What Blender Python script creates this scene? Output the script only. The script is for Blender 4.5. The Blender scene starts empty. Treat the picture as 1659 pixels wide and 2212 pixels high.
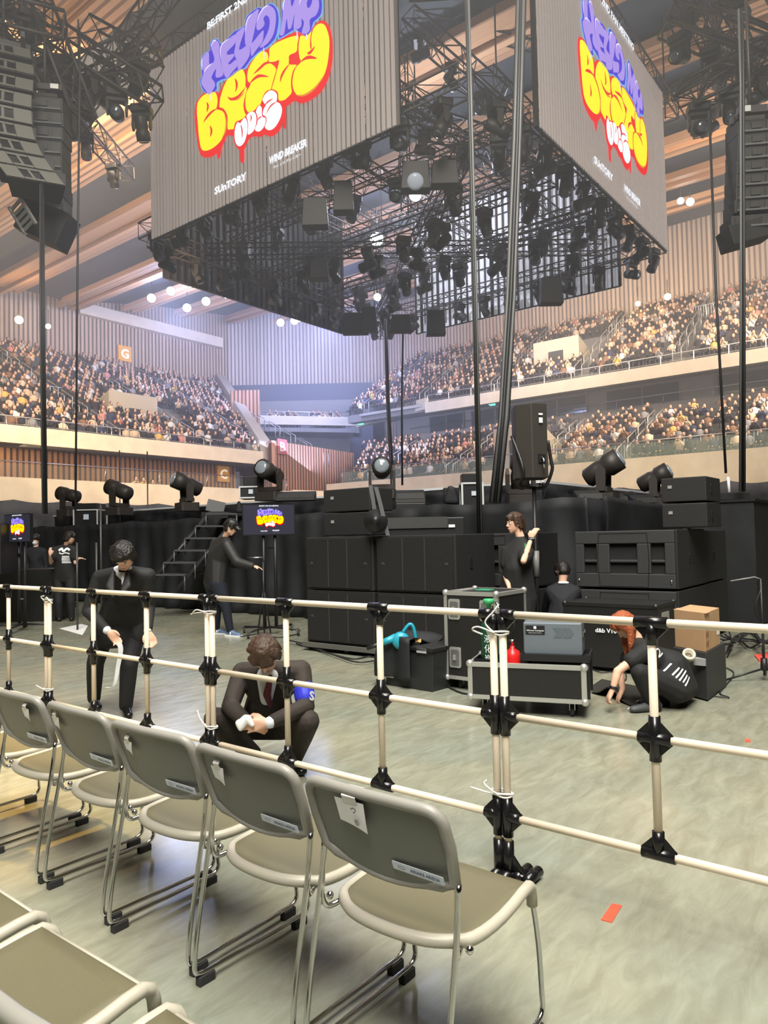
import bpy, bmesh, math, random
from mathutils import Vector as V, Matrix, geometry
R = math.radians; random.seed(7)
SC = bpy.context.scene; COL = SC.collection
# ---------------------------------------------------------------- camera
F_PX, CX, CY, EYE = 1550.0, 829.5, 1106.0, 1.5
AZ, TH, PH = R(38.2), math.atan(54/1550.0), .022
F0 = V((math.cos(AZ), math.sin(AZ), 0)); R0 = V((math.sin(AZ), -math.cos(AZ), 0)); Z0 = V((0, 0, 1))
FW = F0*math.cos(TH)+Z0*math.sin(TH); U0 = -F0*math.sin(TH)+Z0*math.cos(TH)
RT = R0*math.cos(PH)-U0*math.sin(PH); UP = U0*math.cos(PH)+R0*math.sin(PH)
cam = bpy.data.objects.new('camera', bpy.data.cameras.new('camera')); COL.objects.link(cam)
cam.data.sensor_fit = 'HORIZONTAL'; cam.data.sensor_width = 36; cam.data.lens = F_PX/1659*36
cam.data.clip_start = .05; cam.data.clip_end = 300
m = Matrix((RT, UP, -FW)).transposed().to_4x4(); m.translation = V((0, 0, EYE)); cam.matrix_world = m
SC.camera = cam
# ---------------------------------------------------------------- world, lights, exposure
SC.view_settings.view_transform = 'Standard'; SC.view_settings.look = 'None'
SC.view_settings.exposure = 0.35; SC.view_settings.gamma = 1.0; SC.view_settings.use_curve_mapping = False
SC.cycles.use_denoising = True; SC.cycles.max_bounces = 5; SC.cycles.diffuse_bounces = 2; SC.cycles.glossy_bounces = 3
SC.cycles.transparent_max_bounces = 8; SC.cycles.volume_bounces = 0; SC.cycles.sample_clamp_indirect = 4
HAZE = .0095
SC.cycles.caustics_reflective = False; SC.cycles.caustics_refractive = False
W = bpy.data.worlds.new('world'); SC.world = W; W.use_nodes = True
W.node_tree.nodes['Background'].inputs[0].default_value = (.80, .84, 1, 1); W.node_tree.nodes['Background'].inputs[1].default_value = .10
def lamp(name, kind, loc, target, power, col, size=1, sy=None, spot=None, blend=.5):
    l = bpy.data.lights.new(name, kind); l.energy = power; l.color = col
    if kind == 'AREA':
        l.shape = 'RECTANGLE'; l.size = size; l.size_y = sy or size; l.spread = R(125 if name.startswith('house') else 180)
    elif kind == 'SPOT': l.spot_size = R(spot); l.spot_blend = blend; l.shadow_soft_size = size
    else: l.shadow_soft_size = size
    o = bpy.data.objects.new(name, l); COL.objects.link(o); o.location = loc
    o.rotation_euler = (V(target)-V(loc)).to_track_quat('-Z', 'Y').to_euler(); return o
lamp('house_light_floor', 'AREA', (2, 0, 17), (4, 3.5, 0), 2000, (1, .97, .86), 9, 9)
lamp('house_light_front', 'AREA', (-5, -3, 15), (8, 9, 1), 1700, (1, .96, .88), 6, 6)
lamp('house_light_right', 'AREA', (36, -2, 18), (46, 18, 8), 4000, (1, .80, .62), 8, 5)
lamp('house_light_right_upper', 'AREA', (36, 20, 19), (55, 22, 14), 1900, (1, .82, .68), 6, 10)
lamp('house_light_left', 'AREA', (12, 24, 18.5), (22, 46, 8), 3600, (1, .82, .62), 8, 5)
lamp('house_light_far_corner', 'AREA', (38, 36, 19), (49, 48, 14), 2600, (.42, .50, 1), 7, 7)
lamp('cold_beam_left', 'POINT', (31, 43, 17.6), (0, 0, 0), 2800, (.42, .52, 1), 1.2)
lamp('cold_beam_cube', 'POINT', (29.5, 27, 13), (0, 0, 0), 1500, (.45, .52, 1), .8)
lamp('cube_inner_fill', 'POINT', (22, 15.5, 14.4), (0, 0, 0), 1300, (.75, .80, 1), .3)  # added lamp inside the cube, brightens the far screen backs
lamp('roof_uplight', 'AREA', (12, 28, 9), (18, 34, 19), 1000, (1, .74, .50), 16, 10)
lamp('roof_uplight_far', 'AREA', (34, 30, 9), (38, 34, 20), 2600, (.50, .58, 1), 12, 12)
lamp('roof_uplight_near', 'AREA', (32, -3, 9), (32, 8, 19), 1100, (.85, .82, .85), 10, 8)
lamp('balcony_downlight', 'AREA', (16, 35.5, 6.2), (17, 36.6, 4.8), 130, (1, .72, .42), 26, .5)
lamp('parapet_fill', 'AREA', (29, 12, 10.5), (36, 14, 3.5), 900, (1, .80, .52), 3, 26)  # added unseen lamp, brightens the right cream parapet
lamp('reflection_spot', 'SPOT', (1.0, 8, 12), (1.9, 4.5, 0), 8000, (1, .62, .15), .3, spot=13, blend=.8)  # added spot, imitates a yellow reflection on the floor
# ---------------------------------------------------------------- pixel helpers (turn a point seen in the photo into a place in the hall)
def ray(px, py): return FW+RT*((px-CX)/F_PX)-UP*((py-CY)/F_PX)
def P(px, py, d): return V((0, 0, EYE))+ray(px, py)*d
def onz(px, py, z=0): r = ray(px, py); return P(px, py, (z-EYE)/r.z)
def onX(px, py, x): r = ray(px, py); return P(px, py, x/r.x)
def onY(px, py, y): r = ray(px, py); return P(px, py, y/r.y)
# ---------------------------------------------------------------- materials
MT = {}
def mat(name, c, rough=.6, metal=0, emit=0, noise=0, scale=8, bump=0, spec=.5, alpha=1, ec=None):
    if name in MT: return MT[name]
    m = bpy.data.materials.new(name); m.use_nodes = True; n = m.node_tree.nodes; L = m.node_tree.links; b = n['Principled BSDF']
    b.inputs['Base Color'].default_value = (*c, 1); b.inputs['Roughness'].default_value = rough; b.inputs['Metallic'].default_value = metal
    b.inputs['Specular IOR Level'].default_value = spec
    if emit: b.inputs['Emission Color'].default_value = (*(ec or c), 1); b.inputs['Emission Strength'].default_value = emit
    if alpha < 1: b.inputs['Alpha'].default_value = alpha
    if noise or bump:
        tc = n.new('ShaderNodeTexCoord'); t = n.new('ShaderNodeTexNoise'); t.inputs['Scale'].default_value = scale; t.inputs['Detail'].default_value = 5
        L.new(tc.outputs['Object'], t.inputs['Vector'])
        if noise:
            r = n.new('ShaderNodeValToRGB'); r.color_ramp.elements[0].position = .3; r.color_ramp.elements[1].position = .7
            r.color_ramp.elements[0].color = (*[x*(1-noise) for x in c], 1); r.color_ramp.elements[1].color = (*[min(1, x*(1+noise)) for x in c], 1)
            L.new(t.outputs[0], r.inputs[0]); L.new(r.outputs[0], b.inputs['Base Color'])
        if bump:
            bp = n.new('ShaderNodeBump'); bp.inputs['Strength'].default_value = bump; bp.inputs['Distance'].default_value = .02
            L.new(t.outputs[0], bp.inputs['Height']); L.new(bp.outputs[0], b.inputs['Normal'])
    MT[name] = m; return m
def stripes(name, axis, period, cols, rough=.6, bump=0, duty=.5, wob=.0):
    """vertical slats: a pulse along one object axis"""
    m = bpy.data.materials.new(name); m.use_nodes = True; n = m.node_tree.nodes; L = m.node_tree.links; b = n['Principled BSDF']
    b.inputs['Roughness'].default_value = rough
    tc = n.new('ShaderNodeTexCoord'); dt = n.new('ShaderNodeVectorMath'); dt.operation = 'DOT_PRODUCT'; dt.inputs[1].default_value = [a/period for a in axis]
    fr = n.new('ShaderNodeMath'); fr.operation = 'FRACT'; gt = n.new('ShaderNodeMath'); gt.operation = 'GREATER_THAN'; gt.inputs[1].default_value = duty
    fl = n.new('ShaderNodeMath'); fl.operation = 'FLOOR'; wn = n.new('ShaderNodeTexWhiteNoise'); wn.noise_dimensions = '1D'
    L.new(tc.outputs['Object'], dt.inputs[0]); L.new(dt.outputs['Value'], fr.inputs[0]); L.new(fr.outputs[0], gt.inputs[0])
    L.new(dt.outputs['Value'], fl.inputs[0]); L.new(fl.outputs[0], wn.inputs['W'])
    rp = n.new('ShaderNodeValToRGB'); rp.color_ramp.elements[0].color = (*cols[1], 1); rp.color_ramp.elements[1].color = (*cols[2], 1)
    L.new(wn.outputs['Value'], rp.inputs[0])
    mx = n.new('ShaderNodeMix'); mx.data_type = 'RGBA'; mx.inputs['A'].default_value = (*cols[0], 1)
    L.new(gt.outputs[0], mx.inputs['Factor']); L.new(rp.outputs[0], mx.inputs['B']); L.new(mx.outputs['Result'], b.inputs['Base Color'])
    MT[name] = m; return m
BLACK = mat('black_paint', (.012, .012, .014), .45); CLOTH = mat('black_cloth', (.009, .010, .013), .7, noise=.4, scale=3)
CHROME = mat('chrome', (.62, .62, .62), .09, 1); STEEL = mat('brushed_steel', (.55, .56, .58), .35, 1); ALU = mat('aluminium', (.62, .62, .60), .38, .7)
TRUSSM = mat('dark_truss', (.055, .045, .04), .5, .3); RUBBER = mat('rubber', (.03, .03, .033), .7)
SPK = mat('speaker_black', (.013, .013, .014), .7, bump=.15, scale=120); GRILL = mat('speaker_grill', (.011, .011, .012), .6, bump=.3, scale=60)
CREAM = mat('cream_pipe', (.80, .68, .54), .35); JOINT = mat('black_joint', (.008, .008, .009), .22)
SKIN = mat('skin', (.78, .46, .33), .5, noise=.06, scale=12); HAIRD = mat('dark_hair', (.012, .009, .008), .45, bump=.5, scale=60)
mat('cable_black', (.02, .02, .022), .5)
WHITE = mat('white_plain', (.82, .82, .82), .6); SCRW = mat('white_print', (.85, .87, .9), .6)
# ---------------------------------------------------------------- mesh builder
class MB:
    def __init__(s): s.v = []; s.f = []; s.m = []; s.sm = []
    def add(s, vs, fs, mi=0, smooth=False):
        k = len(s.v); s.v += [tuple(p) for p in vs]; s.f += [tuple(i+k for i in f) for f in fs]; s.m += [mi]*len(fs); s.sm += [smooth]*len(fs); return s
    def box(s, c, d, M=None, mi=0):
        x, y, z = [a/2 for a in d]; c = V(c)
        vs = [V(p) for p in ((-x, -y, -z), (x, -y, -z), (x, y, -z), (-x, y, -z), (-x, -y, z), (x, -y, z), (x, y, z), (-x, y, z))]
        if M: vs = [M @ p for p in vs]
        return s.add([p+c for p in vs], [(0, 3, 2, 1), (4, 5, 6, 7), (0, 1, 5, 4), (1, 2, 6, 5), (2, 3, 7, 6), (3, 0, 4, 7)], mi)
    def tube(s, pts, r, n=8, mi=0, closed=False, cap=True):
        pts = [V(p) for p in pts]; N = len(pts); rr = r if isinstance(r, (list, tuple)) else [r]*N; vs = []; fs = []; up = None
        for i, p in enumerate(pts):
            a = pts[(i-1) % N] if (i or closed) else p; b = pts[(i+1) % N] if (i < N-1 or closed) else p
            t = (b-a).normalized() if (b-a).length > 1e-9 else V((0, 0, 1))
            if up is None: up = V((0, 0, 1)) if abs(t.z) < .9 else V((1, 0, 0))
            x = up.cross(t)
            if x.length < 1e-6: x = V((1, 0, 0)).cross(t)
            x.normalize(); y = t.cross(x); up = y
            vs += [p+x*rr[i]*math.cos(2*math.pi*k/n)+y*rr[i]*math.sin(2*math.pi*k/n) for k in range(n)]
        for i in range(N if closed else N-1):
            j = (i+1) % N; fs += [(i*n+k, i*n+(k+1) % n, j*n+(k+1) % n, j*n+k) for k in range(n)]
        if cap and not closed: fs += [tuple(range(n-1, -1, -1)), tuple(range((N-1)*n, N*n))]
        return s.add(vs, fs, mi, n > 4)
    def prism(s, poly, ax, ay, o, th, mi=0, mis=None):
        """extrude a 2D polygon laid on axes ax, ay through o, along ax x ay by th"""
        ax, ay, o = V(ax), V(ay), V(o); nn = ax.cross(ay).normalized()*th; n = len(poly)
        vs = [o+ax*x+ay*y for x, y in poly]; vs += [p+nn for p in vs]
        tri = geometry.tessellate_polygon([[V((x, y, 0)) for x, y in poly]])
        ar = sum(poly[i][0]*poly[(i+1) % n][1]-poly[(i+1) % n][0]*poly[i][1] for i in range(n))
        fs = []
        for t in tri:
            q = [poly[k] for k in t]; a2 = (q[1][0]-q[0][0])*(q[2][1]-q[0][1])-(q[2][0]-q[0][0])*(q[1][1]-q[0][1])
            if a2 < 0: t = t[::-1]
            fs += [tuple(k+n for k in t), tuple(t[::-1])]
        sd = [(i, (i+1) % n, (i+1) % n+n, i+n) if ar > 0 else (i, i+n, (i+1) % n+n, (i+1) % n) for i in range(n)]
        s.add(vs, fs, mi); k = len(s.v)-2*n; s.f += [tuple(j+k for j in f) for f in sd]; s.m += [mi if mis is None else mis]*n; s.sm += [False]*n; return s
    def ball(s, c, r, n=10, k=6, sc=(1, 1, 1), mi=0, M=None):
        vs = []; fs = []
        for i in range(k+1):
            a = math.pi*i/k
            for j in range(n):
                b = 2*math.pi*j/n; p = V((math.sin(a)*math.cos(b)*sc[0], math.sin(a)*math.sin(b)*sc[1], math.cos(a)*sc[2]))*r
                vs.append((M @ p if M else p)+V(c))
        for i in range(k):
            for j in range(n): fs.append((i*n+j, (i+1)*n+j, (i+1)*n+(j+1) % n, i*n+(j+1) % n))
        return s.add(vs, fs, mi, True)
    def lathe(s, c, prof, n=14, mi=0, axis=None):
        M = V(axis).to_track_quat('Z', 'Y').to_matrix() if axis is not None else Matrix.Identity(3); vs = []; fs = []
        for r, z in prof: vs += [M @ V((r*math.cos(2*math.pi*j/n), r*math.sin(2*math.pi*j/n), z))+V(c) for j in range(n)]
        for i in range(len(prof)-1): fs += [(i*n+j, i*n+(j+1) % n, (i+1)*n+(j+1) % n, (i+1)*n+j) for j in range(n)]
        fs += [tuple(range(n-1, -1, -1)), tuple(range((len(prof)-1)*n, len(prof)*n))]
        return s.add(vs, fs, mi, True)
    def build(s, name, mats, parent=None, loc=None, bevel=0, label=None, world=False):
        """link as ONE mesh object; world=True: vertices are hall coordinates and are moved into the parent's frame"""
        if not isinstance(mats, (list, tuple)): mats = [mats]
        vs = s.v
        if world and parent is not None:
            inv = xform(parent).inverted(); vs = [tuple(inv @ V(p)) for p in vs]
        elif world: vs = [tuple(V(p)-V(loc)) for p in vs]
        me = bpy.data.meshes.new(name); me.from_pydata(vs, [], s.f); me.polygons.foreach_set('material_index', s.m); me.polygons.foreach_set('use_smooth', s.sm)
        for mm in mats: me.materials.append(mm)
        me.update()
        o = bpy.data.objects.new(name, me); COL.objects.link(o)
        if parent is not None: o.parent = parent
        if loc is not None: o.location = loc
        if bevel:
            md = o.modifiers.new('bevel', 'BEVEL'); md.width = bevel; md.segments = 2; md.limit_method = 'ANGLE'
        if label: o['label'] = label
        return o
def xform(o):
    M = Matrix.Translation(o.location) @ o.rotation_euler.to_matrix().to_4x4()
    return xform(o.parent) @ M if o.parent else M
def thing(name, label, cat, loc=(0, 0, 0), rz=0, group=None, rot=None):
    o = bpy.data.objects.new(name, None); COL.objects.link(o); o.empty_display_size = .1
    o.location = loc; o.rotation_euler = rot or (0, 0, rz); o['label'] = label; o['category'] = cat
    if group: o['group'] = group
    return o
def tag(o, label, cat, group=None, kind=None):
    o['label'] = label; o['category'] = cat
    if group: o['group'] = group
    if kind: o['kind'] = kind
    return o
def struct(o, label=None):
    o['kind'] = 'structure'
    if label: o['label'] = label
    return o
KIDS = {}
def dup(root, loc, rz=None, label=None, rot=None):
    if root.name not in KIDS: KIDS[root.name] = [(c, [g for g in COL.objects if g.parent == c]) for c in COL.objects if c.parent == root]
    r = root.copy(); COL.objects.link(r); r.location = loc
    if rot is not None: r.rotation_euler = rot
    elif rz is not None: r.rotation_euler = (0, 0, rz)
    if label: r['label'] = label
    for ch, gs in KIDS[root.name]:
        c = ch.copy(); COL.objects.link(c); c.parent = r
        for g in gs:
            d = g.copy(); COL.objects.link(d); d.parent = c
    return r
def rbox(c, d, r=.02, k=4):
    """outline of a rounded rectangle, centre c, size d"""
    out = []
    for sx, sy, a0 in ((1, 1, 0), (-1, 1, 90), (-1, -1, 180), (1, -1, 270)):
        for i in range(k+1):
            a = R(a0+90*i/k); out.append((c[0]+sx*(d[0]/2-r)+r*math.cos(a), c[1]+sy*(d[1]/2-r)+r*math.sin(a)))
    return out
def bez(pts, k=6, closed=False):
    pts = [V(p) for p in pts]; n = len(pts); out = []
    for i in range(n if closed else n-1):
        g = (lambda j: pts[j % n]) if closed else (lambda j: pts[max(0, min(n-1, j))])
        a, b, c, d = g(i-1), g(i), g(i+1), g(i+2)
        for t in range(k):
            t /= k; out.append(((2*b)+(c-a)*t+(2*a-5*b+4*c-d)*t*t+(3*b-a-3*c+d)*t**3)*.5)
    if not closed: out.append(pts[-1])
    return out
def text(body, size, mt, parent, o, ax, ay, off=.004, name='lettering', fit=None, bold=0, ital=0):
    """flat lettering with its base-left corner at o (parent's frame), along ax, up ay"""
    cu = bpy.data.curves.new(name, 'FONT'); cu.body = body; cu.size = 1; cu.offset = bold; cu.shear = ital; cu.resolution_u = 2; cu.extrude = .0
    t = bpy.data.objects.new(name, cu); COL.objects.link(t); me = bpy.data.meshes.new_from_object(t.evaluated_get(bpy.context.evaluated_depsgraph_get()))
    bpy.data.objects.remove(t)
    ax, ay, o = V(ax).normalized(), V(ay).normalized(), V(o); nn = ax.cross(ay)
    xs = [q.co.x for q in me.vertices]; ys = [q.co.y for q in me.vertices]
    if not xs: return None
    x0, x1, y0, y1 = min(xs), max(xs), min(ys), max(ys); sx = sy = size
    if fit: sx = fit[0]/(x1-x0); sy = fit[1]/(y1-y0)
    for q in me.vertices: x, y = (q.co.x-x0)*sx, (q.co.y-(y0 if fit else 0))*sy; q.co = o+ax*x+ay*y+nn*off
    me.materials.append(mt); ob = bpy.data.objects.new(name, me); COL.objects.link(ob)
    if parent is not None: ob.parent = parent
    return ob
# ---------------------------------------------------------------- soft volumes: hulls of spheres melted into one surface
ICO = None
def ico():
    global ICO
    if ICO is None:
        b = bmesh.new(); bmesh.ops.create_icosphere(b, subdivisions=2, radius=1); ICO = [q.co.copy() for q in b.verts]; b.free()
    return ICO
def melt(name, hulls, vox, mt, parent, smooth=4, label=None, mats=None):
    """hulls: list of [(point, radius), ...] in hall coordinates"""
    bm = bmesh.new()
    for h in hulls:
        b = bmesh.new()
        for p, r in h:
            r3 = r if isinstance(r, (tuple, list)) else (r, r, r)
            for q in ico(): b.verts.new(V(p)+V((q.x*r3[0], q.y*r3[1], q.z*r3[2])))
        res = bmesh.ops.convex_hull(b, input=b.verts); bmesh.ops.delete(b, geom=[g for g in b.verts if not g.link_faces], context='VERTS')
        bmesh.ops.recalc_face_normals(b, faces=b.faces)
        me = bpy.data.meshes.new('t'); b.to_mesh(me); bm.from_mesh(me); b.free(); bpy.data.meshes.remove(me)
    me = bpy.data.meshes.new('t'); bm.to_mesh(me); bm.free(); t = bpy.data.objects.new('t', me); COL.objects.link(t)
    md = t.modifiers.new('r', 'REMESH'); md.mode = 'VOXEL'; md.voxel_size = vox; md.use_smooth_shade = True
    md = t.modifiers.new('s', 'SMOOTH'); md.iterations = smooth; md.factor = .5
    out = bpy.data.meshes.new_from_object(t.evaluated_get(bpy.context.evaluated_depsgraph_get())); bpy.data.objects.remove(t)
    out.transform(xform(parent).inverted()); out.materials.clear(); out.materials.append(mt); out.name = name
    for p in out.polygons: p.use_smooth = True
    o = bpy.data.objects.new(name, out); COL.objects.link(o); o.parent = parent
    if label: o['label'] = label
    return o
def floor_patch(name, pts, mt, label, cat, th=.003, z=0):
    ps = [onz(x, y, z) for x, y in pts]; c = sum(ps, V())/len(ps); o = MB(); q = [((p-c).x, (p-c).y) for p in ps]
    ar = sum(q[i][0]*q[(i+1) % len(q)][1]-q[(i+1) % len(q)][0]*q[i][1] for i in range(len(q))); q = q if ar > 0 else q[::-1]
    return tag(o.prism(q, (1, 0, 0), (0, 1, 0), (0, 0, 0), th).build(name, mt, loc=(c.x, c.y, z+.0005)), label, cat)
CH_PLA = mat('chair_grey_plastic', (.27, .26, .235), .42); CH_PAN = mat('chair_back_panel', (.165, .17, .155), .42, bump=.05, scale=300); CH_CUS = mat('olive_seat_pad', (.125, .112, .064), .55, bump=.06, scale=250, noise=.05)
CH_RIM = mat('chair_seat_rim', (.43, .40, .33), .4); STK = mat('label_silver', (.62, .68, .78), .35); INK = mat('blue_ink', (.04, .08, .25), .5); PAPER = mat('paper_white', (.86, .86, .88), .6); BINK = mat('black_ink', (.03, .03, .03), .6); TAPE = mat('clear_tape', (.75, .73, .72), .25)
# ================================================================ THE HALL
def zc(x):
    pts = [(-40, 19.3), (28, 19.3), (37, 21), (44, 21.8), (49, 22.5), (58, 23.6)]
    for (a, b), (c, d) in zip(pts, pts[1:]):
        if x <= c: return b+(d-b)*max(0, x-a)/(c-a)
    return 23.6
# floor of polished concrete
def floor_mat():
    m = bpy.data.materials.new('polished_concrete'); m.use_nodes = True; n = m.node_tree.nodes; L = m.node_tree.links; b = n['Principled BSDF']
    tc = n.new('ShaderNodeTexCoord'); mp = n.new('ShaderNodeMapping'); mp.inputs['Rotation'].default_value = (0, 0, R(-62)); mp.inputs['Scale'].default_value = (.45, 1.6, 1)
    a = n.new('ShaderNodeTexNoise'); a.inputs['Scale'].default_value = 7.5; a.inputs['Detail'].default_value = 9; a.inputs['Roughness'].default_value = .65; a.inputs['Distortion'].default_value = .6
    c = n.new('ShaderNodeTexNoise'); c.inputs['Scale'].default_value = .9; c.inputs['Detail'].default_value = 4
    L.new(tc.outputs['Object'], mp.inputs[0]); L.new(mp.outputs[0], a.inputs['Vector']); L.new(tc.outputs['Object'], c.inputs['Vector'])
    r = n.new('ShaderNodeValToRGB'); e = r.color_ramp.elements; e[0].position = .36; e[0].color = (.24, .235, .19, 1); e[1].position = .68; e[1].color = (.33, .335, .28, 1)
    r2 = n.new('ShaderNodeValToRGB'); e = r2.color_ramp.elements; e[0].position = .35; e[0].color = (.80, .86, .84, 1); e[1].position = .65; e[1].color = (1, .97, .88, 1)
    L.new(a.outputs[0], r.inputs[0]); L.new(c.outputs[0], r2.inputs[0]); mx = n.new('ShaderNodeMix'); mx.data_type = 'RGBA'; mx.blend_type = 'MULTIPLY'; mx.inputs['Factor'].default_value = 1
    L.new(r.outputs[0], mx.inputs['A']); L.new(r2.outputs[0], mx.inputs['B']); L.new(mx.outputs['Result'], b.inputs['Base Color'])
    rr = n.new('ShaderNodeMapRange'); rr.inputs['To Min'].default_value = .12; rr.inputs['To Max'].default_value = .32; L.new(a.outputs[0], rr.inputs['Value']); L.new(rr.outputs[0], b.inputs['Roughness'])
    b.inputs['Specular IOR Level'].default_value = .38; return m
mb = MB(); mb.box((20, 20, -.1), (76, 76, .2)); struct(mb.build('floor', floor_mat()))
# ceiling: dark soffit with hanging bands of wooden louvres
DARKC = mat('dark_soffit', (.075, .085, .095), .8, noise=.15, scale=.6)
WOODC = stripes('wood_louvres', (1, 0, 0), .42, ((.34, .17, .075), (.60, .32, .145), (.95, .56, .29)), .6, duty=.3)
mb = MB(); xs = [-14, 28, 37, 44, 49, 58]
for a, b in zip(xs, xs[1:]):
    mb.add([(a, -16, zc(a)+1), (b, -16, zc(b)+1), (b, 56, zc(b)+1), (a, 56, zc(a)+1), (a, -16, zc(a)+1.3), (b, -16, zc(b)+1.3), (b, 56, zc(b)+1.3), (a, 56, zc(a)+1.3)],
           [(3, 2, 1, 0), (4, 5, 6, 7), (0, 1, 5, 4), (2, 3, 7, 6), (1, 2, 6, 5), (3, 0, 4, 7)])
struct(mb.build('ceiling', DARKC))
def louvre(x0, x1, y0, y1):
    mb = MB(); n = 6; w = (x1-x0)/n
    for i in range(n):
        a = x0+i*w; b = a+w*.93; s = random.uniform(0, .5)*(1 if i % 2 else -1)
        dz = .10*(i % 3)
        za, zb = zc(a)+dz, zc(b)+dz; ya, yb = y0-s, y1+s*2
        mb.add([(a, ya, za), (b, ya, zb), (b, yb, zb), (a, yb, za), (a, ya, za+.35), (b, ya, zb+.35), (b, yb, zb+.35), (a, yb, za+.35)],
               [(3, 2, 1, 0), (4, 5, 6, 7), (0, 1, 5, 4), (2, 3, 7, 6), (1, 2, 6, 5), (3, 0, 4, 7)])
    return struct(mb.build('ceiling_louvre_band', WOODC), 'band of wooden louvres hung under the dark ceiling')
x = -9.45
while x < 52: louvre(x, x+2.55, -14, 51.5); x += 5.15
# timber-slat walls
SL_L = stripes('slats_left', (1, 0, 0), .34, ((.13, .10, .08), (.50, .36, .24), (.62, .46, .33)), .6, duty=.42)
SL_R = stripes('slats_right', (0, 1, 0), .34, ((.20, .15, .12), (.52, .40, .30), (.64, .50, .38)), .6, duty=.42)
SL_C = stripes('slats_corner', (.74, -.67, 0), .34, ((.20, .17, .15), (.50, .42, .36), (.66, .56, .50)), .6, duty=.42)
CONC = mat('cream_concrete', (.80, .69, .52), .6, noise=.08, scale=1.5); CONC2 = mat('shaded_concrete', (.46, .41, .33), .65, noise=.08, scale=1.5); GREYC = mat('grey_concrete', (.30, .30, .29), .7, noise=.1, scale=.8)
DRED = stripes('red_slats_x', (1, 0, 0), .30, ((.10, .04, .025), (.55, .28, .14), (.70, .38, .20)), .6, duty=.4)
DRED2 = stripes('red_slats_y', (0, 1, 0), .30, ((.10, .035, .02), (.42, .17, .09), (.55, .24, .13)), .6, duty=.4)
def slab(name, p, q, z0, z1, th, mt, label=None):
    """upright wall from p to q (hall x,y), thickness th to the far side"""
    p, q = V((*p, 0)), V((*q, 0)); d = (q-p); L = d.length; mb = MB(); nrm = d.normalized().cross(V((0, 0, 1)))
    vs = [p, q, q+nrm*th, p+nrm*th]; mb.add([(a.x, a.y, z0) for a in vs]+[(a.x, a.y, z1) for a in vs], [(3, 2, 1, 0), (4, 5, 6, 7), (0, 1, 5, 4), (1, 2, 6, 5), (2, 3, 7, 6), (3, 0, 4, 7)])
    return struct(mb.build(name, mt), label)
def wall_top(name, p, q, z0, mt):
    p, q = V((*p, 0)), V((*q, 0)); d = q-p; nrm = d.normalized().cross(V((0, 0, 1)))*-.4; mb = MB(); N = 14
    for i in range(N):
        a, b = p+d*i/N, p+d*(i+1)/N; c, e = b+nrm, a+nrm
        mb.add([(a.x, a.y, z0), (b.x, b.y, z0), (c.x, c.y, z0), (e.x, e.y, z0), (a.x, a.y, zc(a.x)+1), (b.x, b.y, zc(b.x)+1), (c.x, c.y, zc(c.x)+1), (e.x, e.y, zc(e.x)+1)], [(0, 1, 5, 4), (2, 3, 7, 6), (4, 5, 6, 7)])
    return struct(mb.build(name, mt))
wall_top('wall_left', (-14, 53), (44, 53), 9, SL_L)
wall_top('wall_corner', (44, 53), (55, 43), 15.9, SL_C)
slab('wall_back', (-14, -16), (-14, 54), 0, 21, -.3, mat('back_wall_dark', (.05, .045, .04), .8))
slab('wall_near', (-14, -16), (58, -16), 0, 25, .3, MT['back_wall_dark'])
slab('wall_corner_base', (44, 53.3), (55.3, 43), 8, 16.2, -.2, MT['back_wall_dark'])
wall_top('wall_right', (55, 43), (55, -14), 9, SL_R)
# cream beam along the head of the left wall, hidden speakers in the corner
struct(MB().box((36, 52.7, 19.9), (14, .5, .9)).build('trim_1', CONC))
# ---- lower ring: cream parapet with portholes, glass above, black cloth below
GLASS = mat('green_glass', (.55, .72, .62), .08, 0, alpha=.13, spec=.6)
GLASS2 = mat('clear_glass', (.5, .6, .55), .08, 0, alpha=.05, spec=.6)
HOLE = mat('porthole_dark', (.03, .03, .03), .6)
def parapet(name, p, q, z0, z1, mt, portholes=0, seam=1):
    p, q = V((*p, 0)), V((*q, 0)); d = q-p; L = d.length; t = d.normalized(); nrm = t.cross(V((0, 0, 1)))
    mb = MB(); vs = [p, q, q+nrm*.3, p+nrm*.3]; mb.add([(a.x, a.y, z0) for a in vs]+[(a.x, a.y, z1) for a in vs], [(3, 2, 1, 0), (4, 5, 6, 7), (0, 1, 5, 4), (1, 2, 6, 5), (2, 3, 7, 6), (3, 0, 4, 7)], 0)
    n = int(L/2.3)
    if seam:
        for i in range(1, n):
            c = p+t*(i*2.3)-nrm*.005; mb.box((c.x, c.y, (z0+z1)/2), (.03 if abs(t.x) > .5 else .012, .03 if abs(t.y) > .5 else .012, z1-z0), mi=1)
        c = (p+q)/2-nrm*.004; mb.box((c.x, c.y, z0+(z1-z0)*.55), (L if abs(t.x) > .9 else .01, L if abs(t.y) > .9 else .01, .02), mi=1)
    for i in range(portholes):
        c = p+t*(L*(i+.5)/portholes)-nrm*.02; mb.lathe((c.x, c.y, z0+(z1-z0)*.62), [(.16, 0), (.16, .03), (.13, .04)], 14, 2, axis=-nrm)
    return struct(mb.build(name, [mt, mat('seam', (.30, .25, .18), .7), HOLE]))
parapet('wall_parapet_left', (-14, 33.5), (33.0, 33.5), 3.4, 4.58, CONC, 16)
parapet('wall_parapet_right', (36, 33.0), (36, -14), 3.4, 5.15, CONC, 22)
slab('wall_parapet_corner', (33.0, 33.5), (36, 33.0), 3.2, 4.7, -.3, CONC)
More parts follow.
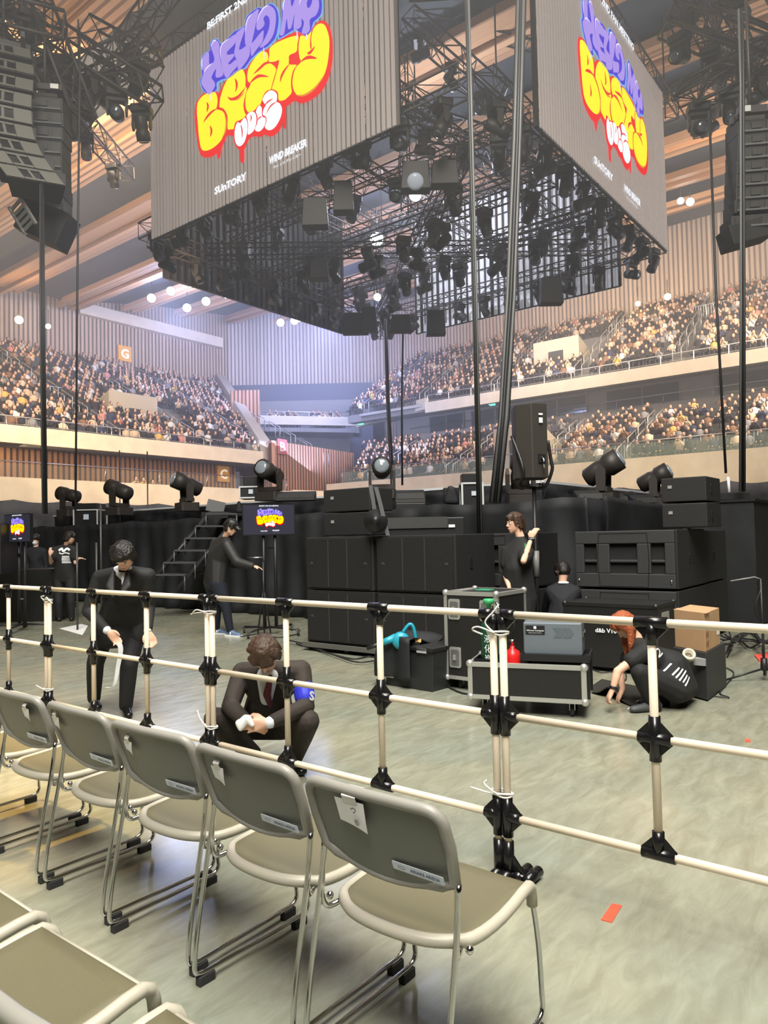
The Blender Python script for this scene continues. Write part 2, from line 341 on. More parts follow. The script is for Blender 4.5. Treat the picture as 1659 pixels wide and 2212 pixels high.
def glassrail(p, q, z0, z1, step, name, label):
    p, q = V((*p, 0)), V((*q, 0)); d = q-p; L = d.length; t = d.normalized(); n = max(1, int(L/step)); g = MB(); r = MB()
    root = thing(name, label, 'railing', (p.x, p.y, z0)); g.box(((p+q)/2).to_tuple()[:2]+((z0+z1)/2-.04,), (L if abs(t.x) > .5 else .02, L if abs(t.y) > .5 else .02, z1-z0-.1))
    for i in range(n+1):
        a = p+t*(L*i/n); r.tube([(a.x, a.y, z0), (a.x+t.x*.12, a.y+t.y*.12, z1)], .022, 5)
    r.tube([(p.x, p.y, z1), (q.x, q.y, z1)], .03, 6)
    g.build('glass_panel', GLASS2 if 'left' in label else GLASS, root, world=True); r.build('rail_frame', STEEL, root, world=True); return root
glassrail((36.1, 32), (36.1, -12), 5.15, 6.0, 2.6, 'glass_railing', 'green glass railing with slanted posts on the right lower cream parapet')
glassrail((-12, 33.6), (32.5, 33.6), 4.58, 5.35, 3.0, 'glass_railing', 'glass railing on the cream parapet below the left balcony')
# black cloth curtain under the parapets (wavy hem at the top)
def curtain(p, q, z0, z1, name, label, amp=.06, per=.5, top=.10, res=.12, mt=CLOTH, sag=2.5, rows=6):
    p, q = V((*p, 0)), V((*q, 0)); d = q-p; L = d.length; t = d.normalized(); nrm = t.cross(V((0, 0, 1))); n = int(L/res); mb = MB(); vs = []
    for i in range(n+1):
        s = i*L/n; ht = z1-top*abs(math.sin(math.pi*s/sag)); a0 = amp*(math.sin(2*math.pi*s/per)+.6*math.sin(2*math.pi*s/(per*2.7)+1))
        for k in range(rows+1):
            f = k/rows; w = a0*(1-.5*f)+.03*math.sin(7*f+s*3); c = p+t*s-nrm*w; vs.append((c.x, c.y, z0+(ht-z0)*f))
    fs = [(i*(rows+1)+k, (i+1)*(rows+1)+k, (i+1)*(rows+1)+k+1, i*(rows+1)+k+1) for i in range(n) for k in range(rows)]
    mb.add(vs, fs, 0, True); o = mb.build(name, mt, loc=(0, 0, 0)); md = o.modifiers.new('thick', 'SOLIDIFY'); md.thickness = .01
    return tag(o, label, 'curtain')
GCLOTH = mat('grey_black_cloth', (.035, .04, .05), .8, noise=.5, scale=1.2)
curtain((-10, 33.0), (34.6, 33.0), 0, 3.55, 'black_drape', 'black cloth drape hung below the left cream parapet', .10, 1.6, .12, .3, GCLOTH)
curtain((35.5, 32.9), (35.5, -12), 0, 3.75, 'black_drape', 'black cloth drape hung below the right cream parapet', .12, 1.8, .2, .3, GCLOTH)
# ---- seating tiers
TIER = mat('tier_concrete', (.17, .17, .17), .8, noise=.15, scale=1)
def tiers(name, axis, lo, hi, u0, z0, n, du, dz, cut=None, tk=.8):
    """steps rising along +X (axis 'X') or +Y (axis 'Y'); lo..hi the run of each row, cut(i) may shorten it"""
    mb = MB()
    for i in range(n):
        a, b = (cut(i) if cut else (lo, hi)); u = u0+i*du; z = z0+i*dz
        c = ((u+du/2), (a+b)/2, z-.4); d = (du, b-a, tk+dz)
        if axis == 'Y': c = (c[1], c[0], c[2]); d = (d[1], d[0], d[2])
        mb.box((c[0], c[1], z-(tk+dz)/2), d)
    return struct(mb.build(name, TIER))
lowR = lambda i: (-12, 32.0+i*.55)
upR = lambda i: (-12, 38.5)
leftC = lambda i: (-12, 31.6+i*.52)
tiers('seating_tier_right_lower', 'X', 0, 0, 36.8, 4.95, 9, .85, .38, lowR)
tiers('seating_tier_right_upper', 'X', 0, 0, 44.4, 11.5, 13, .8, .50, upR, .1)
tiers('seating_tier_left', 'Y', 0, 0, 35.3, 6.8, 21, .83, .415, leftC, .1)
# left balcony front, soffit, wall below with letter C
parapet('wall_balcony_left', (-14, 35), (31.6, 35), 6.35, 7.2, CONC, 0, 0)
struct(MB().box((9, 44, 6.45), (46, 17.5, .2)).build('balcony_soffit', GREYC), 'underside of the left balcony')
slab('wall_left_lower', (-14, 36.6), (30.9, 36.6), 3, 6.4, -.3, DRED, 'wall of red-brown timber slats under the left balcony')
# sloping end wall of the left stand
mb = MB(); mb.prism([(35, 5.75), (35.4, 8.0), (52.6, 16.9), (52.6, 14.6), (44, 9.6), (37.5, 5.75)], (0, 1, 0), (0, 0, 1), (31.7, 0, 0), 1.0)
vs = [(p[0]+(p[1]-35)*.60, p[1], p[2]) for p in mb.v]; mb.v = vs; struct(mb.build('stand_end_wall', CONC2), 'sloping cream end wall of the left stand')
# corner block with letter B : red-brown slats, two faces
slab('wall_block_left', (30.6, 35.4), (38.5, 43.0), 0, 9.0, -.3, mat('red_slat_plain', (.30, .12, .065), .6), 'left face of the slatted corner block')
mb = MB(); cB = (38.0, 42.0)
BX = [onz(590, 940, 9.0)]
# the block itself: a prism whose near edge is seen at x=590 in the photo
e0 = V((34.5, 36.3, 0)); e1 = V((29.3, 38.5, 0)); e2 = V((44.0, 36.0, 0)); e3 = V((44, 46, 0)); e4 = V((36, 47, 0))
e0 = V((*P(588, 1050, 47)[:2], 0)); e1 = V((*P(518, 1050, 51)[:2], 0)); e2 = V((*P(765, 1050, 55)[:2], 0)); e3 = V((*P(760, 1050, 66)[:2], 0)); e4 = V((*P(520, 1050, 66)[:2], 0))
def face(a, b, z0, z1, mt, name, label=None, th=.25):
    d = (b-a).normalized(); nrm = d.cross(V((0, 0, 1))); 
    vs = [a, b, b-nrm*th, a-nrm*th]; mb = MB(); mb.add([(p.x, p.y, z0) for p in vs]+[(p.x, p.y, z1) for p in vs], [(3, 2, 1, 0), (4, 5, 6, 7), (0, 1, 5, 4), (1, 2, 6, 5), (2, 3, 7, 6), (3, 0, 4, 7)])
    return struct(mb.build(name, mt), label)
def smat(nm, a, b, c): d = (b-a).normalized(); return stripes(nm, tuple(d), .30, c, .6, duty=.4)
for o in list(COL.objects):
    if o.name == 'wall_block_left': bpy.data.objects.remove(o)
RC = ((.12, .06, .04), (.42, .22, .14), (.54, .30, .20))
face(e1, e0, 3.0, 8.0, smat('slat_b1', e1, e0, RC), 'wall_block_left', 'left face of the red-brown slatted corner block')
face(e0, e2, 3.0, 8.0, smat('slat_b2', e0, e2, RC), 'wall_block_right', 'right face of the red-brown slatted corner block')
u0, u1 = V((*P(497, 850, 57)[:2], 0)), V((*P(560, 850, 57)[:2], 0))
face(u0, u1, 9.0, 13.4, smat('slat_b3', u0, u1, RC), 'wall_block_upper', 'small red-brown slatted wall above the corner')
# upper ring along the corner and the right side
ca, cb = V((*P(562, 905, 60)[:2], 0)), V((*P(770, 905, 62)[:2], 0)); CC = V((44.0, 30.5, 0))
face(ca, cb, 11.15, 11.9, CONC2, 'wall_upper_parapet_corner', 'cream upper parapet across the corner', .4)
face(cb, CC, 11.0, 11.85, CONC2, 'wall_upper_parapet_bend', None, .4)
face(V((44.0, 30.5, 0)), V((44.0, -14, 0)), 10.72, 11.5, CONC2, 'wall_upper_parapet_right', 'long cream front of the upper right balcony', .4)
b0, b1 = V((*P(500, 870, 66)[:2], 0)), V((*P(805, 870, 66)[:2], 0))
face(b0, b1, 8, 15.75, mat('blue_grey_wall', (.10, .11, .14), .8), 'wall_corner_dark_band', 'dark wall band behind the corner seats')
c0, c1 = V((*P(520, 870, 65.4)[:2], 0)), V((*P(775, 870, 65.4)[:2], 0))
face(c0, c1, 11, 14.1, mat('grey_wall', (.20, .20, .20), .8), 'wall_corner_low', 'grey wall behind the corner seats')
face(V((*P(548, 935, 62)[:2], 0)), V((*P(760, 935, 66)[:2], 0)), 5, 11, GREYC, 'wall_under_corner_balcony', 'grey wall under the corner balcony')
# suites between the two right tiers
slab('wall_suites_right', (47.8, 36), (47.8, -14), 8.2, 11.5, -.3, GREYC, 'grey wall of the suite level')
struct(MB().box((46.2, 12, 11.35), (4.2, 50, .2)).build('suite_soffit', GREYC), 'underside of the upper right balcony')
SG = mat('suite_glass', (.06, .085, .10), .15); k = 1
for yc, w in ((31.0, 3.2), (26.6, 4.2), (21.6, 4.4), (15.6, 4.8), (9.4, 3.2), (4.5, 4.4)):
    mb = MB(); mb.box((47.72, yc, 10.45), (.06, w, 1.15)); o = struct(mb.build('window_%d' % k, SG)); k += 1
    fr = MB(); [fr.box((47.66, yc+s*w/2, 10.45), (.1, .08, 1.25)) for s in (-1, 0, 1)]; fr.box((47.66, yc, 11.07), (.1, w, .08)); fr.build('window_frame', mat('frame_grey', (.25, .25, .25), .5), o)
face(V((46.9, 34, 0)), V((46.9, -14, 0)), 7.9, 9.65, mat('suite_front', (.36, .34, .31), .7), 'wall_suite_balcony', 'low grey wall before the suites', .15)
mb = MB(); mb.tube([(46.8, 34, 10.2), (46.8, -14, 10.2)], .04, 6); [mb.tube([(46.8, y, 9.6), (46.8, y, 10.2)], .025, 5) for y in range(-13, 35, 3)]
tag(mb.build('handrail', STEEL), 'long steel handrail in front of the suite windows', 'railing')
# vomitories: cream boxes breaking the seat rows
VC = mat('vomitory_cream', (.50, .44, .34), .7)
def vom(name, c, d, ax, label):
    x, y, z = c; L, W_, Hh = d; mb = MB()
    pr = [(0, 0), (L, 0), (L, Hh*.45), (0, Hh)]
    mb.prism(pr, (1, 0, 0) if ax == 'X' else (0, 1, 0), (0, 0, 1), (x, y+(W_/2 if ax == 'X' else 0), z) if ax == 'X' else (x-W_/2, y, z), W_)
    f = (x-.02, y, z+Hh*.36) if ax == 'X' else (x, y-.02, z+Hh*.36); mb.box(f, (.06, W_*.32, Hh*.7) if ax == 'X' else (W_*.2, .06, Hh*.7), mi=1)
    return struct(mb.build(name, [VC, HOLE]), label)
vom('vomitory_left', (25.5, 39.8, 7.6), (5.0, 3.4, 3.2), 'Y', 'cream stair exit breaking the left stand')
vom('vomitory_right_lower', (38.4, 20.0, 5.2), (4.0, 3.2, 2.7), 'X', 'cream stair exit breaking the lower right stand')
vom('vomitory_right_upper', (46.8, 21.2, 12.2), (4.2, 3.4, 2.9), 'X', 'cream stair exit breaking the upper right stand')
# letter signs
def lettersign(ch, c, w, col, tcol, label, nrm=None):
    n = V(nrm); ax = V((0, 0, 1)).cross(n); o = thing('letter_sign', label, 'sign', c)
    h = w*1.06; mb = MB(); mb.prism([(-w/2, -h/2), (w/2, -h/2), (w/2, h/2), (-w/2, h/2)], ax, (0, 0, 1), (0, 0, 0), .06)
    mb.build('board', mat('sign_'+ch, col, .6, emit=.12), o)
    text(ch, 1, tcol, o, ax*(-w*.30)+V((0, 0, -h*.32))+n*.07, ax, (0, 0, 1), .01, 'letter', fit=(w*.6, h*.62), bold=.03)
OR = (.85, .42, .08); PK = (.42, .12, .13)
lettersign('G', onY(269, 764, 52.9), 1.2, OR, mat('sign_pale', (.95, .85, .7), .6, emit=.5), 'orange sign with a pale letter G on the slatted wall', (0, -1, 0))
lettersign('C', onY(482, 1024, 36.45), .95, OR, MT['sign_pale'], 'orange sign with a pale letter C under the left balcony', (0, -1, 0))
db = (e2-e0).normalized(); nb = db.cross(Z0)
rb = ray(609, 965); lettersign('B', V((0, 0, EYE))+rb*((e0-nb*-.06).dot(nb)/rb.dot(nb)*1.0), .95, PK, mat('sign_white', (.7, .62, .6), .6, emit=.15), 'pink sign with a white letter B on the slatted block', tuple(nb))
# green exit lamps
for i, (px, py, d, lb) in enumerate(((1063, 872, 52, 'green exit lamp under the upper right balcony'), (779, 914, 60, 'small green exit lamp under the corner balcony'), (209, 984, 41, 'green exit lamp below the left balcony'))):
    c = P(px, py, d); o = MB().box((0, 0, 0), (.35, .35, .22)).build('exit_lamp', mat('exit_green', (.1, .9, .45), .5, emit=2.5), loc=c); tag(o, lb, 'exit lamp')
# ================================================================ THE AUDIENCE
def proj(p):
    q = V(p)-V((0, 0, EYE)); d = q.dot(FW); return (CX+F_PX*q.dot(RT)/d, CY-F_PX*q.dot(UP)/d, d) if d > .1 else (-999, -999, d)
TOPS = {'black': (.02, .02, .025), 'white': (.75, .73, .70), 'beige': (.62, .47, .33), 'grey': (.25, .25, .26), 'cream': (.72, .60, .44), 'brown': (.22, .12, .07),
        'navy': (.03, .04, .09), 'pink': (.60, .25, .22), 'yellow': (.65, .42, .12), 'green': (.10, .28, .14)}
TW = ['black']*20+['white']*3+['beige']*4+['grey']*3+['cream']*2+['brown']*4+['navy']*3+['pink', 'yellow']+['green']*(0)
PSK = mat('crowd_skin', (.66, .40, .28), .6); PH1 = mat('crowd_hair_black', (.02, .015, .012), .6); PH2 = mat('crowd_hair_brown', (.12, .05, .025), .6); PLEG = mat('crowd_trousers', (.03, .03, .04), .8)
TM = {k: mat('crowd_top_'+k, v, .8) for k, v in TOPS.items()}
def spectator_mesh(pose, hair):
    mb = MB(); a = random.uniform(-.05, .05)
    mb.tube([(0, 0, .42), (.0, 0, .62), (-.03, 0, .86), (-.02, 0, .98)], [.16, .15, .19, .07], 7, 2)
    mb.v[-28:] = [(x, y*1.25, z) for x, y, z in mb.v[-28:]]
    mb.ball((.03, a, 1.12), .105, 7, 5, (1, .85, 1.15), 0)
    mb.ball((-.015, a, 1.145), .125, 7, 4, (.95, .9, 1.0), 1)
    if hair: mb.ball((-.05, a, 1.02), .11, 6, 3, (.6, 1, 1.3), 1)
    for s in (-1, 1):
        mb.tube([(.02, s*.11, .46), (.38, s*.12, .46), (.40, s*.12, .05)], [.085, .07, .05], 5, 3)
        if pose == 0: mb.tube([(-.02, s*.21, .88), (.06, s*.24, .66), (.28, s*.12, .60)], [.06, .055, .04], 5, 2); mb.ball((.31, s*.10, .60), .045, 5, 3, mi=0)
        elif pose == 1: mb.tube([(-.02, s*.21, .88), (.12, s*.22, .70), (.22, s*.08, .98)], [.06, .05, .04], 5, 2); mb.ball((.23, s*.06, 1.02), .05, 5, 3, mi=0)
        else: mb.tube([(-.02, s*.21, .88), (.0, s*.25, .64), (.20, s*.22, .52)], [.06, .055, .04], 5, 2); mb.ball((.23, s*.2, .52), .045, 5, 3, mi=0)
    return mb
PROTO = [spectator_mesh(p, h) for p in (0, 1, 2) for h in (0, 1)]
MESHES = {}
def spectator(k, top, hr):
    key = (k, top, hr)
    if key not in MESHES:
        s = PROTO[k]; o = s.build('person', [PSK, (PH1, PH2)[hr], TM[top], PLEG]); MESHES[key] = o.data; bpy.data.objects.remove(o)
    o = bpy.data.objects.new('person', MESHES[key]); COL.objects.link(o); return o
SEATM = mat('stadium_seat', (.035, .035, .04), .5)
seat_mb = MB(); seat_mb.box((.18, 0, .42), (.42, .44, .06)); seat_mb.box((-.06, 0, .66), (.06, .46, .46), Matrix.Rotation(R(-12), 3, 'Y')); seat_mb.box((.1, 0, .2), (.08, .1, .4))
so = seat_mb.build('stadium_seat', SEATM, bevel=.0); SEATMESH = so.data; bpy.data.objects.remove(so)
spots = []
def row(ax, u, z, a, b, face, stand, aisles, holes, occ):
    y = a
    while y < b:
        y += .52
        if any(abs(y-q) < .55 for q in aisles) or any(h[0] < y < h[1] and h[2] < u < h[3] for h in holes): continue
        p = (u+.35, y, z) if ax == 'X' else (y, u+.35, z); q = proj((p[0], p[1], p[2]+1))
        if not (-30 < q[0] < 1690): continue
        spots.append((q[2], p, face+random.uniform(-.25, .25), stand, random.random() < (occ(u, y) if callable(occ) else occ), q))
AR_L, AR_U, AL = [5, 13.2, 18.0, 23.8, 30.5], [6, 12.4, 18.6, 24.8, 31.0, 36.5], [9, 15.5, 21.5, 27.6, 33, 38.2]
for i in range(9): row('X', 36.8+.85*i, 4.95+.38*i, 0, lowR(i)[1]-.5, math.pi, 'lower right stand', AR_L, [(17.6, 22.2, 36, 42.3)], lambda u, y: .35 if (u > 42.5 and (int(y/3) % 3 == 0)) else .88)
for i in range(13): row('X', 44.4+.8*i, 11.5+.5*i, 0, 38, math.pi, 'upper right stand', AR_U, [(19, 23.6, 46, 51)], .9)
for i in range(21): row('Y', 35.3+.83*i, 6.8+.415*i, 0, leftC(i)[1]-.4, -math.pi/2, 'left balcony stand', AL, [(24.6, 30.8, 39.2, 43.4), (16, 24, 46, 47.5)], lambda u, y: .6 if u < 38 and 27 < y < 31 else .88)
# corner balcony rows
ccd = (cb-ca); nin = ccd.normalized().cross(V((0, 0, 1)))
for k in range(4):
    n = int(ccd.length/.52)
    for i in range(2, n-1):
        q = ca+ccd*(i/n)-nin*(.9+.85*k)
        if abs(i/n-.5) < .04: continue
        p = (q.x, q.y, 10.9+.3*k); pr = proj((p[0], p[1], p[2]+1)); spots.append((pr[2], p, math.atan2(nin.y, nin.x), 'corner balcony', random.random() < .8, pr))
struct(MB().prism([(0, 0), (ccd.length, 0), (ccd.length, 3.6), (0, 3.6)], ccd.normalized(), -nin, (ca.x, ca.y, 10.55), .35).build('corner_balcony_floor', TIER))
WH = {'lower right stand': 'in the lower right stand', 'upper right stand': 'in the upper right stand', 'left balcony stand': 'in the left balcony stand', 'corner balcony': 'on the corner balcony'}
# people on the lower concourse below the left balcony
def few(px, py, d, top, k, lb):
    o = spectator(k, top, 0); p = P(px, py, d); o.location = (p.x, p.y, p.z-1.12); o.rotation_euler = (0, 0, R(-100)); tag(o, lb, 'person')
few(292, 1034, 40.2, 'beige', 2, 'person in beige seated below the left balcony beside someone in yellow')
few(308, 1036, 40.0, 'yellow', 2, 'person in a yellow top seated below the left balcony')
few(343, 1039, 40.6, 'grey', 0, 'person in grey seated below the left balcony, nearest the letter C sign')
few(328, 1041, 40.4, 'black', 2, 'person in black seated below the left balcony next to the one in grey')
spots.sort(key=lambda s: s[0]); nP = nS = 0; pv = []; pf = []; pm = []; sv = MB(); PN = 296
MATS = [PSK, PH1, PH2, PLEG]+[TM[k] for k in TOPS]; TI = {k: 4+i for i, k in enumerate(TOPS)}
rest = MB()
for d, p, rz, st, occ, q in spots:
    if occ:
        top = random.choice(TW); k = random.randrange(6); hr = int(random.random() < .35)
        if nP < PN:
            o = spectator(k, top, hr); o.location = p; s = random.uniform(.93, 1.05); o.scale = (s, s, s); o.rotation_euler = (0, 0, rz)
            tag(o, 'distant person in a %s top seated %s' % (top, WH[st]), 'person', '%s-clad audience seated %s' % (top, WH[st])); nP += 1
        else:
            s0 = PROTO[k]; c, s = math.cos(rz), math.sin(rz); kk = len(rest.v)
            rest.v += [(p[0]+x*c-y*s, p[1]+x*s+y*c, p[2]+z) for x, y, z in s0.v]; rest.f += [tuple(j+kk for j in f) for f in s0.f]
            mp = {0: 0, 1: 1+hr, 2: TI[top], 3: 3}; rest.m += [mp[j] for j in s0.m]; rest.sm += s0.sm
    else:
        if nS < 300:
            o = bpy.data.objects.new('stadium_seat', SEATMESH); COL.objects.link(o); o.location = p; o.rotation_euler = (0, 0, rz)
            tag(o, 'empty dark folding seat %s' % WH[st], 'seat', 'empty seats %s' % WH[st]); nS += 1
        else:
            c, s = math.cos(rz), math.sin(rz); sv.add([(p[0]+x*c-y*s, p[1]+x*s+y*c, p[2]+z) for x, y, z in seat_mb.v], seat_mb.f)
o = rest.build('audience', MATS); tag(o, 'dense far audience seated across the stands', 'crowd', kind='stuff')
if sv.v: o = sv.build('empty_seats', SEATM); tag(o, 'more empty dark seats among the far audience', 'seats', kind='stuff')
print('SPOTS', len(spots), nP, nS)
# handrails on the stair aisles
RAILM = mat('galvanised_rail', (.55, .56, .56), .4, .6)
def aisle(ax, u0, z0, n, du, dz, y, label, gap=None):
    mb = MB(); c = None
    for i in range(0, n-1, 2):
        u, z = u0+du*i, z0+dz*i
        if gap and gap[0] < u < gap[1]: continue
        for s in (-.25, .25):
            pts = [(u, y+s, z), (u, y+s, z+.85), (u+du*1.5, y+s, z+dz*1.5+.85), (u+du*1.5, y+s, z+dz*1.5)]
            if ax == 'Y': pts = [(b, a, c_) for a, b, c_ in pts]
            mb.tube(pts, .032, 5)
    loc = (u0, y, z0) if ax == 'X' else (y, u0, z0); o = mb.build('stair_handrail', RAILM, None, loc, world=True); return tag(o, label, 'railing', 'stair handrails in the stands')
for st, ar, args, ax in (('lower right stand', AR_L, (36.8, 4.95, 9, .85, .38), 'X'), ('upper right stand', AR_U, (44.4, 11.5, 13, .8, .5), 'X'), ('left balcony stand', AL, (35.3, 6.8, 21, .83, .415), 'Y')):
    for y in ar: aisle(ax, *args, y, 'steel handrails beside an aisle stair of the '+st)
def longrail(pts, label, h=.9, step=.16, bars=True):
    mb = MB(); pts = [V(p) for p in pts]
    for a, b in zip(pts, pts[1:]):
        L = (b-a).length; mb.tube([a+Z0*h, b+Z0*h], .035, 5); mb.tube([a+Z0*.12, b+Z0*.12], .02, 4)
        n = max(1, int(L/(step if bars else 1.8)))
        for i in range(n+1): q = a+(b-a)*i/n; mb.tube([q, q+Z0*h], .012 if bars and i % 8 else .028, 3)
    return tag(mb.build('railing', RAILM, None, pts[0], world=True), label, 'railing')
longrail([(44.2, 30.4, 11.5), (44.2, 0, 11.5)], 'steel railing along the front of the upper right balcony', .55, bars=False)
longrail([(0, 35.15, 7.2), (31.4, 35.15, 7.2)], 'steel railing along the front of the left balcony', .5, bars=False)
longrail([(37.9, 31, 5.3), (37.9, 22.3, 5.3)], 'barred steel railing before the lower right stand', .9)
longrail([(37.9, 17.3, 5.3), (37.9, 3, 5.3)], 'barred steel railing at the right end of the lower right stand', .9)
longrail([(51.3, 18.8, 15.8), (51.3, 2, 15.8)], 'barred railing across the middle of the upper right stand', .9)
longrail([(14, 42.6, 10.2), (24.4, 42.6, 10.2)], 'barred railing beside the cream stair exit of the left stand', .9)
longrail([(31.3, 41.0, 9.4), (34.4, 41.0, 9.4)], 'short barred railing right of the stair exit in the left stand', .9)
longrail([ca+Z0*11.9, cb+Z0*11.9], 'railing on the corner balcony parapet', .35, bars=False)
# ================================================================ THE CENTRE-HUNG SCREENS, TRUSSES, RIGGING
XA, XB, YA, YB, ZB, ZT = 13.0, 27.4, 7.1, 21.9, 10.98, 16.42   # faces of the screen cube
LA = (9.62, 19.28)                                              # run of the left screen along Y (right end, left end)
SW = LA[1]-LA[0]; SH = ZT-ZB
def suv(px, py): p = onX(px, py, XA); return ((LA[1]-p.y)/SW, (p.z-ZB)/SW)
def crop(x0, y0, s, pts): return [suv(x0+x/s, y0+y/s) for x, y in pts]
cA = lambda *p: crop(410, 140, 8.295, p)
cB = lambda *p: crop(540, 20, 7.375, p)
cC = lambda *p: crop(420, 0, 5.53, p)
c7 = lambda *p: crop(400, 30, 4.879, p)
E_ = lambda n, c, e: mat('screen_'+n, (0, 0, 0), .6, emit=e, ec=c, spec=0)
RED, YEL, ORA, WHI = E_('red', (1, .002, .006), .78), E_('yellow', (1, .90, .0), .90), E_('orange', (1, .30, 0), .75), E_('white', (.88, .92, 1), .95)
CYA, DPU, LPU, PNK, DRK = E_('cyan', (.16, .50, 1), .8), E_('deep_violet', (.05, .02, .75), .75), E_('lilac', (.44, .31, .90), .8), E_('highlight', (.80, .66, 1), 1.0), E_('shadow', (.015, .015, .02), 1)
SHAPES = []   # (level, material, outline, name)
def sh(l, m_, pts, nm, k=4): SHAPES.append((l, m_, [tuple(q[:2]) for q in bez([(u, v, 0) for u, v in pts], k, True)], nm))
def cr(l, m_, pts, nm, w=.0042):
    c = bez([(u, v, 0) for u, v in pts], 5); n = len(c); L = []; Rr = []
    for i, p in enumerate(c):
        t = (c[min(n-1, i+1)]-c[max(0, i-1)]).normalized(); q = V((-t.y, t.x, 0))*w*(.12+math.sin(math.pi*i/(n-1))); L.append((p+q)[:2]); Rr.append((p-q)[:2])
    SHAPES.append((l, m_, [tuple(a) for a in L+Rr[::-1]], nm))
sh(2, RED, c7((200, 840), (130, 920), (105, 1020), (110, 1180), (130, 1330), (150, 1440), (180, 1500), (240, 1515), (300, 1500), (350, 1460), (400, 1390), (440, 1300), (460, 1280), (500, 1292), (522, 1290), (525, 1330), (545, 1400), (580, 1440), (620, 1440), (650, 1380), (680, 1320), (740, 1290), (790, 1300), (850, 1275), (900, 1295), (960, 1270), (1010, 1210), (1040, 1130), (1060, 1000), (1100, 960), (1160, 920), (1220, 945), (1290, 930), (1360, 890), (1430, 830), (1490, 740), (1530, 630), (1555, 500), (1560, 350), (1550, 230), (1520, 130), (1470, 75), (1420, 80), (1380, 110), (1340, 150), (1200, 185), (1080, 230), (960, 300), (880, 370), (820, 390), (740, 460), (680, 530), (650, 590), (610, 580), (560, 610), (480, 660), (420, 720), (380, 800), (350, 840), (320, 800), (260, 810)), 'red_outline', 3)
for a in (((340, 1430), (378, 1420), (374, 1510), (358, 1526), (343, 1515)), ((584, 1420), (622, 1420), (624, 1555), (605, 1570), (588, 1558)), ((1038, 1010), (1066, 1000), (1068, 1195), (1052, 1208), (1038, 1195)), ((378, 1380), (395, 1370), (390, 1440), (380, 1440))): sh(2, RED, c7(*a), 'drip', 2)
sh(3, YEL, cA((150, 700), (190, 620), (250, 560), (320, 520), (430, 490), (470, 505), (500, 570), (510, 660), (500, 740), (490, 800), (540, 815), (600, 840), (640, 900), (665, 1000), (665, 1120), (640, 1220), (590, 1330), (520, 1420), (420, 1500), (330, 1540), (260, 1545), (215, 1500), (190, 1400), (170, 1250), (155, 1050), (140, 850)), 'letter_b')
sh(3, YEL, cA((545, 760), (555, 620), (580, 520), (620, 400), (680, 280), (760, 180), (830, 120), (940, 80), (990, 150), (1010, 240), (1010, 330), (1010, 400), (1035, 430), (1010, 540), (975, 700), (980, 800), (1000, 870), (1020, 920), (960, 970), (880, 1020), (850, 1100), (830, 1145), (740, 1165), (690, 1150), (690, 1000), (680, 900), (630, 810), (580, 775)), 'letter_e')
S = [suv(*p) for p in ((572, 112), (579, 116), (581, 128), (577, 137), (585, 138), (593, 143), (598, 151), (595, 163), (590, 180), (585, 197), (575, 203), (567, 218), (560, 236), (552, 240), (544, 245), (538, 244), (532.5, 234), (531.5, 218), (534, 200), (540, 189), (542.6, 181.6), (537, 176), (535.5, 164), (538, 150), (545, 136), (555, 122), (565, 113))]
sh(3, YEL, S, 'letter_s')
sh(3, YEL, cB((320, 640), (400, 560), (520, 500), (650, 450), (770, 430), (782, 480), (765, 560), (750, 680), (640, 740), (632, 820), (638, 885), (740, 890), (750, 905), (700, 980), (670, 1100), (665, 1230), (675, 1330), (620, 1400), (560, 1450), (490, 1465), (465, 1440), (460, 1380), (440, 1320), (360, 1285), (400, 1130), (440, 980), (475, 820), (410, 840), (310, 840), (320, 740)), 'letter_t')
sh(3, YEL, cB((820, 430), (900, 440), (950, 400), (985, 360), (970, 480), (968, 600), (985, 650), (992, 580), (985, 480), (1010, 350), (1060, 270), (1130, 235), (1200, 260), (1250, 370), (1275, 500), (1270, 680), (1240, 900), (1180, 1080), (1080, 1230), (960, 1340), (830, 1390), (740, 1350), (690, 1230), (695, 1080), (740, 940), (820, 850), (800, 780), (785, 660), (790, 540)), 'letter_y')
for p in (cA((500, 795), (400, 860), (320, 950), (258, 1040)), cA((318, 680), (340, 740), (335, 800), (322, 855)), cA((375, 1100), (402, 1170), (398, 1240), (380, 1300)), cA((825, 255), (852, 330), (856, 410), (830, 500)), cA((695, 580), (740, 620), (800, 620), (880, 580), (960, 490), (1012, 415)),
          [suv(*q) for q in ((549.5, 161), (561.7, 150), (574, 139), (585, 137))], [suv(*q) for q in ((540, 183), (551, 171.5), (563, 165), (582, 167))], cB((645, 880), (560, 990), (515, 1080), (495, 1170)), cB((925, 705), (960, 705), (1000, 670), (1048, 600)), cB((815, 850), (900, 790), (980, 775), (1080, 795))): cr(4, RED, p, 'crease')
for p in (cA((640, 900), (668, 1030), (650, 1200), (590, 1330)), cA((820, 650), (900, 600), (1000, 500)), cB((740, 1370), (850, 1385), (980, 1320), (1090, 1215), (1190, 1060))): cr(4, ORA, p, 'rim', .003)
sh(5, RED, cA((800, 1240), (830, 1060), (890, 1010), (940, 1010), (1010, 935), (1080, 860), (1180, 825), (1240, 745), (1300, 720), (1330, 580), (1400, 480), (1520, 455), (1600, 520), (1610, 650), (1680, 720), (1690, 900), (1640, 1080), (1520, 1200), (1400, 1200), (1345, 1140), (1260, 1230), (1180, 1200), (1080, 1280), (1010, 1400), (920, 1500), (850, 1470), (810, 1370)), 'white_word_outline')
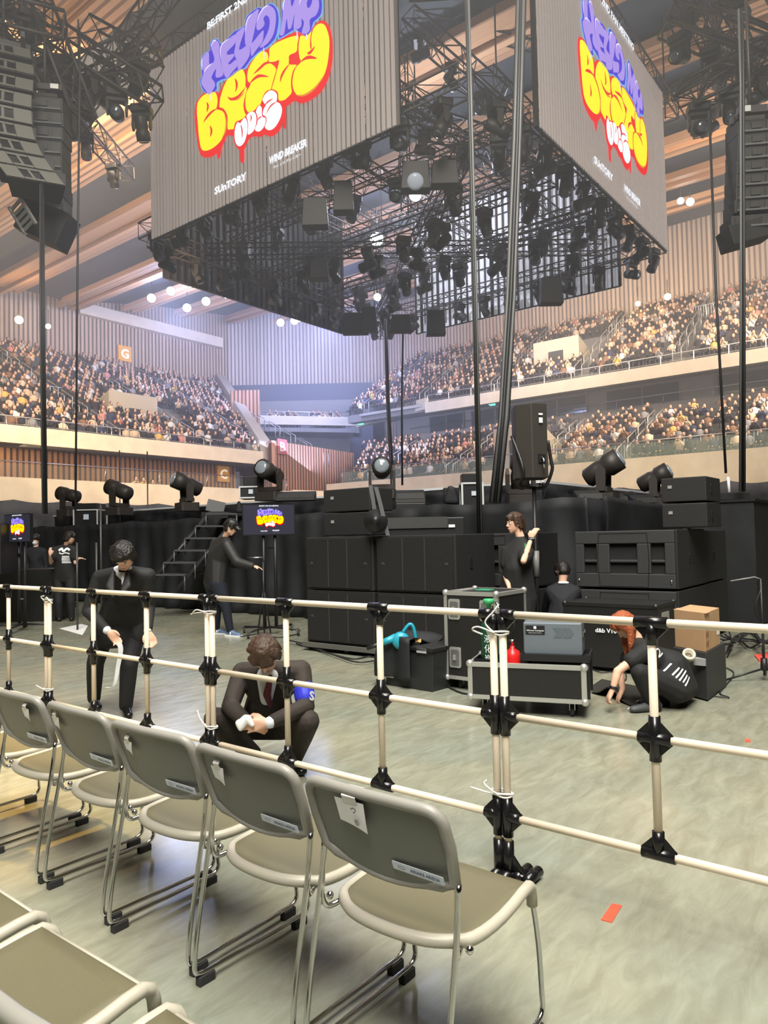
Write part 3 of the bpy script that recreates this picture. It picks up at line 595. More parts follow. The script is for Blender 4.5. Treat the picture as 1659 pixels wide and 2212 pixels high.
for nm, p in (('letter_v', cA((825, 1250), (840, 1130), (880, 1040), (925, 1060), (955, 1020), (1010, 960), (1050, 1030), (1060, 1120), (1045, 1260), (1000, 1400), (930, 1470), (870, 1450), (835, 1370))),
              ('letter_o', cA((1040, 935), (1090, 870), (1150, 850), (1200, 890), (1218, 970), (1210, 1080), (1170, 1190), (1110, 1250), (1065, 1262), (1062, 1200), (1070, 1100), (1060, 1010))),
              ('letter_l', cA((1208, 850), (1240, 770), (1280, 745), (1315, 790), (1315, 870), (1325, 945), (1370, 960), (1385, 1010), (1360, 1110), (1300, 1190), (1240, 1210), (1190, 1170), (1232, 1060), (1238, 950), (1215, 880))),
              ('number_two', cB((222, 1450), (260, 1370), (330, 1310), (400, 1315), (450, 1370), (450, 1450), (442, 1490), (490, 1510), (530, 1590), (520, 1700), (470, 1820), (400, 1910), (320, 1940), (258, 1890), (283, 1800), (275, 1725), (225, 1690), (240, 1600), (270, 1545), (240, 1500)))): sh(6, WHI, p, nm)
for p in (cA((940, 1080), (965, 1200), (965, 1330)), cA((1115, 910), (1130, 970), (1110, 1040)), cA((1315, 945), (1270, 970), (1245, 1015)), cB((390, 1440), (310, 1490), (250, 1560)), cB((445, 1490), (350, 1560), (285, 1680))): cr(7, RED, p, 'crease', .0022)
# violet words
sh(2, CYA, cC((90, 680), (140, 630), (190, 600), (190, 520), (270, 458), (330, 518), (420, 440), (490, 370), (600, 310), (615, 220), (690, 140), (780, 85), (820, 100), (900, 42), (965, 60), (1012, 140), (1028, 240), (1012, 360), (982, 470), (900, 560), (850, 590), (780, 640), (690, 725), (650, 780), (600, 835), (530, 870), (440, 945), (380, 955), (290, 1000), (288, 1060), (270, 1092), (210, 1145), (130, 1115), (85, 1040), (70, 960), (90, 900), (80, 800)), 'hello_outline')
sh(2, CYA, cC((1040, 190), (1040, 100), (1068, 0), (1095, -66), (1200, -95), (1330, -70), (1480, -80), (1535, 0), (1540, 120), (1515, 205), (1442, 275), (1425, 325), (1395, 405), (1330, 436), (1265, 400), (1200, 372), (1080, 444), (1005, 468), (1020, 350), (1034, 250)), 'my_outline')
sh(3, DPU, cC((98, 690), (140, 640), (196, 606), (198, 524), (270, 470), (330, 530), (420, 450), (490, 380), (606, 318), (624, 226), (692, 148), (780, 96), (820, 112), (900, 55), (956, 70), (1000, 140), (1014, 240), (1000, 360), (970, 465), (894, 550), (845, 582), (772, 630), (684, 712), (644, 768), (596, 822), (528, 858), (436, 932), (378, 942), (278, 988), (276, 1056), (260, 1084), (208, 1132), (136, 1106), (94, 1036), (80, 960), (100, 900), (90, 800)), 'hello_shadow')
sh(3, DPU, cC((1050, 195), (1050, 104), (1078, 4), (1102, -56), (1200, -85), (1330, -60), (1476, -70), (1525, 2), (1530, 118), (1505, 200), (1432, 268), (1414, 320), (1388, 396), (1330, 424), (1268, 390), (1200, 362), (1078, 434), (1018, 456), (1032, 350), (1046, 250)), 'my_shadow')
for nm, p in (('letter_h', ((105, 700), (150, 640), (184, 640), (190, 780), (250, 720), (205, 560), (215, 520), (270, 490), (310, 540), (305, 640), (330, 780), (355, 900), (280, 935), (262, 905), (270, 830), (240, 870), (215, 930), (230, 960), (255, 1000), (250, 1050), (185, 1135), (140, 1080), (95, 1010), (95, 950), (120, 880), (110, 800))),
              ('letter_e', ((318, 600), (340, 530), (420, 470), (500, 420), (498, 520), (402, 625), (412, 662), (470, 650), (482, 680), (415, 762), (440, 772), (500, 722), (520, 740), (520, 800), (450, 880), (420, 930), (385, 930), (350, 850), (320, 700))),
              ('letter_l', ((505, 460), (512, 400), (604, 332), (606, 380), (560, 520), (550, 604), (650, 540), (670, 560), (665, 680), (565, 825), (528, 828), (522, 740), (485, 650), (500, 560))),
              ('letter_l', ((618, 340), (640, 240), (700, 170), (778, 120), (742, 300), (716, 430), (700, 520), (825, 372), (835, 430), (820, 510), (750, 600), (692, 678), (674, 560), (618, 540))),
              ('letter_o', ((752, 300), (780, 180), (850, 90), (910, 75), (970, 130), (985, 240), (960, 400), (905, 500), (840, 560), (790, 572), (845, 480), (900, 350), (908, 240), (872, 190), (835, 230), (850, 290), (820, 340), (770, 370), (750, 335))),
              ('letter_m', ((1065, 150), (1070, 60), (1100, -30), (1150, -46), (1172, 90), (1212, -10), (1240, -66), (1290, -46), (1252, 120), (1288, 240), (1280, 330), (1210, 365), (1194, 330), (1206, 170), (1170, 330), (1130, 352), (1112, 230), (1080, 415), (1028, 425), (1032, 380), (1062, 220))),
              ('letter_y', ((1258, 60), (1300, -50), (1395, -66), (1352, 40), (1370, 108), (1410, 50), (1430, -60), (1480, -44), (1500, 80), (1462, 190), (1390, 240), (1390, 360), (1350, 408), (1292, 398), (1320, 270), (1262, 205), (1248, 130)))): sh(4, LPU, cC(*p), nm, 3)
for p in (((105, 700), (100, 760), (108, 850)), ((212, 560), (240, 500), (275, 492)), ((322, 700), (322, 600), (350, 530), (430, 468)), ((620, 400), (645, 245), (705, 172)), ((757, 290), (785, 190), (850, 96), (905, 80)), ((125, 880), (160, 820), (230, 760)), ((1070, 140), (1075, 60), (1102, -20)), ((1262, 70), (1300, -40), (1340, -60))): cr(5, PNK, cC(*p), 'shine', .0022)
for p in (((205, 1130), (212, 1180), (206, 1215)), ((838, 570), (845, 650), (842, 730)), ((1235, 370), (1242, 440), (1236, 490)), ((1350, 408), (1354, 450), (1352, 485))): cr(5, PNK, cC(*p), 'paint_run', .0022)
def artwork(parent, o, ax, ay, w, step, words=True, mirror=None):
    """lay the show's logo on a screen of width w whose lower-left corner is o"""
    ax, ay, o = V(ax).normalized(), V(ay).normalized(), V(o); nn = ax.cross(ay)
    groups = {i: (l, mt, nm, [pts]) for i, (l, mt, pts, nm) in enumerate(SHAPES)}
    for l, mt, nm, ps in groups.values():
        mb = MB()
        for pts in ps:
            n = len(pts); tri = geometry.tessellate_polygon([[V((x, y, 0)) for x, y in pts]]); vs = [o+ax*x*w+ay*y*w+nn*step*l for x, y in pts]
            fs = []
            for t in tri:
                q = [pts[k] for k in t]; a2 = (q[1][0]-q[0][0])*(q[2][1]-q[0][1])-(q[2][0]-q[0][0])*(q[1][1]-q[0][1]); fs.append(tuple(t) if a2 > 0 else tuple(t[::-1]))
            mb.add(vs, fs)
        mb.build(nm, mt, parent)
    def at(px, py): u, v = suv(px, py); return u, v
    if words:
        def line(body, a, b, hgt, name, it=.0, dy=0, bold=.02):
            (u0, v0), (u1, v1) = suv(*a), suv(*b); v = (v0+v1)/2+dy
            text(body, 1, WHI, parent, o+ax*u0*w+ay*v*w, ax, ay, step*3, name, fit=((u1-u0)*w, hgt*w), bold=bold, ital=it)
        (u0, v0) = suv(449, 66); text('BE:FIRST 2ND FAN MEETING', 1, WHI, parent, o+ax*u0*w+ay*(v0)*w, ax, ay, step*3, 'title_line', fit=((1-2*u0)*w, .023*w), bold=.045)
        line('SUnTORY', (465, 421), (534, 390), .023, 'sponsor_word', 0, 0, .045)
        line('WIND BREAKER', (583, 358), (664, 325), .022, 'film_word', .12, .006, .05)
        line('ウィンドブレイカー', (592, 361), (652, 336), .009, 'small_katakana', 0, -.004, .02)
LEDM = mat('led_strip', (.42, .36, .33), .35, .2, emit=.17, ec=(1, .87, .80)); LEDB = mat('led_gap', (.13, .115, .105), .5, .2, emit=.04, ec=(1, .87, .8)); LEDK = mat('led_strut', (.02, .018, .017), .6)
LEDW = mat('led_back_lit', (.86, .85, .88), .5, noise=.25, scale=1.6, emit=.16, ec=(.9, .9, 1)); LEDD = mat('led_back_shaded', (.06, .055, .055), .5, noise=.5, scale=1.2)  # far screen backs: hall light and shade painted in, plus an added glow
def led_screen(o, ax, label, front=True, bm=None):
    """see-through screen of upright LED bars; its face looks along ax x z"""
    ax = V(ax); nn = ax.cross(Z0); o = V(o); root = thing('led_screen', label, 'screen', o); n = 62; st = SW/n
    mb = MB(); gp = MB(); bk = MB(); r = ax.to_track_quat('X', 'Z').to_matrix()
    for i in range(n):
        a = ax*((i+.5)*st); wid = st*((.52 if i % 5 else .66) if front else .94); mb.box(a+Z0*SH/2-nn*.03, (wid, .04, SH), r, 0)
        if (i*7) % 11 > (0 if front else 3): gp.box(a+ax*st*.5+Z0*SH/2-nn*.07, (st*.62, .03, SH), r)
    for i in range(0, n+1, 2): bk.box(ax*(i*st)+Z0*SH/2-nn*.12, (.10 if not i % 6 else .055, .10, SH), r)
    for k in range(6): bk.box(ax*SW/2+Z0*(SH*k/5)-nn*.12, (SW, .06, .04), r)
    mb.build('led_bars', LEDM if front else (bm or LEDW), root); gp.build('bar_gaps', LEDB if front else (bm or LEDW), root); bk.build('back_frame', LEDK, root); return root
scrL = led_screen((XA, LA[1], ZB), (0, -1, 0), 'near left screen of the hanging cube, showing the colourful logo nearly full in view')
artwork(scrL, (0, 0, 0), (0, -1, 0), (0, 0, 1), SW, .008)
scrR = led_screen((15.25, YA, ZB), (1, 0, 0), 'right screen of the hanging cube, its logo seen steeply from the side')
artwork(scrR, (0, 0, 0), (1, 0, 0), (0, 0, 1), SW, .008)
led_screen((15.25+SW, YB, ZB), (-1, 0, 0), 'far left screen of the hanging cube, seen from behind', False, LEDD)
led_screen((XB, LA[0], ZB), (0, 1, 0), 'far right screen of the hanging cube, seen from behind', False)
# ---- trusses
def truss(a, b, s=.5, label='', name='box_truss', bay=None, group=None, r=.028):
    a, b = V(a), V(b); d = b-a; L = d.length; t = d.normalized(); up = Z0 if abs(t.z) < .9 else V((1, 0, 0)); x = t.cross(up).normalized(); y = x.cross(t)
    root = thing(name, label, 'truss', a, group=group); bay = bay or s*1.15; n = max(1, round(L/bay)); c = [(sx, sy) for sx in (-1, 1) for sy in (-1, 1)]
    q = lambda k, i: x*c[k][0]*s/2+y*c[k][1]*s/2+t*(L*i/n)
    for k in range(4): MB().tube([q(k, 0), q(k, n)], r, 6).build('chord', TRUSSM, root)
    br = MB()
    for i in range(n):
        for j, (k, l) in enumerate(((0, 1), (1, 3), (3, 2), (2, 0))):
            u, v = (k, l) if (i+j) % 2 else (l, k); br.tube([q(u, i), q(v, i+1)], r*.5, 4, cap=False)
            if i % 2 == 0: br.tube([q(k, i), q(l, i)], r*.5, 4, cap=False)
    for j, (k, l) in enumerate(((0, 1), (1, 3), (3, 2), (2, 0))): br.tube([q(k, n), q(l, n)], r*.5, 4, cap=False)
    br.build('lacing', TRUSSM, root); return root
zt = 11.9
T = [((13.9, 8.3, zt), (13.9, 20.9, zt), 'truss just behind the near left screen'), ((14.2, 8.0, zt), (26.8, 8.0, zt), 'truss just behind the right screen'),
     ((14.2, 21.0, zt), (26.8, 21.0, zt), 'truss before the far left screen'), ((26.6, 8.3, zt), (26.6, 20.9, zt), 'truss before the far right screen'),
     ((17.2, 8.4, 12.6), (17.2, 20.6, 12.6), 'inner cross truss nearest the left screen'), ((20.4, 8.4, 12.9), (20.4, 20.6, 12.9), 'middle inner cross truss of the cube'), ((23.6, 8.4, 12.6), (23.6, 20.6, 12.6), 'inner cross truss at the back of the cube'),
     ((14.2, 11.2, 13.4), (26.4, 11.2, 13.4), 'upper lengthwise truss on the right of the cube'), ((14.2, 14.6, 13.6), (26.4, 14.6, 13.6), 'upper lengthwise truss through the middle of the cube'), ((14.2, 18.0, 13.4), (26.4, 18.0, 13.4), 'upper lengthwise truss on the left of the cube'),
     ((13.4, 8.0, 16.9), (13.4, 21.4, 16.9), 'top truss carrying the near left screen'), ((14.6, 7.5, 16.9), (27.2, 7.5, 16.9), 'top truss carrying the right screen'), ((14, 21.4, 16.9), (27, 21.4, 16.9), 'top truss over the far left screen'), ((27, 8, 16.9), (27, 21.4, 16.9), 'top truss over the far right screen'),
     ((10.6, 12.5, 16.2), (12.9, 24.6, 16.2), 'outer slanting truss left of the near screen'), ((8.2, 19.0, 15.2), (15.5, 24.5, 15.8), 'outer truss running toward the far left array'), ((6.6, 15.2, 14.2), (10.6, 21.8, 14.4), 'outer truss above the left loudspeaker array'),
     ((17.6, 5.2, 16.6), (30, 5.2, 16.6), 'outer truss along the right screen head'), ((19, 3.4, 15.6), (27, 6.4, 15.8), 'outer truss above the right loudspeaker array'), ((24, 2.2, 15.8), (24.5, 6.6, 15.9), 'short outer truss at the right edge of view'),
     ((14.6, 7.4, 14.2), (13.2, 9.3, 14.2), 'short corner truss between the two near screens'), ((20.4, 14.6, 13.0), (20.4, 14.6, 18.8), 'upright truss in the middle of the cube'), ((26.4, 20.7, 10.9), (26.4, 20.7, 16.5), 'upright corner truss at the far corner of the cube'),
     ((15.6, 9.4, 11.3), (25.2, 19.8, 11.6), 'low diagonal truss crossing the cube'), ((15.6, 19.8, 11.5), (25.2, 9.4, 11.8), 'second low diagonal truss crossing the cube'), ((18.8, 8.4, 11.6), (18.8, 20.6, 11.6), 'low cross truss hung with lights'), ((22.2, 8.4, 11.7), (22.2, 20.6, 11.7), 'low cross truss toward the back of the cube')]
TX = [(P(-30, 30, 15), P(140, 75, 15.5), 'highest truss above the large left array'), (P(50, -40, 16), P(165, 265, 15.6), 'truss slanting down between the two left arrays'), (P(120, 85, 17), P(338, 225, 17.5), 'truss ending at the left edge of the near screen'),
      (P(150, 175, 17.5), P(335, 95, 18), 'truss crossing behind the near screen corner'), (P(190, 70, 19), P(335, 150, 19), 'short truss high left of the near screen'), (P(1440, 40, 18), P(1640, 120, 18), 'truss crossing above the right array'), (P(1545, 10, 16), P(1700, 75, 16), 'highest truss at the right edge of view'),
      (P(1480, 215, 17), P(1680, 110, 17), 'truss rising toward the right edge of view'), (P(880, 40, 23), P(1080, 215, 23), 'truss seen high in the gap between the near screens'), (P(880, 255, 21), P(1190, 345, 25), 'truss crossing low in the gap between the near screens'), (P(890, 15, 26), P(1185, 90, 26), 'far truss high in the gap between the near screens')]
for a, b, lb in TX: truss(a, b, .62, 'dark box truss, the '+lb, r=.04)
for i, (a, b, lb) in enumerate(T): truss(a, b, .55 if i < 4 or 9 < i < 20 else .42, 'dark box truss, the '+lb, r=.036 if 9 < i < 20 else .028)
# hoist chains
def cable(pts, r, label, mt=None, n=6, name='cable', cat='cable', group=None):
    pts = [V(p) for p in pts]; o = MB().tube(pts, r, n).build(name, mt or mat('cable_black', (.02, .02, .022), .5), None, pts[0], world=True); return tag(o, label, cat, group)
for i, (x, y) in enumerate([(13.4, 9), (13.4, 20.4), (15.5, 7.5), (26.5, 7.5), (27, 21), (20.4, 11), (20.4, 18), (11, 14.5), (12.5, 22.6), (9.5, 20)]): cable([(x, y, 16.4), (x, y, zc(x)+.9)], .03, 'hoist chain running from the cube trusses up to the roof', TRUSSM, 5, 'hoist_chain', 'chain', 'hoist chains above the cube')
# ---- moving lights and flood lights
LB, LK = mat('fixture_body', (.03, .025, .022), .5), mat('fixture_lens', (.10, .11, .13), .08, .3, spec=1)
def moving_light(label, loc, rz=0, tilt=0, s=1.0, hang=True, group=None, lit=None, name='moving_head_light'):
    """base, yoke and head; hang=True hangs it below loc, else it stands on loc"""
    k = -1 if hang else 1; root = thing(name, label, 'stage light', loc, rz, group)
    MB().prism(rbox((0, 0), (.38*s, .30*s), .04*s), (1, 0, 0), (0, 1, 0), (0, 0, 0 if not hang else -.13*s), .13*s).build('base', LB, root)
    y = MB(); y.box((0, 0, k*.17*s), (.34*s, .14*s, .06*s))
    for e in (-1, 1): y.prism([(-.05*s, 0), (.05*s, 0), (.06*s, .24*s), (0, .32*s), (-.06*s, .24*s)], (0, 1, 0), (0, 0, k), (e*.165*s-.02*s, 0, k*.15*s), .04*s if k > 0 else -.04*s)
    y.build('yoke', LB, root)
    M = Matrix.Rotation(tilt, 3, 'X'); c = V((0, 0, k*.42*s)); h = MB(); D = M @ V((0, 1, 0))
    h.lathe(c-D*.24*s, [(.08*s, 0), (.115*s, .03*s), (.125*s, .20*s), (.11*s, .26*s), (.135*s, .30*s), (.135*s, .46*s)], 14, 0, D); h.build('head', LB, root)
    lm = lit or LK; l = MB(); l.lathe(c+D*.225*s, [(.10*s, 0), (.10*s, .012*s), (.07*s, .028*s), (.0*s+.001, .035*s)], 16, 0, D); l.build('lens', lm, root); return root
random.seed(11); LPOS = []
for (a, b, _), n in ((T[0], 10), (T[1], 10), (T[2], 10), (T[3], 10), (T[4], 7), (T[6], 7), (T[25], 8), (T[26], 8), (T[23], 6), (T[24], 6)):
    for i in range(n):
        f = (i+.5)/n; p = V(a)+(V(b)-V(a))*f; LPOS.append((p.x, p.y, p.z-.28))
ml = moving_light('dark moving head light hung from a truss inside the hanging cube', LPOS[0], 1.0, R(-60), 1.25, True, 'moving lights hung inside the cube')
ml2 = moving_light('dark moving head light hung from a truss inside the hanging cube', LPOS[1], 2.0, R(-20), 1.3, True, 'moving lights hung inside the cube')
for i, p in enumerate(LPOS[2:]): dup(ml if i % 2 else ml2, p, random.uniform(0, 6.28))
OUT = [(TX[1], 3), (TX[2], 4), (TX[3], 3), (TX[5], 3), (TX[7], 3), (TX[8], 3), (TX[9], 4), (T[14], 3), (T[15], 4), (T[16], 3), (T[17], 5), (T[18], 3), (T[10], 3)]
for (a, b, _), n in OUT:
    for i in range(n):
        p = V(a)+(V(b)-V(a))*((i+.4)/n); o = dup(ml if i % 2 else ml2, (p.x, p.y, p.z-.32), random.uniform(0, 6.28), 'dark moving head light hung from an outer truss beside the screens'); o['group'] = 'moving lights on the outer trusses'
# big square wash lights at the cube's lower rim
def wash(px, py, d, w, h, label, rz=0):
    c = P(px, py, d); root = thing('wash_light', label, 'stage light', c, rz); M = Matrix.Rotation(R(20), 3, 'X')
    MB().prism([(-w/2, -h/2), (w/2, -h/2), (w/2*.85, h/2), (-w/2*.85, h/2)], (1, 0, 0), (0, 0, 1), (0, .2, 0), .38).build('housing', LB, root, bevel=.02)
    MB().tube([(-w/2-.03, 0, 0), (-w/2-.03, 0, h*.8), (w/2+.03, 0, h*.8), (w/2+.03, 0, 0)], .02, 5).build('bracket', TRUSSM, root); return root
for a in ((768, 700, 27.5, 1.0, .8, 'square black light at the far corner rim, left of the upright pole'), (866, 700, 27, .8, .65, 'square black light with a white plate at the far corner rim'), (797, 690, 27, .6, .9, 'tall black light at the far corner beside the pole'), (941, 698, 26, .7, .9, 'rounded black light at the right of the far corner'), (681, 462, 19, .7, .75, 'square black light under the near left screen'), (897, 384, 18, .75, .7, 'square light with a pale round lens under the near screen'), (960, 378, 18, .7, .6, 'square black light right of the pale lens light'), (742, 428, 19, .55, .8, 'black light beside the near left screen rim'), (1190, 630, 22, .7, .8, 'square black light low before the far right screen'), (690, 585, 23, .6, .6, 'black light in front of the far left screen')): wash(a[0], a[1], a[2], a[3], a[4], a[5], AZ-math.pi/2)
c = P(897, 392, 17.4); o = MB().lathe((0, 0, 0), [(.2, 0), (.2, .02), (.14, .05), (.02, .06)], 18, 0, -ray(897, 392)).build('spotlight_lens', mat('pale_lens', (.45, .50, .60), .2, emit=.08), loc=c); tag(o, 'pale round lens on the square light under the near screen', 'lens')
LIT = mat('lamp_cold', (1, 1, 1), .5, emit=22, ec=(.80, .90, 1)); LITW = mat('lamp_warm', (1, 1, 1), .5, emit=20, ec=(1, .72, .28))
def flood(px, py, d, label, warm=False, s=.30, group=None, pw=0):
    c = P(px, py, d) if not (d > 50 and px < 700 and not warm) else onz(px, py, 18.7); n = -ray(px, py).normalized(); root = thing('flood_light', label, 'flood light', c, group=group)
    MB().lathe(-n*.34, [(.08, 0), (s*.8, .12), (s, .33), (s, .36)], 14, 0, n).build('housing', LB, root)
    MB().lathe(n*.022, [(s*.88, 0), (s*.88, .01), (s*.5, .05), (.01, .07)], 14, 0, n).build('lit_lens', LITW if warm else LIT, root)
    if d > 25: MB().tube([(0, 0, 0), (0, 0, max(.5, min(1.2, zc(c.x)+1-c.z)))], .03, 5).build('hanger', TRUSSM, root)
    if pw: l = lamp('flood_beam', 'POINT', c+n*.6, (0, 0, 0), pw, (1, .7, .35) if warm else (.55, .65, 1), .3)
    return root
for px, py, d, lb in ((327, 644, 56, 'leftmost cold flood light on the dark roof'), (369, 629, 54, 'cold flood light second from the left in its upper row'), (413, 611, 51, 'cold flood light topmost beside the cube'), (404, 665, 60, 'lowest cold flood light of the left six'), (445, 651, 58, 'cold flood light in the middle of the left six'), (489, 635, 55, 'cold flood light at the right of the left six'), (606, 697, 64, 'cold flood light left of the pair by the cube'), (636, 693, 62, 'cold flood light left half of the pair under the cube edge'), (645, 687, 61, 'cold flood light right half of the pair under the cube edge')): flood(px, py, d, lb, False, .33)
flood(897, 421, 21, 'cold flood light glowing among the trusses below the pale lens', False, .20); flood(814, 517, 27, 'bright cold flood light glowing in the middle of the cube', False, .28); flood(815, 642, 28, 'cold flood light low by the far corner of the cube', False, .16)
flood(1470, 434, 43, 'left cold flood light of the pair beyond the right screen', False, .22); flood(1491, 436, 43, 'right cold flood light of the pair beyond the right screen', False, .26)
flood(41, 691, 48, 'large warm flood light glaring over the left stand', True, .30, pw=250); flood(104, 705, 50, 'small warm flood light right of the glaring one over the left stand', True, .2)
flood(1378, 656, 52, 'left warm flood light over the upper right stand', True, .2, pw=180); flood(1442, 641, 50, 'right warm flood light over the upper right stand', True, .26)
# ---- hanging cable bundles
def bundle(label, tops, bots, r, n=5, spread=.03, name='cable_bundle'):
    root = thing(name, label, 'cables', bots[0]); o = V(bots[0]); random.seed(int(r*1e4))
    for i in range(n):
        a = 2*math.pi*i/n; q = V((math.cos(a), math.sin(a), 0))*spread
        MB().tube([V(p)-o+q*(1+.25*math.sin(k*2+i)) for k, p in enumerate(tops)], r, 6).build('strand', mat('cable_grey', (.10, .10, .10), .45) if i % 2 else MT['cable_black'], root)
    return root
bundle('thick grey cable bundle hanging beside the near screen, straight down', [P(1037, 1152, 9.6), P(1026, 620, 9.9), P(1017, 300, 10.3), P(1006, -120, 11)], [P(1037, 1152, 9.6)], .022, 4, .022)
bundle('wide slanting cable bundle fanning out behind the loudspeaker', [P(1070, 1085, 10.2), P(1087, 900, 10.3), P(1104, 640, 10.5), P(1118, 300, 10.9), P(1128, -120, 11.5)], [P(1070, 1085, 10.2)], .030, 7, .055)
bundle('cable pair hanging in front of the left stand', [P(97, 1110, 13.5), P(91, 700, 13.7), P(90, 380, 14)], [P(97, 1110, 13.5)], .022, 3, .03)
cable([P(163, 1110, 13.8), P(167, 640, 14.1), P(172, 160, 14.8), P(172, 60, 15)], .020, 'thin cable hanging between the left array and the near screen')
bundle('dark pole of cables under the far corner of the cube', [P(850, 1070, 25), P(838, 860, 25.5), P(833, 690, 26.5)], [P(848, 1052, 25)], .035, 3, .045)
cable([P(869, 1048, 25.5), P(868, 860, 25.8), P(871, 690, 26.5)], .04, 'thin cable right of the dark pole under the far corner')
cable([P(1568, 1022, 12), P(1548, 660, 12.3), P(1532, 240, 13)], .022, 'thin leaning cable between the right screen and the right array')
bundle('cable pair hanging in front of the right array', [P(1604, 1062, 11), P(1605, 640, 11.1), P(1603, 180, 11.5), P(1600, 20, 11.7)], [P(1604, 1062, 11)], .020, 3, .028)
# ---- line arrays
ARR = mat('array_front', (.13, .125, .105), .55); ARK = mat('array_back', (.022, .022, .022), .55)
def line_array(label, pts, facing, w, h, dep, back=False, sub=True, frame=True, flip=1):
    """pts: centres of the cabinets down the curve; facing: horizontal aim of the horns"""
    root = thing('line_array', label, 'loudspeaker array', pts[0]); fx = V((facing[0], facing[1], 0)).normalized(); sx = fx.cross(Z0)
    for i, p in enumerate(pts):
        p = V(p); q = V(pts[min(i+1, len(pts)-1)]); p0 = V(pts[max(0, i-1)]); t = (p0-q).normalized(); f = t.cross(sx).normalized(); f = f if f.dot(fx) > 0 else -f
        c = p-V(pts[0]); mb = MB(); hh = h*.47
        prof = [(-w/2, 0), (w/2, 0), (w/2*.84, -dep), (-w/2*.84, -dep)]
        mb.prism(prof, sx, f, c-t*hh*(1 if sx.cross(f).dot(t) > 0 else -1), 2*hh)
        cb_ = mb.build('cabinet', ARK, root, bevel=.008)
        g = MB()
        if not back:
            for e in (-1, 1): g.box(c+sx*e*w*.33+f*.012, (w*.30, .03, hh*1.9), Matrix((sx, f, t)).transposed(), 0)
            g.box(c+f*.012+t*hh*.8, (w*.34, .03, hh*.30), Matrix((sx, f, t)).transposed(), 0); g.box(c+f*.012-t*hh*.8, (w*.34, .03, hh*.30), Matrix((sx, f, t)).transposed(), 0)
            g.box(c+f*.006, (w*.05, .03, hh*1.4), Matrix((sx, f, t)).transposed(), 0); g.box(c-f*.01, (w*.34, .02, hh*1.4), Matrix((sx, f, t)).transposed(), 1)
            g.build('front_baffle', [ARR, BLACK], cb_)
        else:
            for e in (-.30, .30): g.box(c-f*(dep+.012)+sx*e*w, (w*.18, .04, hh*1.3), Matrix((sx, f, t)).transposed(), 0)
            g.box(c-f*(dep+.02)-t*hh*.7, (w*.78, .03, .03), Matrix((sx, f, t)).transposed(), 1); g.box(c-f*(dep+.01)+t*hh*.1, (w*.22, .03, hh*.9), Matrix((sx, f, t)).transposed(), 0); g.build('rear_panel', [LB, mat('dull_bar', (.10, .10, .10), .5)], cb_)
    if frame:
        c = V((0, 0, h*.9)); g = MB(); M = Matrix((sx, fx, Z0)).transposed()
        g.box(c-fx*dep*.5, (w*.95, .08, .12), M, 0); [g.box(c+sx*e*w*.35-fx*dep*.5, (.08, dep*1.6, .12), M, 0) for e in (-1, 1)]; g.box(c-fx*dep*1.2, (w*.9, .10, .12), M, 0); [g.box(c+sx*e*w*.3-fx*(dep*1.2+.06), (.16, .03, .1), M, 1) for e in (-1, 1)]
        g.build('flying_frame', [LB, ALU], root); MB().tube([c-fx*dep*.5, c-fx*dep*.5+Z0*2.2], .03, 6).build('hoist_chain', TRUSSM, root)
    return root
l1 = [P(x, y, d) for x, y, d in ((5, 105, 14.6), (22, 140, 14.4), (24, 174, 14.2), (20, 208, 14.1), (20, 243, 14), (24, 278, 14), (36, 314, 13.9), (50, 347, 13.9), (70, 378, 13.9))]
fr = RT*.42-FW*.9
line_array('large line array at the left edge, its slotted fronts turned to the right', [P(x-14, y, d) for (x, y, d) in ((20, 105, 14.6), (26, 140, 14.4), (24, 174, 14.2), (20, 208, 14.1), (20, 243, 14), (24, 278, 14), (38, 314, 13.9), (58, 347, 13.9), (82, 378, 13.9))], fr, 1.05, .33, .55)
line_array('second line array hanging behind the large left one, seen from its back', [P(x, y, 15.5) for x, y in ((104, 252), (106, 282), (106, 312), (104, 342), (104, 372), (104, 402), (106, 430), (108, 458), (98, 490))], -RT*.2+FW*1, .95, .31, .5, True)
line_array('line array hanging at the right edge, seen from its back', [P(x, y, 12.5) for x, y in ((1613, 300), (1614, 328), (1614, 356), (1613, 384), (1612, 412), (1611, 440), (1610, 466), (1604, 500))], RT*.12+FW*1, .72, .24, .42, True)
def boxat(name, label, cat, c, d, M, mt, bev=.01): o = MB().box((0, 0, 0), d, M).build(name, mt, loc=c, bevel=bev); return tag(o, label, cat)
M1 = Matrix((RT, FW, UP)).transposed() @ Matrix.Rotation(R(24), 3, 'Y')
boxat('array_subwoofer', 'plain black lowest cabinet of the second left array, tilted', 'loudspeaker', P(103, 487, 15.2), (.95, .6, .72), M1, ARK)
M2 = Matrix((RT, FW, UP)).transposed() @ Matrix.Rotation(R(-16), 3, 'Y')
boxat('array_subwoofer', 'plain black lowest cabinet of the right array, tilted', 'loudspeaker', P(1610, 507, 12.3), (.74, .5, .34), M2, ARK)
o = MB(); [o.box((0, k*.11-.22, 0), (.5, .06, .04)) for k in range(5)]; [o.box((e*.24, 0, 0), (.06, .6, .05)) for e in (-1, 1)]
o = o.build('rigging_bracket', ALU, loc=P(48, 465, 14.6)); o.rotation_euler = (R(60), R(10), AZ+R(50)); tag(o, 'pale slotted bracket under the large left array', 'bracket')
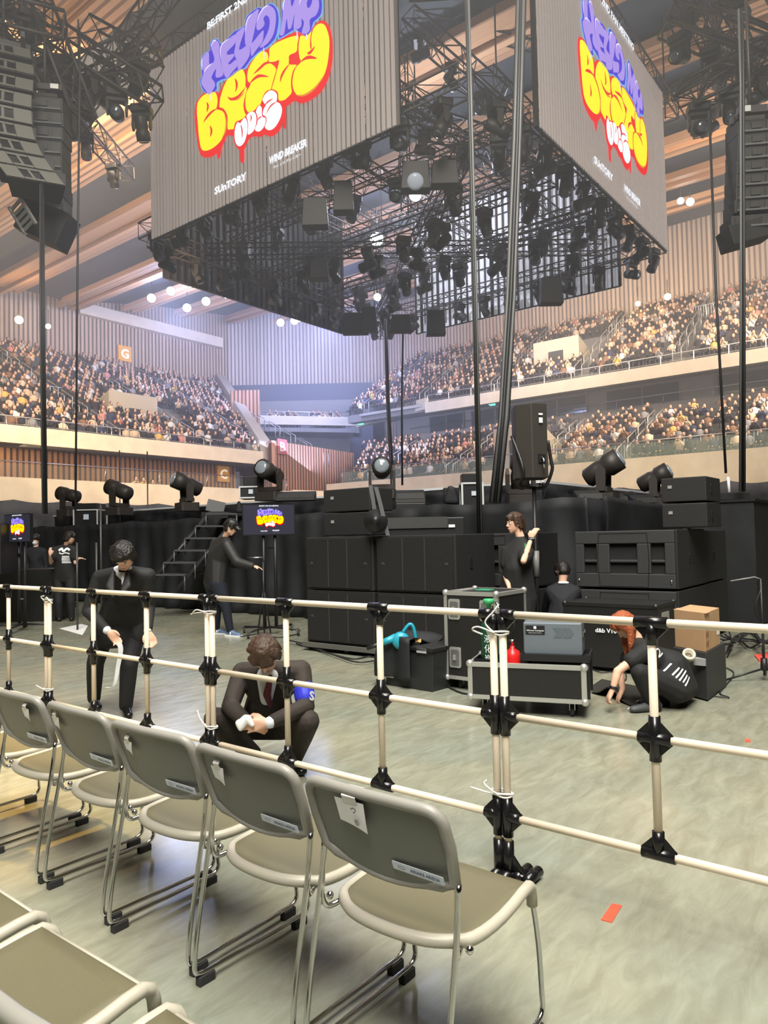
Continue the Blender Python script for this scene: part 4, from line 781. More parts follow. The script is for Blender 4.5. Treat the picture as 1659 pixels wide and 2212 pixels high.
# ================================================================ STAGE
mb = MB(); mb.box((19, 13.1, .98), (18.0, 17.8, 1.94)); mb.build('stage_deck', BLACK, bevel=.0); tag(COL.objects['stage_deck'], 'low black stage deck under the hanging cube', 'stage')
mb = MB(); mb.box((20, 14, 2.18), (17, 16.9, .46)); o = mb.build('raised_platform', GCLOTH); tag(o, 'raised middle platform of the stage with a pale edge', 'stage')
WE = mat('pale_edge', (.70, .72, .75), .5)
MB().box((11.47, 14, 2.40), (.05, 16.9, .045)).build('platform_edge', WE, o, world=True); MB().box((20, 5.52, 2.40), (17, .05, .045)).build('platform_edge', WE, o, world=True)
curtain((9.75, 22.0), (9.75, 4.0), 0, 2.02, 'stage_skirt', 'black cloth skirt hung along the near stage front', .05, .55, .05, .05, CLOTH, 2.2, 12)
curtain((9.75, 4.02), (27, 4.02), 0, 2.02, 'stage_skirt', 'black cloth skirt along the right side of the stage', .05, .6, .05, .08, CLOTH, 2.2, 8)
curtain((11.3, 22), (11.3, 5.5), 1.95, 2.38, 'platform_skirt', 'black cloth skirt of the raised platform, near side', .025, .5, .03, .06, CLOTH, 2.2, 4)
curtain((11.3, 5.4), (26, 5.4), 1.95, 2.38, 'platform_skirt', 'black cloth skirt of the raised platform, right side', .025, .5, .03, .08, CLOTH, 2.2, 4)
g = thing('side_riser', 'black-draped riser standing right of the right stack', 'platform', (13, 2.85, 0)); MB().box((0, 0, .97), (1.9, 1.05, 1.9)).build('riser_box', CLOTH, g); MB().box((0, 0, 1.94), (1.95, 1.1, .04)).build('riser_top', BLACK, g)
# gathered cloth swag right of the woman
def swag(p0, p1, drop, label, n=26, rows=14):
    mb = MB(); p0, p1 = V(p0), V(p1); vs = []
    for i in range(n+1):
        u = i/n
        for k in range(rows+1):
            v = k/rows; x = p0.lerp(p1, u); fold = .05*math.sin(24*(u*(1-.6*v)+.25*v))*(.3+v*.7); z = -drop*v*(1-.25*u)-.05*math.sin(math.pi*u)
            vs.append((x.x-.02, x.y-.10-fold, x.z+z))
    mb.add(vs, [(i*(rows+1)+k, (i+1)*(rows+1)+k, (i+1)*(rows+1)+k+1, i*(rows+1)+k+1) for i in range(n) for k in range(rows)], 0, True)
    o = mb.build('cloth_swag', CLOTH, None, p0, world=True); md = o.modifiers.new('t', 'SOLIDIFY'); md.thickness = .006; return tag(o, label, 'cloth')
swag((10.0, 3.95, 2.02), (14.6, 3.95, 1.99), 1.1, 'gathered black cloth falling in slanting folds behind the right subwoofers')
# ---------------------------------------------------------------- loudspeaker cabinets
def cab(label, x0, y0, z0, d, w, h, kind='grill', name='subwoofer', group=None, corner=0):
    """cabinet with its front in the plane x = x0, running from y0 to y0+w"""
    root = thing(name, label, 'loudspeaker', (x0, y0+w/2, z0), group=group)
    MB().box((d/2, 0, h/2), (d, w, h-.012)).build('cabinet', SPK, root, bevel=.012)
    if kind == 'grill':
        g = MB(); g.box((-.008, 0, h/2), (.02, w*.93, h*.92)); g.build('grille', GRILL, root, bevel=.005)
        [MB().box((-.021, e*w*.14, h/2), (.006, .012, h*.88)).build('grille_seam', mat('seam_grey', (.045, .045, .045), .5), root) for e in (-1, 1)]
        for e in (-1, 1): MB().box((-.016, e*w*.40, h/2), (.012, .05, .03)).build('handle', mat('seam_grey', (.04, .04, .04), .5), root, bevel=.004)
    elif kind == 'box':
        MB().box((-.004, w*.3, h*.62), (.008, .05, .04)).build('maker_plate', mat('grey_print', (.3, .3, .3), .5), root)
    elif kind == 'horn':
        b = MB(); gm = mat('cabinet_grey', (.035, .036, .038), .6)
        def holes(cells):
            pass
        # baffle made of bars around the port openings
        op = [(-.36*w, .12*w), (.0, .28*w), (.36*w, .12*w)]; op = [(-.33*w, .13*w), (0, .27*w), (.33*w, .13*w)]
        b.box((-.03, 0, h*.14), (.06, w*.97, h*.24)); b.box((-.03, 0, h*.88), (.06, w*.97, h*.22))
        ed = [-.485*w]+[v for c, ww in op for v in (c-ww/2, c+ww/2)]+[.485*w]
        for a, c in zip(ed[0::2], ed[1::2]): b.box((-.03, (a+c)/2, h*.515), (.06, c-a, h*.51))
        for c, ww in op: b.box((-.02, c, h*.47), (.05, ww, h*.05))
        b.build('baffle', gm, root, bevel=.01)
        q = MB(); q.prism([(-.22*w, .0), (.22*w, 0), (.24*w, h*.45), (.22*w, h*.9), (-.22*w, h*.9), (-.24*w, h*.45)], (0, -1, 0), (0, 0, 1), (-.060, 0, h*.05), .006); 
        e = MB(); 
        pr = bez([(-.062, -.235*w, h*.05), (-.062, -.25*w, h*.5), (-.062, -.235*w, h*.95)], 4); e.tube(pr, .005, 4); e.tube([(a, -b_, c_) for a, b_, c_ in pr], .005, 4); e.tube([pr[0], (pr[0][0], -pr[0][1], pr[0][2])], .005, 4); e.tube([pr[-1], (pr[-1][0], -pr[-1][1], pr[-1][2])], .005, 4)
        e.build('panel_groove', BLACK, root)
        k = MB(); k.box((.03, 0, h*.5), (.02, w*.8, h*.6)); k.build('dark_ports', mat('port_black', (.003, .003, .003), .9), root)
        for s in (-1, 1): MB().tube([(-.05, s*w*.45, h*.10), (-.07, s*w*.45, h*.13), (-.05, s*w*.45, h*.17)], .012, 6).build('catch', CHROME, root)
    for xx in (d*.5,):
        MB().prism(rbox((0, 0), (.05, .13), .02), (1, 0, 0), (0, 0, 1), (xx-.12, -w/2+.003, h*.5), .012).build('side_handle', BLACK, root)
    return root
A1 = 6.98
cab('lower left subwoofer of the left stack, behind the screen stand', A1, 5.68, .12, .9, 1.17, .70, group=None)
cab('upper left subwoofer of the left stack', A1, 5.68, .82, .9, 1.17, .70)
cab('lower right subwoofer of the left stack, behind the cloth-covered crate', A1, 4.46, .12, .9, 1.17, .70)
cab('upper right subwoofer of the left stack, next to the slotted cabinet', A1, 4.46, .82, .9, 1.17, .70)
o = MB().box((7.43, 5.66, .085), (.98, 2.5, .06)); [o.box((x, y, .03), (.05, .08, .05)) for x in (7.05, 7.8) for y in (4.6, 5.1, 6.2, 6.75)]
o = o.build('wheel_board', mat('grey_ply', (.10, .10, .09), .7), None, (7.43, 5.66, 0), world=True); tag(o, 'low grey wheeled board under the left subwoofers', 'dolly')
cab('slotted cabinet just right of the left subwoofers, behind the tall flight case', 8.15, 4.15, .82, .9, 1.05, .70, 'horn')
cab('dark cabinet under the slotted one, mostly behind the tall flight case', 8.15, 4.15, .10, .9, 1.05, .70, 'grill')
cab('small top cabinet on the left stack, upper one', 7.3, 5.98, 1.85, .5, .83, .32, 'box', 'speaker_cabinet'); cab('small top cabinet on the left stack, lower one', 7.3, 5.98, 1.525, .5, .83, .32, 'box', 'speaker_cabinet')
cab('big slotted cabinet on top of the right stack', 9.04, 2.60, .78, 1.25, 1.30, .74, 'horn'); cab('big slotted cabinet at the bottom of the right stack, behind the black case', 9.04, 2.60, .03, 1.25, 1.30, .74, 'horn')
cab('rear cabinet of the right stack, upper one', 10.33, 2.62, .78, 1.2, 1.2, .72, 'grill'); cab('rear cabinet of the right stack, lower one', 10.33, 2.62, .03, 1.2, 1.2, .74, 'grill')
cab('square cabinet on top of the right stack, upper one', 9.5, 2.24+.12, 1.86, .7, .55, .32, 'box', 'speaker_cabinet'); cab('square cabinet on top of the right stack, lower one', 9.5, 2.24+.12, 1.53, .7, .55, .32, 'box', 'speaker_cabinet')
STR = mat('grey_strap', (.10, .10, .11), .7)
def strap(pts, w, label): 
    mb = MB(); pts = [V(p) for p in pts]; vs = []
    for p in pts: vs += [p-RT*w/2, p+RT*w/2]
    mb.add(vs, [(2*i, 2*i+1, 2*i+3, 2*i+2) for i in range(len(pts)-1)]); o = mb.build('strap', STR, None, pts[0], world=True); md = o.modifiers.new('t', 'SOLIDIFY'); md.thickness = .006; return tag(o, label, 'strap')
strap([P(800, 1048, 8.9), P(806, 1080, 8.9), P(812, 1120, 8.9), P(806, 1152, 8.9)], .05, 'dark strap over the top cabinets of the left stack, left one')
strap([P(812, 1052, 8.85), P(822, 1090, 8.85), P(838, 1157, 8.85)], .05, 'dark strap slanting down from the top cabinets of the left stack')
strap([P(1500, 1038, 9.2), P(1494, 1100, 9.2), P(1490, 1144, 9.2)], .07, 'grey strap over the square cabinets of the right stack')
o = MB().lathe((0, 0, 0), [(.12, 0), (.15, .02), (.15, .07), (.06, .08), (.06, .12)], 18, 0, (-.7, -.5, .3)).build('cable_reel', BLACK, loc=P(812, 1128, 8.9)); tag(o, 'round black reel hanging beside the top cabinets of the left stack', 'reel')
# low tilted amplifier rack behind the left stack
c = P(915, 1138, 9.3); o = thing('amplifier_rack', 'long low black rack with a white label between the left stack and the pole', 'equipment', c, math.pi/2+R(2)); MB().box((0, 0, -.02), (1.0, .5, .26)).build('chassis', BLACK, o, bevel=.01)
f = MB(); f.box((-.1, -.26, .05), (.78, .02, .14)); f.build('front_rail', mat('rail_black', (.05, .05, .05), .4), o); MB().box((.34, -.265, .0), (.08, .01, .035)).build('white_label', WHITE, o)
o.rotation_euler = (0, 0, math.atan2(RT.y, RT.x))
# speaker on a yoke upon a pole
c = P(1147, 1035, 8.4); o = thing('pole_speaker', 'tall dark speaker on a U bracket upon a black pole, above the woman', 'loudspeaker', (c.x, c.y, 0), math.atan2(RT.y, RT.x)+R(0)); zz = c.z
sp = MB(); sp.prism([(-.19, -.1), (-.02, -.22), (.17, -.16), (.19, .2), (-.17, .22)], (1, 0, 0), (0, 1, 0), (0, 0, zz+.0), .86, 0, 0); sp.build('cabinet', mat('speaker_brown_black', (.032, .028, .024), .55), o, bevel=.01)
MB().box((.09, -.20, zz+.66), (.045, .008, .06), Matrix.Rotation(R(18), 3, 'Z')).build('white_label', WHITE, o); MB().box((.09, -.20, zz+.73), (.05, .008, .02), Matrix.Rotation(R(18), 3, 'Z')).build('white_label', WHITE, o)
MB().box((.09, -.19, zz+.22), (.09, .02, .1), Matrix.Rotation(R(18), 3, 'Z')).build('socket_plate', BLACK, o); MB().tube([(.09, -.21, zz+.24), (.10, -.25, zz+.2), (.10, -.26, zz+.1)], .012, 6).build('plug', CHROME, o)
MB().tube(bez([(-.22, -.05, zz+.50), (-.15, -.2, zz+.2), (-.13, -.22, zz+.05), (-.14, -.1, zz-.07), (0, 0, zz-.10), (.17, .05, zz-.09), (.25, .0, zz+.1), (.24, 0, zz+.22), (.21, 0, zz+.45)], 4), .02, 8).build('bracket', BLACK, o)
MB().tube([(.03, 0, 0), (.03, 0, zz-.1)], .026, 10).build('pole', BLACK, o); MB().tube([(.03, 0, 1.0), (.03, 0, 1.3)], .04, 10).build('pole_clamp', mat('clamp_grey', (.2, .2, .2), .4), o)
for k in range(3): a = R(90+120*k); MB().tube([(.03, 0, .55), (.03+.5*math.cos(a), .5*math.sin(a), .015)], .014, 6).build('leg', BLACK, o)
# ---------------------------------------------------------------- flight cases
PLYB = mat('black_laminate', (.015, .015, .015), .45, bump=.1, scale=80)
def flight_case(name, label, p0, p1, z0, h, depth, open_top=False, latches=(), castors=True, cat='flight case'):
    """p0, p1: the two front-bottom corners on plan; z0 height of the underside"""
    p0, p1 = V((p0[0], p0[1], 0)), V((p1[0], p1[1], 0)); w = (p1-p0).length; rz = math.atan2((p1-p0).y, (p1-p0).x); root = thing(name, label, cat, (p0.x, p0.y, 0), rz)
    b = MB()
    if open_top:
        t = .02; b.box((w/2, depth/2, z0+t/2), (w, depth, t)); b.box((w/2, t/2, z0+h/2), (w, t, h)); b.box((w/2, depth-t/2, z0+h/2), (w, t, h)); b.box((t/2, depth/2, z0+h/2), (t, depth, h)); b.box((w-t/2, depth/2, z0+h/2), (t, depth, h))
    else: b.box((w/2, depth/2, z0+h/2), (w, depth, h))
    b.build('panel_box', PLYB, root); e = MB(); s = .034
    for z in (z0+s/2, z0+h-s/2):
        for y in (0, depth): e.box((w/2, y, z), (w+.01, .012, s)); e.box((w/2, y+(.012 if y == 0 else -.012), z0 if z < z0+h/2 else z0+h), (w, .03, .006))
        for x in (0, w): e.box((x, depth/2, z), (.012, depth+.01, s)); e.box((x+(.012 if x == 0 else -.012), depth/2, z0 if z < z0+h/2 else z0+h), (.03, depth, .006))
    for x in (0, w):
        for y in (0, depth): e.box((x+(s/2 if x == 0 else -s/2), y, z0+h/2), (s, .012, h)); e.box((x, y+(s/2 if y == 0 else -s/2), z0+h/2), (.012, s, h))
    e.build('metal_edging', ALU, root); k = MB()
    for x in (0, w):
        for y in (0, depth):
            for z in (z0, z0+h): k.ball((x, y, z), .036, 8, 5)
    k2 = root
    for i in range(8):
        x, y, z = (0, w)[i & 1], (0, depth)[(i >> 1) & 1], (z0, z0+h)[i >> 2]; MB().ball((x+(.012 if x == 0 else -.012), y+(.012 if y == 0 else -.012), z+(.012 if z == z0 else -.012)), .034, 8, 6).build('ball_corner', ALU, root)
    for lx, lz in latches:
        q = MB(); q.prism(rbox((lx*w, z0+lz*h), (.13, .20), .02), (1, 0, 0), (0, 0, 1), (0, -.001, 0), .010); q.prism(rbox((lx*w, z0+lz*h), (.09, .15), .015), (1, 0, 0), (0, 0, 1), (0, -.012, 0), .004, 1); q.box((lx*w, -.022, z0+lz*h), (.03, .012, .05), mi=0)
        q.build('recessed_handle', [ALU, mat('dish_grey', (.22, .23, .23), .4, .6)], root)
    if castors:
        for x in (.12, w-.12):
            for y in (.1, depth-.1):
                q = MB(); q.box((x, y, z0-.006), (.10, .09, .012)); q.box((x-.02, y, z0-.04), (.006, .04, .07)); q.box((x+.02, y, z0-.04), (.006, .04, .07)); q.lathe((x-.015, y, .045), [(.045, 0), (.045, .03)], 14, 1, (1, 0, 0)); q.build('castor', [STEEL, RUBBER], root)
    return root
tc = flight_case('flight_case', 'tall black flight case with silver edges, standing behind the barrier', (5.95, 3.95), (5.95, 3.36), .10, .85, .58, latches=((.20, .80), (.80, .80), (.20, .25)), castors=True)
lid = MB(); lid.box((.30, .28, .955), (.16, .10, .012)); lid.build('green_tag', mat('green_tag', (.06, .35, .2), .5), tc); MB().box((.12, .2, .955), (.10, .3, .01)).build('tape_strip', ALU, tc)
pA, pB = onz(1003, 1532, 0), onz(1256, 1528, 0); pA = P(1003, 1110, 6.12); pB = P(1254, 1110, 5.80)
tr = flight_case('open_flight_case', 'low open flight case on castors with silver edges, full of fog gear', (pA.x, pA.y), (pB.x, pB.y), .125, .30, .52, True)
TD = (V((pB.x-pA.x, pB.y-pA.y, 0))).normalized(); TN = V((-TD.y, TD.x, 0)); TB = V((pA.x, pA.y, 0)); TRZ = math.atan2(TD.y, TD.x)
def tin(x, y, z): return TB+TD*x+TN*y+V((0, 0, z))
# green gas cylinder
GR = mat('cylinder_green', (.008, .06, .03), .35)
g = thing('gas_cylinder', 'dark green gas cylinder with white characters, behind the double post', 'gas cylinder', tin(.14, .24, .15), TRZ)
MB().lathe((0, 0, 0), [(.07, 0), (.078, .01), (.078, .50), (.070, .56), (.045, .62), (.03, .66), (.03, .70)], 20).build('body', GR, g); MB().lathe((0, 0, .70), [(.02, 0), (.02, .04), (.045, .05), (.05, .08), (.04, .09)], 14).build('valve_cap', mat('cap_green', (.05, .40, .15), .4), g)
MB().tube(bez([(.02, 0, .73), (.07, -.02, .76), (.10, -.05, .70)], 4), .012, 8).build('valve', CHROME, g)
for i, ch_ in enumerate('液化炭酸'): text(ch_, 1, SCRW, g, (-.03, -.080, .42-i*.085), (1, 0, 0), (0, 0, 1), .004, 'lettering', fit=(.062, .07))
g = thing('black_crate', 'small black crate holding the green cylinder', 'crate', tin(.14, .24, .145), TRZ)
c_ = MB(); [c_.box(*a) for a in (((-.115, 0, .19), (.012, .24, .20)), ((.115, 0, .19), (.012, .24, .20)), ((0, -.115, .19), (.24, .012, .20)), ((0, .115, .19), (.24, .012, .20)))]; c_.build('crate_walls', BLACK, g)
# red canister
REDC = mat('canister_red', (.75, .02, .02), .35); g = thing('gas_canister', 'squat red gas canister beside the double post', 'canister', tin(.34, .22, .15), TRZ)
MB().lathe((0, 0, .0), [(.06, 0), (.068, .02), (.068, .30), (.06, .345), (.02, .37), (.02, .39)], 20).build('body', REDC, g); MB().lathe((0, 0, .39), [(.015, 0), (.018, .03), (.03, .035), (.03, .055)], 12).build('valve', CHROME, g); MB().tube(bez([(0, 0, .44), (.0, -.02, .50), (.03, -.03, .56), (.01, -.02, .62)], 4), .008, 6).build('hose', BLACK, g)
# black table holding the fog machine
g = thing('low_table', 'low black metal table standing in the open flight case', 'table', tin(.71, .26, .15), TRZ)
q = MB(); q.box((0, 0, .30), (.56, .40, .012)); q.box((0, -.19, .325), (.56, .012, .05)); q.box((0, .19, .325), (.56, .012, .05)); q.box((.274, 0, .325), (.012, .4, .05)); q.box((-.274, 0, .325), (.012, .4, .05)); q.build('tray_top', BLACK, g)
for x in (-.26, .26):
    for y in (-.18, .18): MB().box((x, y, .145), (.03, .03, .29)).build('leg', BLACK, g)
FG = mat('fog_machine_grey', (.16, .19, .22), .45, .2)
g = thing('fog_machine', 'grey fog machine with a black label and a carry handle', 'fog machine', tin(.69, .27, .457), TRZ)
MB().box((0, 0, .165), (.48, .28, .27)).build('housing', FG, g, bevel=.012)
MB().prism(rbox((0, 0), (.16, .075), .006), (1, 0, 0), (0, 0, 1), (-.14, -.1405, .235), .003).build('name_plate', BLACK, g)
text('ViCount Compact', 1, SCRW, g, (-.212, -.1445, .222), (1, 0, 0), (0, 0, 1), .002, 'lettering', fit=(.144, .016), bold=.02); text('smoke system facilities', 1, SCRW, g, (-.195, -.1445, .207), (1, 0, 0), (0, 0, 1), .002, 'lettering', fit=(.11, .009)); MB().box((-.14, -.145, .256), (.022, .003, .022)).build('logo_square', WHITE, g)
for i in range(2): MB().prism([(0, 0), (.06, 0), (.09, .04), (.06, .08), (.0, .08), (.03, .04)], (1, 0, 0), (0, 0, 1), (.01+i*.075, -.1405, .175), .002).build('chevron', mat('chevron_dark', (.10, .125, .15), .5), g)
MB().tube(bez([(-.08, 0, .30), (-.07, 0, .345), (0, 0, .35), (.07, 0, .345), (.08, 0, .30)], 4), .010, 8).build('carry_handle', BLACK, g)
for x in (-.2, .2): MB().tube([(x, -.12, 0), (x, -.12, .04)], .008, 6).build('foot', CHROME, g); MB().tube([(x, .12, 0), (x, .12, .04)], .008, 6).build('foot', CHROME, g)
q = MB(); [q.box((.245, -.08+i*.03, .2), (.012, .02, .05)) for i in range(6)]; q.build('side_sockets', CHROME, g)
g = melt('plastic_jug', [[(tin(.62, .22, .23), .07), (tin(.76, .22, .21), .06), (tin(.7, .28, .30), .05)]], .012, mat('translucent_white', (.55, .55, .50), .4), thing('plastic_jug', 'whitish plastic jug lying under the low table', 'jug', tin(.68, .22, .15)), 3); g.name = 'jug_body'
# black V10 case
vc = flight_case('equipment_case', 'big black case lettered d&b V10 behind the red-haired person', (7.55, 3.42), (7.55, 2.40), .05, .68, .62, castors=False, cat='equipment case')
for o_ in [c for c in COL.objects if c.parent == vc]: o_.data.materials[0] = PLYB
text('d&b V10', 1, SCRW, vc, (max(.05, 3.42-onX(1287, 1358, 7.55).y), -.012, .42), (1, 0, 0), (0, 0, 1), .006, 'lettering', fit=(.235, .048), bold=.03); MB().box((.14, -.008, .40), (.14, .01, .05)).build('latch', mat('latch_black', (.05, .05, .05), .4), vc); MB().box((.14, -.015, .37), (.12, .008, .006)).build('latch_bar', STEEL, vc)
MB().box((1.03, .25, .60), (.012, .22, .09)).build('side_grip', ALU, vc)
# plastic bin with a cloth and a blower on top
pb0, pb1 = P(826, 1110, 7.35), P(925, 1110, 6.95); bw = (V(pb1)-V(pb0)).length; brz = math.atan2((pb1-pb0).y, (pb1-pb0).x)
g = thing('storage_bin', 'black plastic storage bin beside the tall flight case', 'bin', (pb0.x, pb0.y, 0), brz); bh = .42
MB().prism([(0, 0), (bw, 0), (bw+.02, bh), (-.02, bh)], (1, 0, 0), (0, 0, 1), (0, .52, 0), .52).build('body', mat('bin_black', (.02, .021, .023), .5), g, bevel=.01); MB().box((bw/2, .26, bh-.02), (bw+.06, .57, .035)).build('lip', BLACK, g, bevel=.006)
MB().box((.06, -.012, .12), (.11, .006, .075)).build('white_label', WHITE, g); MB().box((.06, -.016, .12), (.09, .004, .05)).build('label_print', BLACK, g); MB().box((bw*.82, -.02, bh-.03), (.12, .01, .045)).build('grey_latch', mat('latch_grey', (.4, .4, .42), .5), g)
mb = MB(); vs = []; nx, ny = 22, 22
for i in range(nx+1):
    for j in range(ny+1):
        u, v = i/nx, j/ny; x = -.10+u*(bw*.80); y = .50-v*.90
        z = bh+.03+.05*math.sin(u*5+1)*math.sin(v*7)*.5+.035*math.sin(3*u+9*v)
        if y < -.03: over = -.03-y; y = -.05-.03*math.sin(9*u)*1; z -= over*1.0
        if x < -.03: z -= (-.03-x)*2.5
        vs.append((x, y, max(z, .1)))
mb.add(vs, [(i*(ny+1)+j, (i+1)*(ny+1)+j, (i+1)*(ny+1)+j+1, i*(ny+1)+j+1) for i in range(nx) for j in range(ny)], 0, True); q = mb.build('draped_cloth', CLOTH, loc=(pb0.x, pb0.y, 0)); q.rotation_euler = (0, 0, brz); md = q.modifiers.new('t', 'SOLIDIFY'); md.thickness = .012; tag(q, 'crumpled black cloth thrown over the storage bin', 'cloth')
BLU = mat('blower_teal', (.02, .30, .42), .4); bc = P(866, 1384, 7.15)
g = thing('leaf_blower', 'teal handheld blower lying on the black cloth', 'blower', bc, math.atan2(RT.y, RT.x))
MB().lathe((0, -.06, 0), [(.05, 0), (.085, .02), (.09, .08), (.05, .12)], 20, 0, (0, 1, 0)).build('fan_housing', BLU, g); MB().tube([(-.05, 0, .03), (-.14, 0, 0), (-.19, 0, -.02)], [.045, .035, .03], 12).build('air_duct', BLU, g); MB().tube([(-.19, 0, -.02), (-.34, 0, -.07)], [.026, .02], 12).build('nozzle', BLACK, g)
MB().tube(bez([(.02, 0, .08), (.09, 0, .16), (.13, 0, .12), (.15, 0, .0), (.16, 0, -.05)], 5), .018, 8).build('handle', BLU, g); MB().box((.13, 0, -.04), (.12, .08, .05), Matrix.Rotation(R(-20), 3, 'Y')).build('battery', BLACK, g, bevel=.008); MB().box((.17, -.02, .0), (.06, .04, .03)).build('yellow_cap', mat('cap_yellow', (.75, .5, .2), .5), g)
# cardboard box on black cabinet with a roll of tape
CB = mat('cardboard', (.50, .31, .17), .75, noise=.05, scale=6); CBP = mat('cardboard_print', (.25, .14, .07), .7)
k0 = P(1440, 1110, 6.75); kc = P(1513, 1110, 6.35); k1 = P(1553, 1110, 6.9)
w1 = (V((k0.x, k0.y, 0))-V((kc.x, kc.y, 0))); w2 = V((k1.x, k1.y, 0))-V((kc.x, kc.y, 0))
def obox(name, label, cat, corner, a, b, z0, h, mt, bevel=.006):
    root = thing(name, label, cat, (corner.x, corner.y, z0)); A_, B_ = a, b
    MB().prism([(0, 0), (1, 0), (1, 1), (0, 1)], B_, A_, (0, 0, 0), h).build('body', mt, root, bevel=bevel); return root, a, b
cz = .425
g, a, b = obox('amp_cabinet', 'dark cabinet under the cardboard box, beside the crouching red-haired person', 'loudspeaker', V((kc.x, kc.y, 0))+(-w1-w2).normalized()*.03, w1*.95, w2*1.05, .012, cz-.014, mat('cabinet_grey', (.05, .05, .052), .6))
MB().box(tuple(w1*.15+V((0, 0, .33))-w2.normalized()*.0), (.10, .10, .06)).build('grey_corner', mat('grey_print', (.3, .3, .3), .5), g)
g, a, b = obox('cardboard_box', 'brown cardboard box on the dark cabinet', 'box', V((kc.x, kc.y, 0)), w1*.88, w2*.80, cz, .34, CB, .004)
A_ = w1.normalized(); B_ = w2.normalized(); nA = V((0, 0, 1)).cross(A_)*1.0
fl = MB(); fl.prism([(-.02, 0), (w1.length*.9, 0), (w1.length*.9, .16), (-.02, .16)], A_, B_, (0, 0, .343), .004); fl.build('flap', CB, g)
nf = -B_
ax_ = -A_
q = MB()
for i in range(2):
    for j in range(3): q.prism(rbox((.05+.05*i, .07+.08*j), (.028, .05), .008), B_, (0, 0, 1), -A_*.002, .003)
q.build('printed_symbols', CBP, g); MB().prism([(0, 0), (.09, 0), (.09, .07), (0, .07)], B_, (0, 0, 1), B_*(w2.length*.62)-A_*.002+V((0, 0, .10)), .003).build('white_label', WHITE, g)
q = MB(); q.prism(rbox((w1.length*.25, .24), (.10, .02), .004), -A_, (0, 0, 1), A_*w1.length*.55-B_*.002, .003); q.build('printed_line', CBP, g)
c = P(1487, 1418, 6.3); o = MB(); o.lathe((0, 0, 0), [(.055, 0), (.055, .05), (.035, .05), (.035, 0)], 20, 0, (-.6, -.3, .5)); o = o.build('tape_roll', mat('tape_cream', (.55, .50, .40), .4), loc=c); tag(o, 'roll of tape leaning before the cardboard box', 'tape roll')
# floor mat, cable clutter
mA, mB_, mC, mD = [onz(x, y, 0) for x, y in ((1266, 1494), (1300, 1470), (1398, 1490), (1380, 1532))]; mb = MB(); vs = []
for i in range(25):
    for k in range(9):
        u, v = i/24, k/8; p = mB_.lerp(mC, u).lerp(mA.lerp(mD, u), v); vs.append((p.x, p.y, .008+.10*math.exp(-((u-.48)/.17)**2)*v**2))
mb.add(vs, [(i*9+k, (i+1)*9+k, (i+1)*9+k+1, i*9+k+1) for i in range(24) for k in range(8)], 0, True); o = mb.build('floor_mat', mat('mat_black', (.025, .024, .02), .7), None, (mA.x, mA.y, 0), world=True); md = o.modifiers.new('t', 'SOLIDIFY'); md.thickness = .008; tag(o, 'black mat whose edge is pulled up by the auburn-haired person', 'mat')
random.seed(5)
def floor_cable(px, label, r=.009, z=.012, mt=None, group=None):
    pts = [onz(x, y, 0) for x, y in px]; pts = [V((p.x, p.y, z)) for p in pts]; return cable(bez(pts, 5), r, label, mt, 6, group=group)
for i, pts in enumerate((((640, 1392), (700, 1410), (760, 1425), (800, 1420), (830, 1428)), ((655, 1396), (720, 1420), (770, 1436), (815, 1432)), ((620, 1390), (690, 1405), (770, 1412), (820, 1408)), ((645, 1380), (600, 1388), (560, 1380), (520, 1386)))): floor_cable(pts, 'black cable running along the floor before the left subwoofers', .010, .012+.02*i, group='floor cables by the left stack')
floor_cable(((955, 1478), (1000, 1500), (1060, 1503), (1080, 1500)), 'black cable on the floor before the tall flight case'); floor_cable(((1268, 1440), (1300, 1455), (1345, 1450), (1352, 1470), (1330, 1478)), 'thin cable looping behind the floor mat', .006)
floor_cable(((1556, 1440), (1585, 1455), (1570, 1480), (1555, 1500), (1575, 1510), (1530, 1505)), 'thin cable loop at the foot of the dark cabinet', .006)
for i in range(11):
    a = [(1560+random.uniform(-15, 20), 1385+random.uniform(0, 40)), (1590, 1375+i*5), (1620, 1390+random.uniform(-20, 20)), (1650, 1385+i*4), (1690, 1400+random.uniform(-20, 15))]; floor_cable(a, 'dark cable of the tangle on the floor at the right edge', .010, .012+.018*i, group='cable tangle at the right edge')
for i in range(8):
    a = [(0, 1300+i*5), (50, 1308+random.uniform(-12, 12)), (110, 1318+random.uniform(-14, 10)), (165, 1310+random.uniform(-10, 10))]; floor_cable(a, 'dark cable of the tangle under the left screen', .014, .015+.024*i, group='cable tangle under the left screen')
floor_patch('red_cloth', [(1630, 1418), (1656, 1413), (1670, 1428), (1640, 1430)], mat('red_flat', (.75, .08, .06), .6), 'small red cloth by the cable tangle at the right edge', 'cloth', .02)
# microphone stand foot at the right edge
c = onz(1652, 1470, 0); g = thing('microphone_stand', 'black tripod stand cut by the right edge', 'stand', (c.x, c.y, 0)); MB().tube([(0, 0, .05), (0, 0, 1.0)], .012, 8).build('pole', BLACK, g); MB().lathe((0, 0, .10), [(.03, 0), (.035, .02), (.03, .12)], 12).build('hub', BLACK, g)
for a in (AZ-R(90)+math.pi, AZ-R(90)-R(50), AZ-R(90)+R(60)): MB().tube([(0, 0, .12), (.38*math.cos(a), .38*math.sin(a), .016)], .010, 8).build('leg', BLACK, g)
MB().tube([V((0, 0, 1.0)), V((0, 0, 1.02))-RT*.06*1.0, V((0, 0, .98))-RT*.30], .008, 6).build('boom', mat('clamp_grey', (.2, .2, .2), .4), g); MB().tube(bez([V((.0, 0, .9)), V((-.06, .05, .7)), V((.0, 0, .5)), V((-.05, 0, .3)), V((0, 0, .2))], 4), .008, 6).build('cable', BLACK, g)
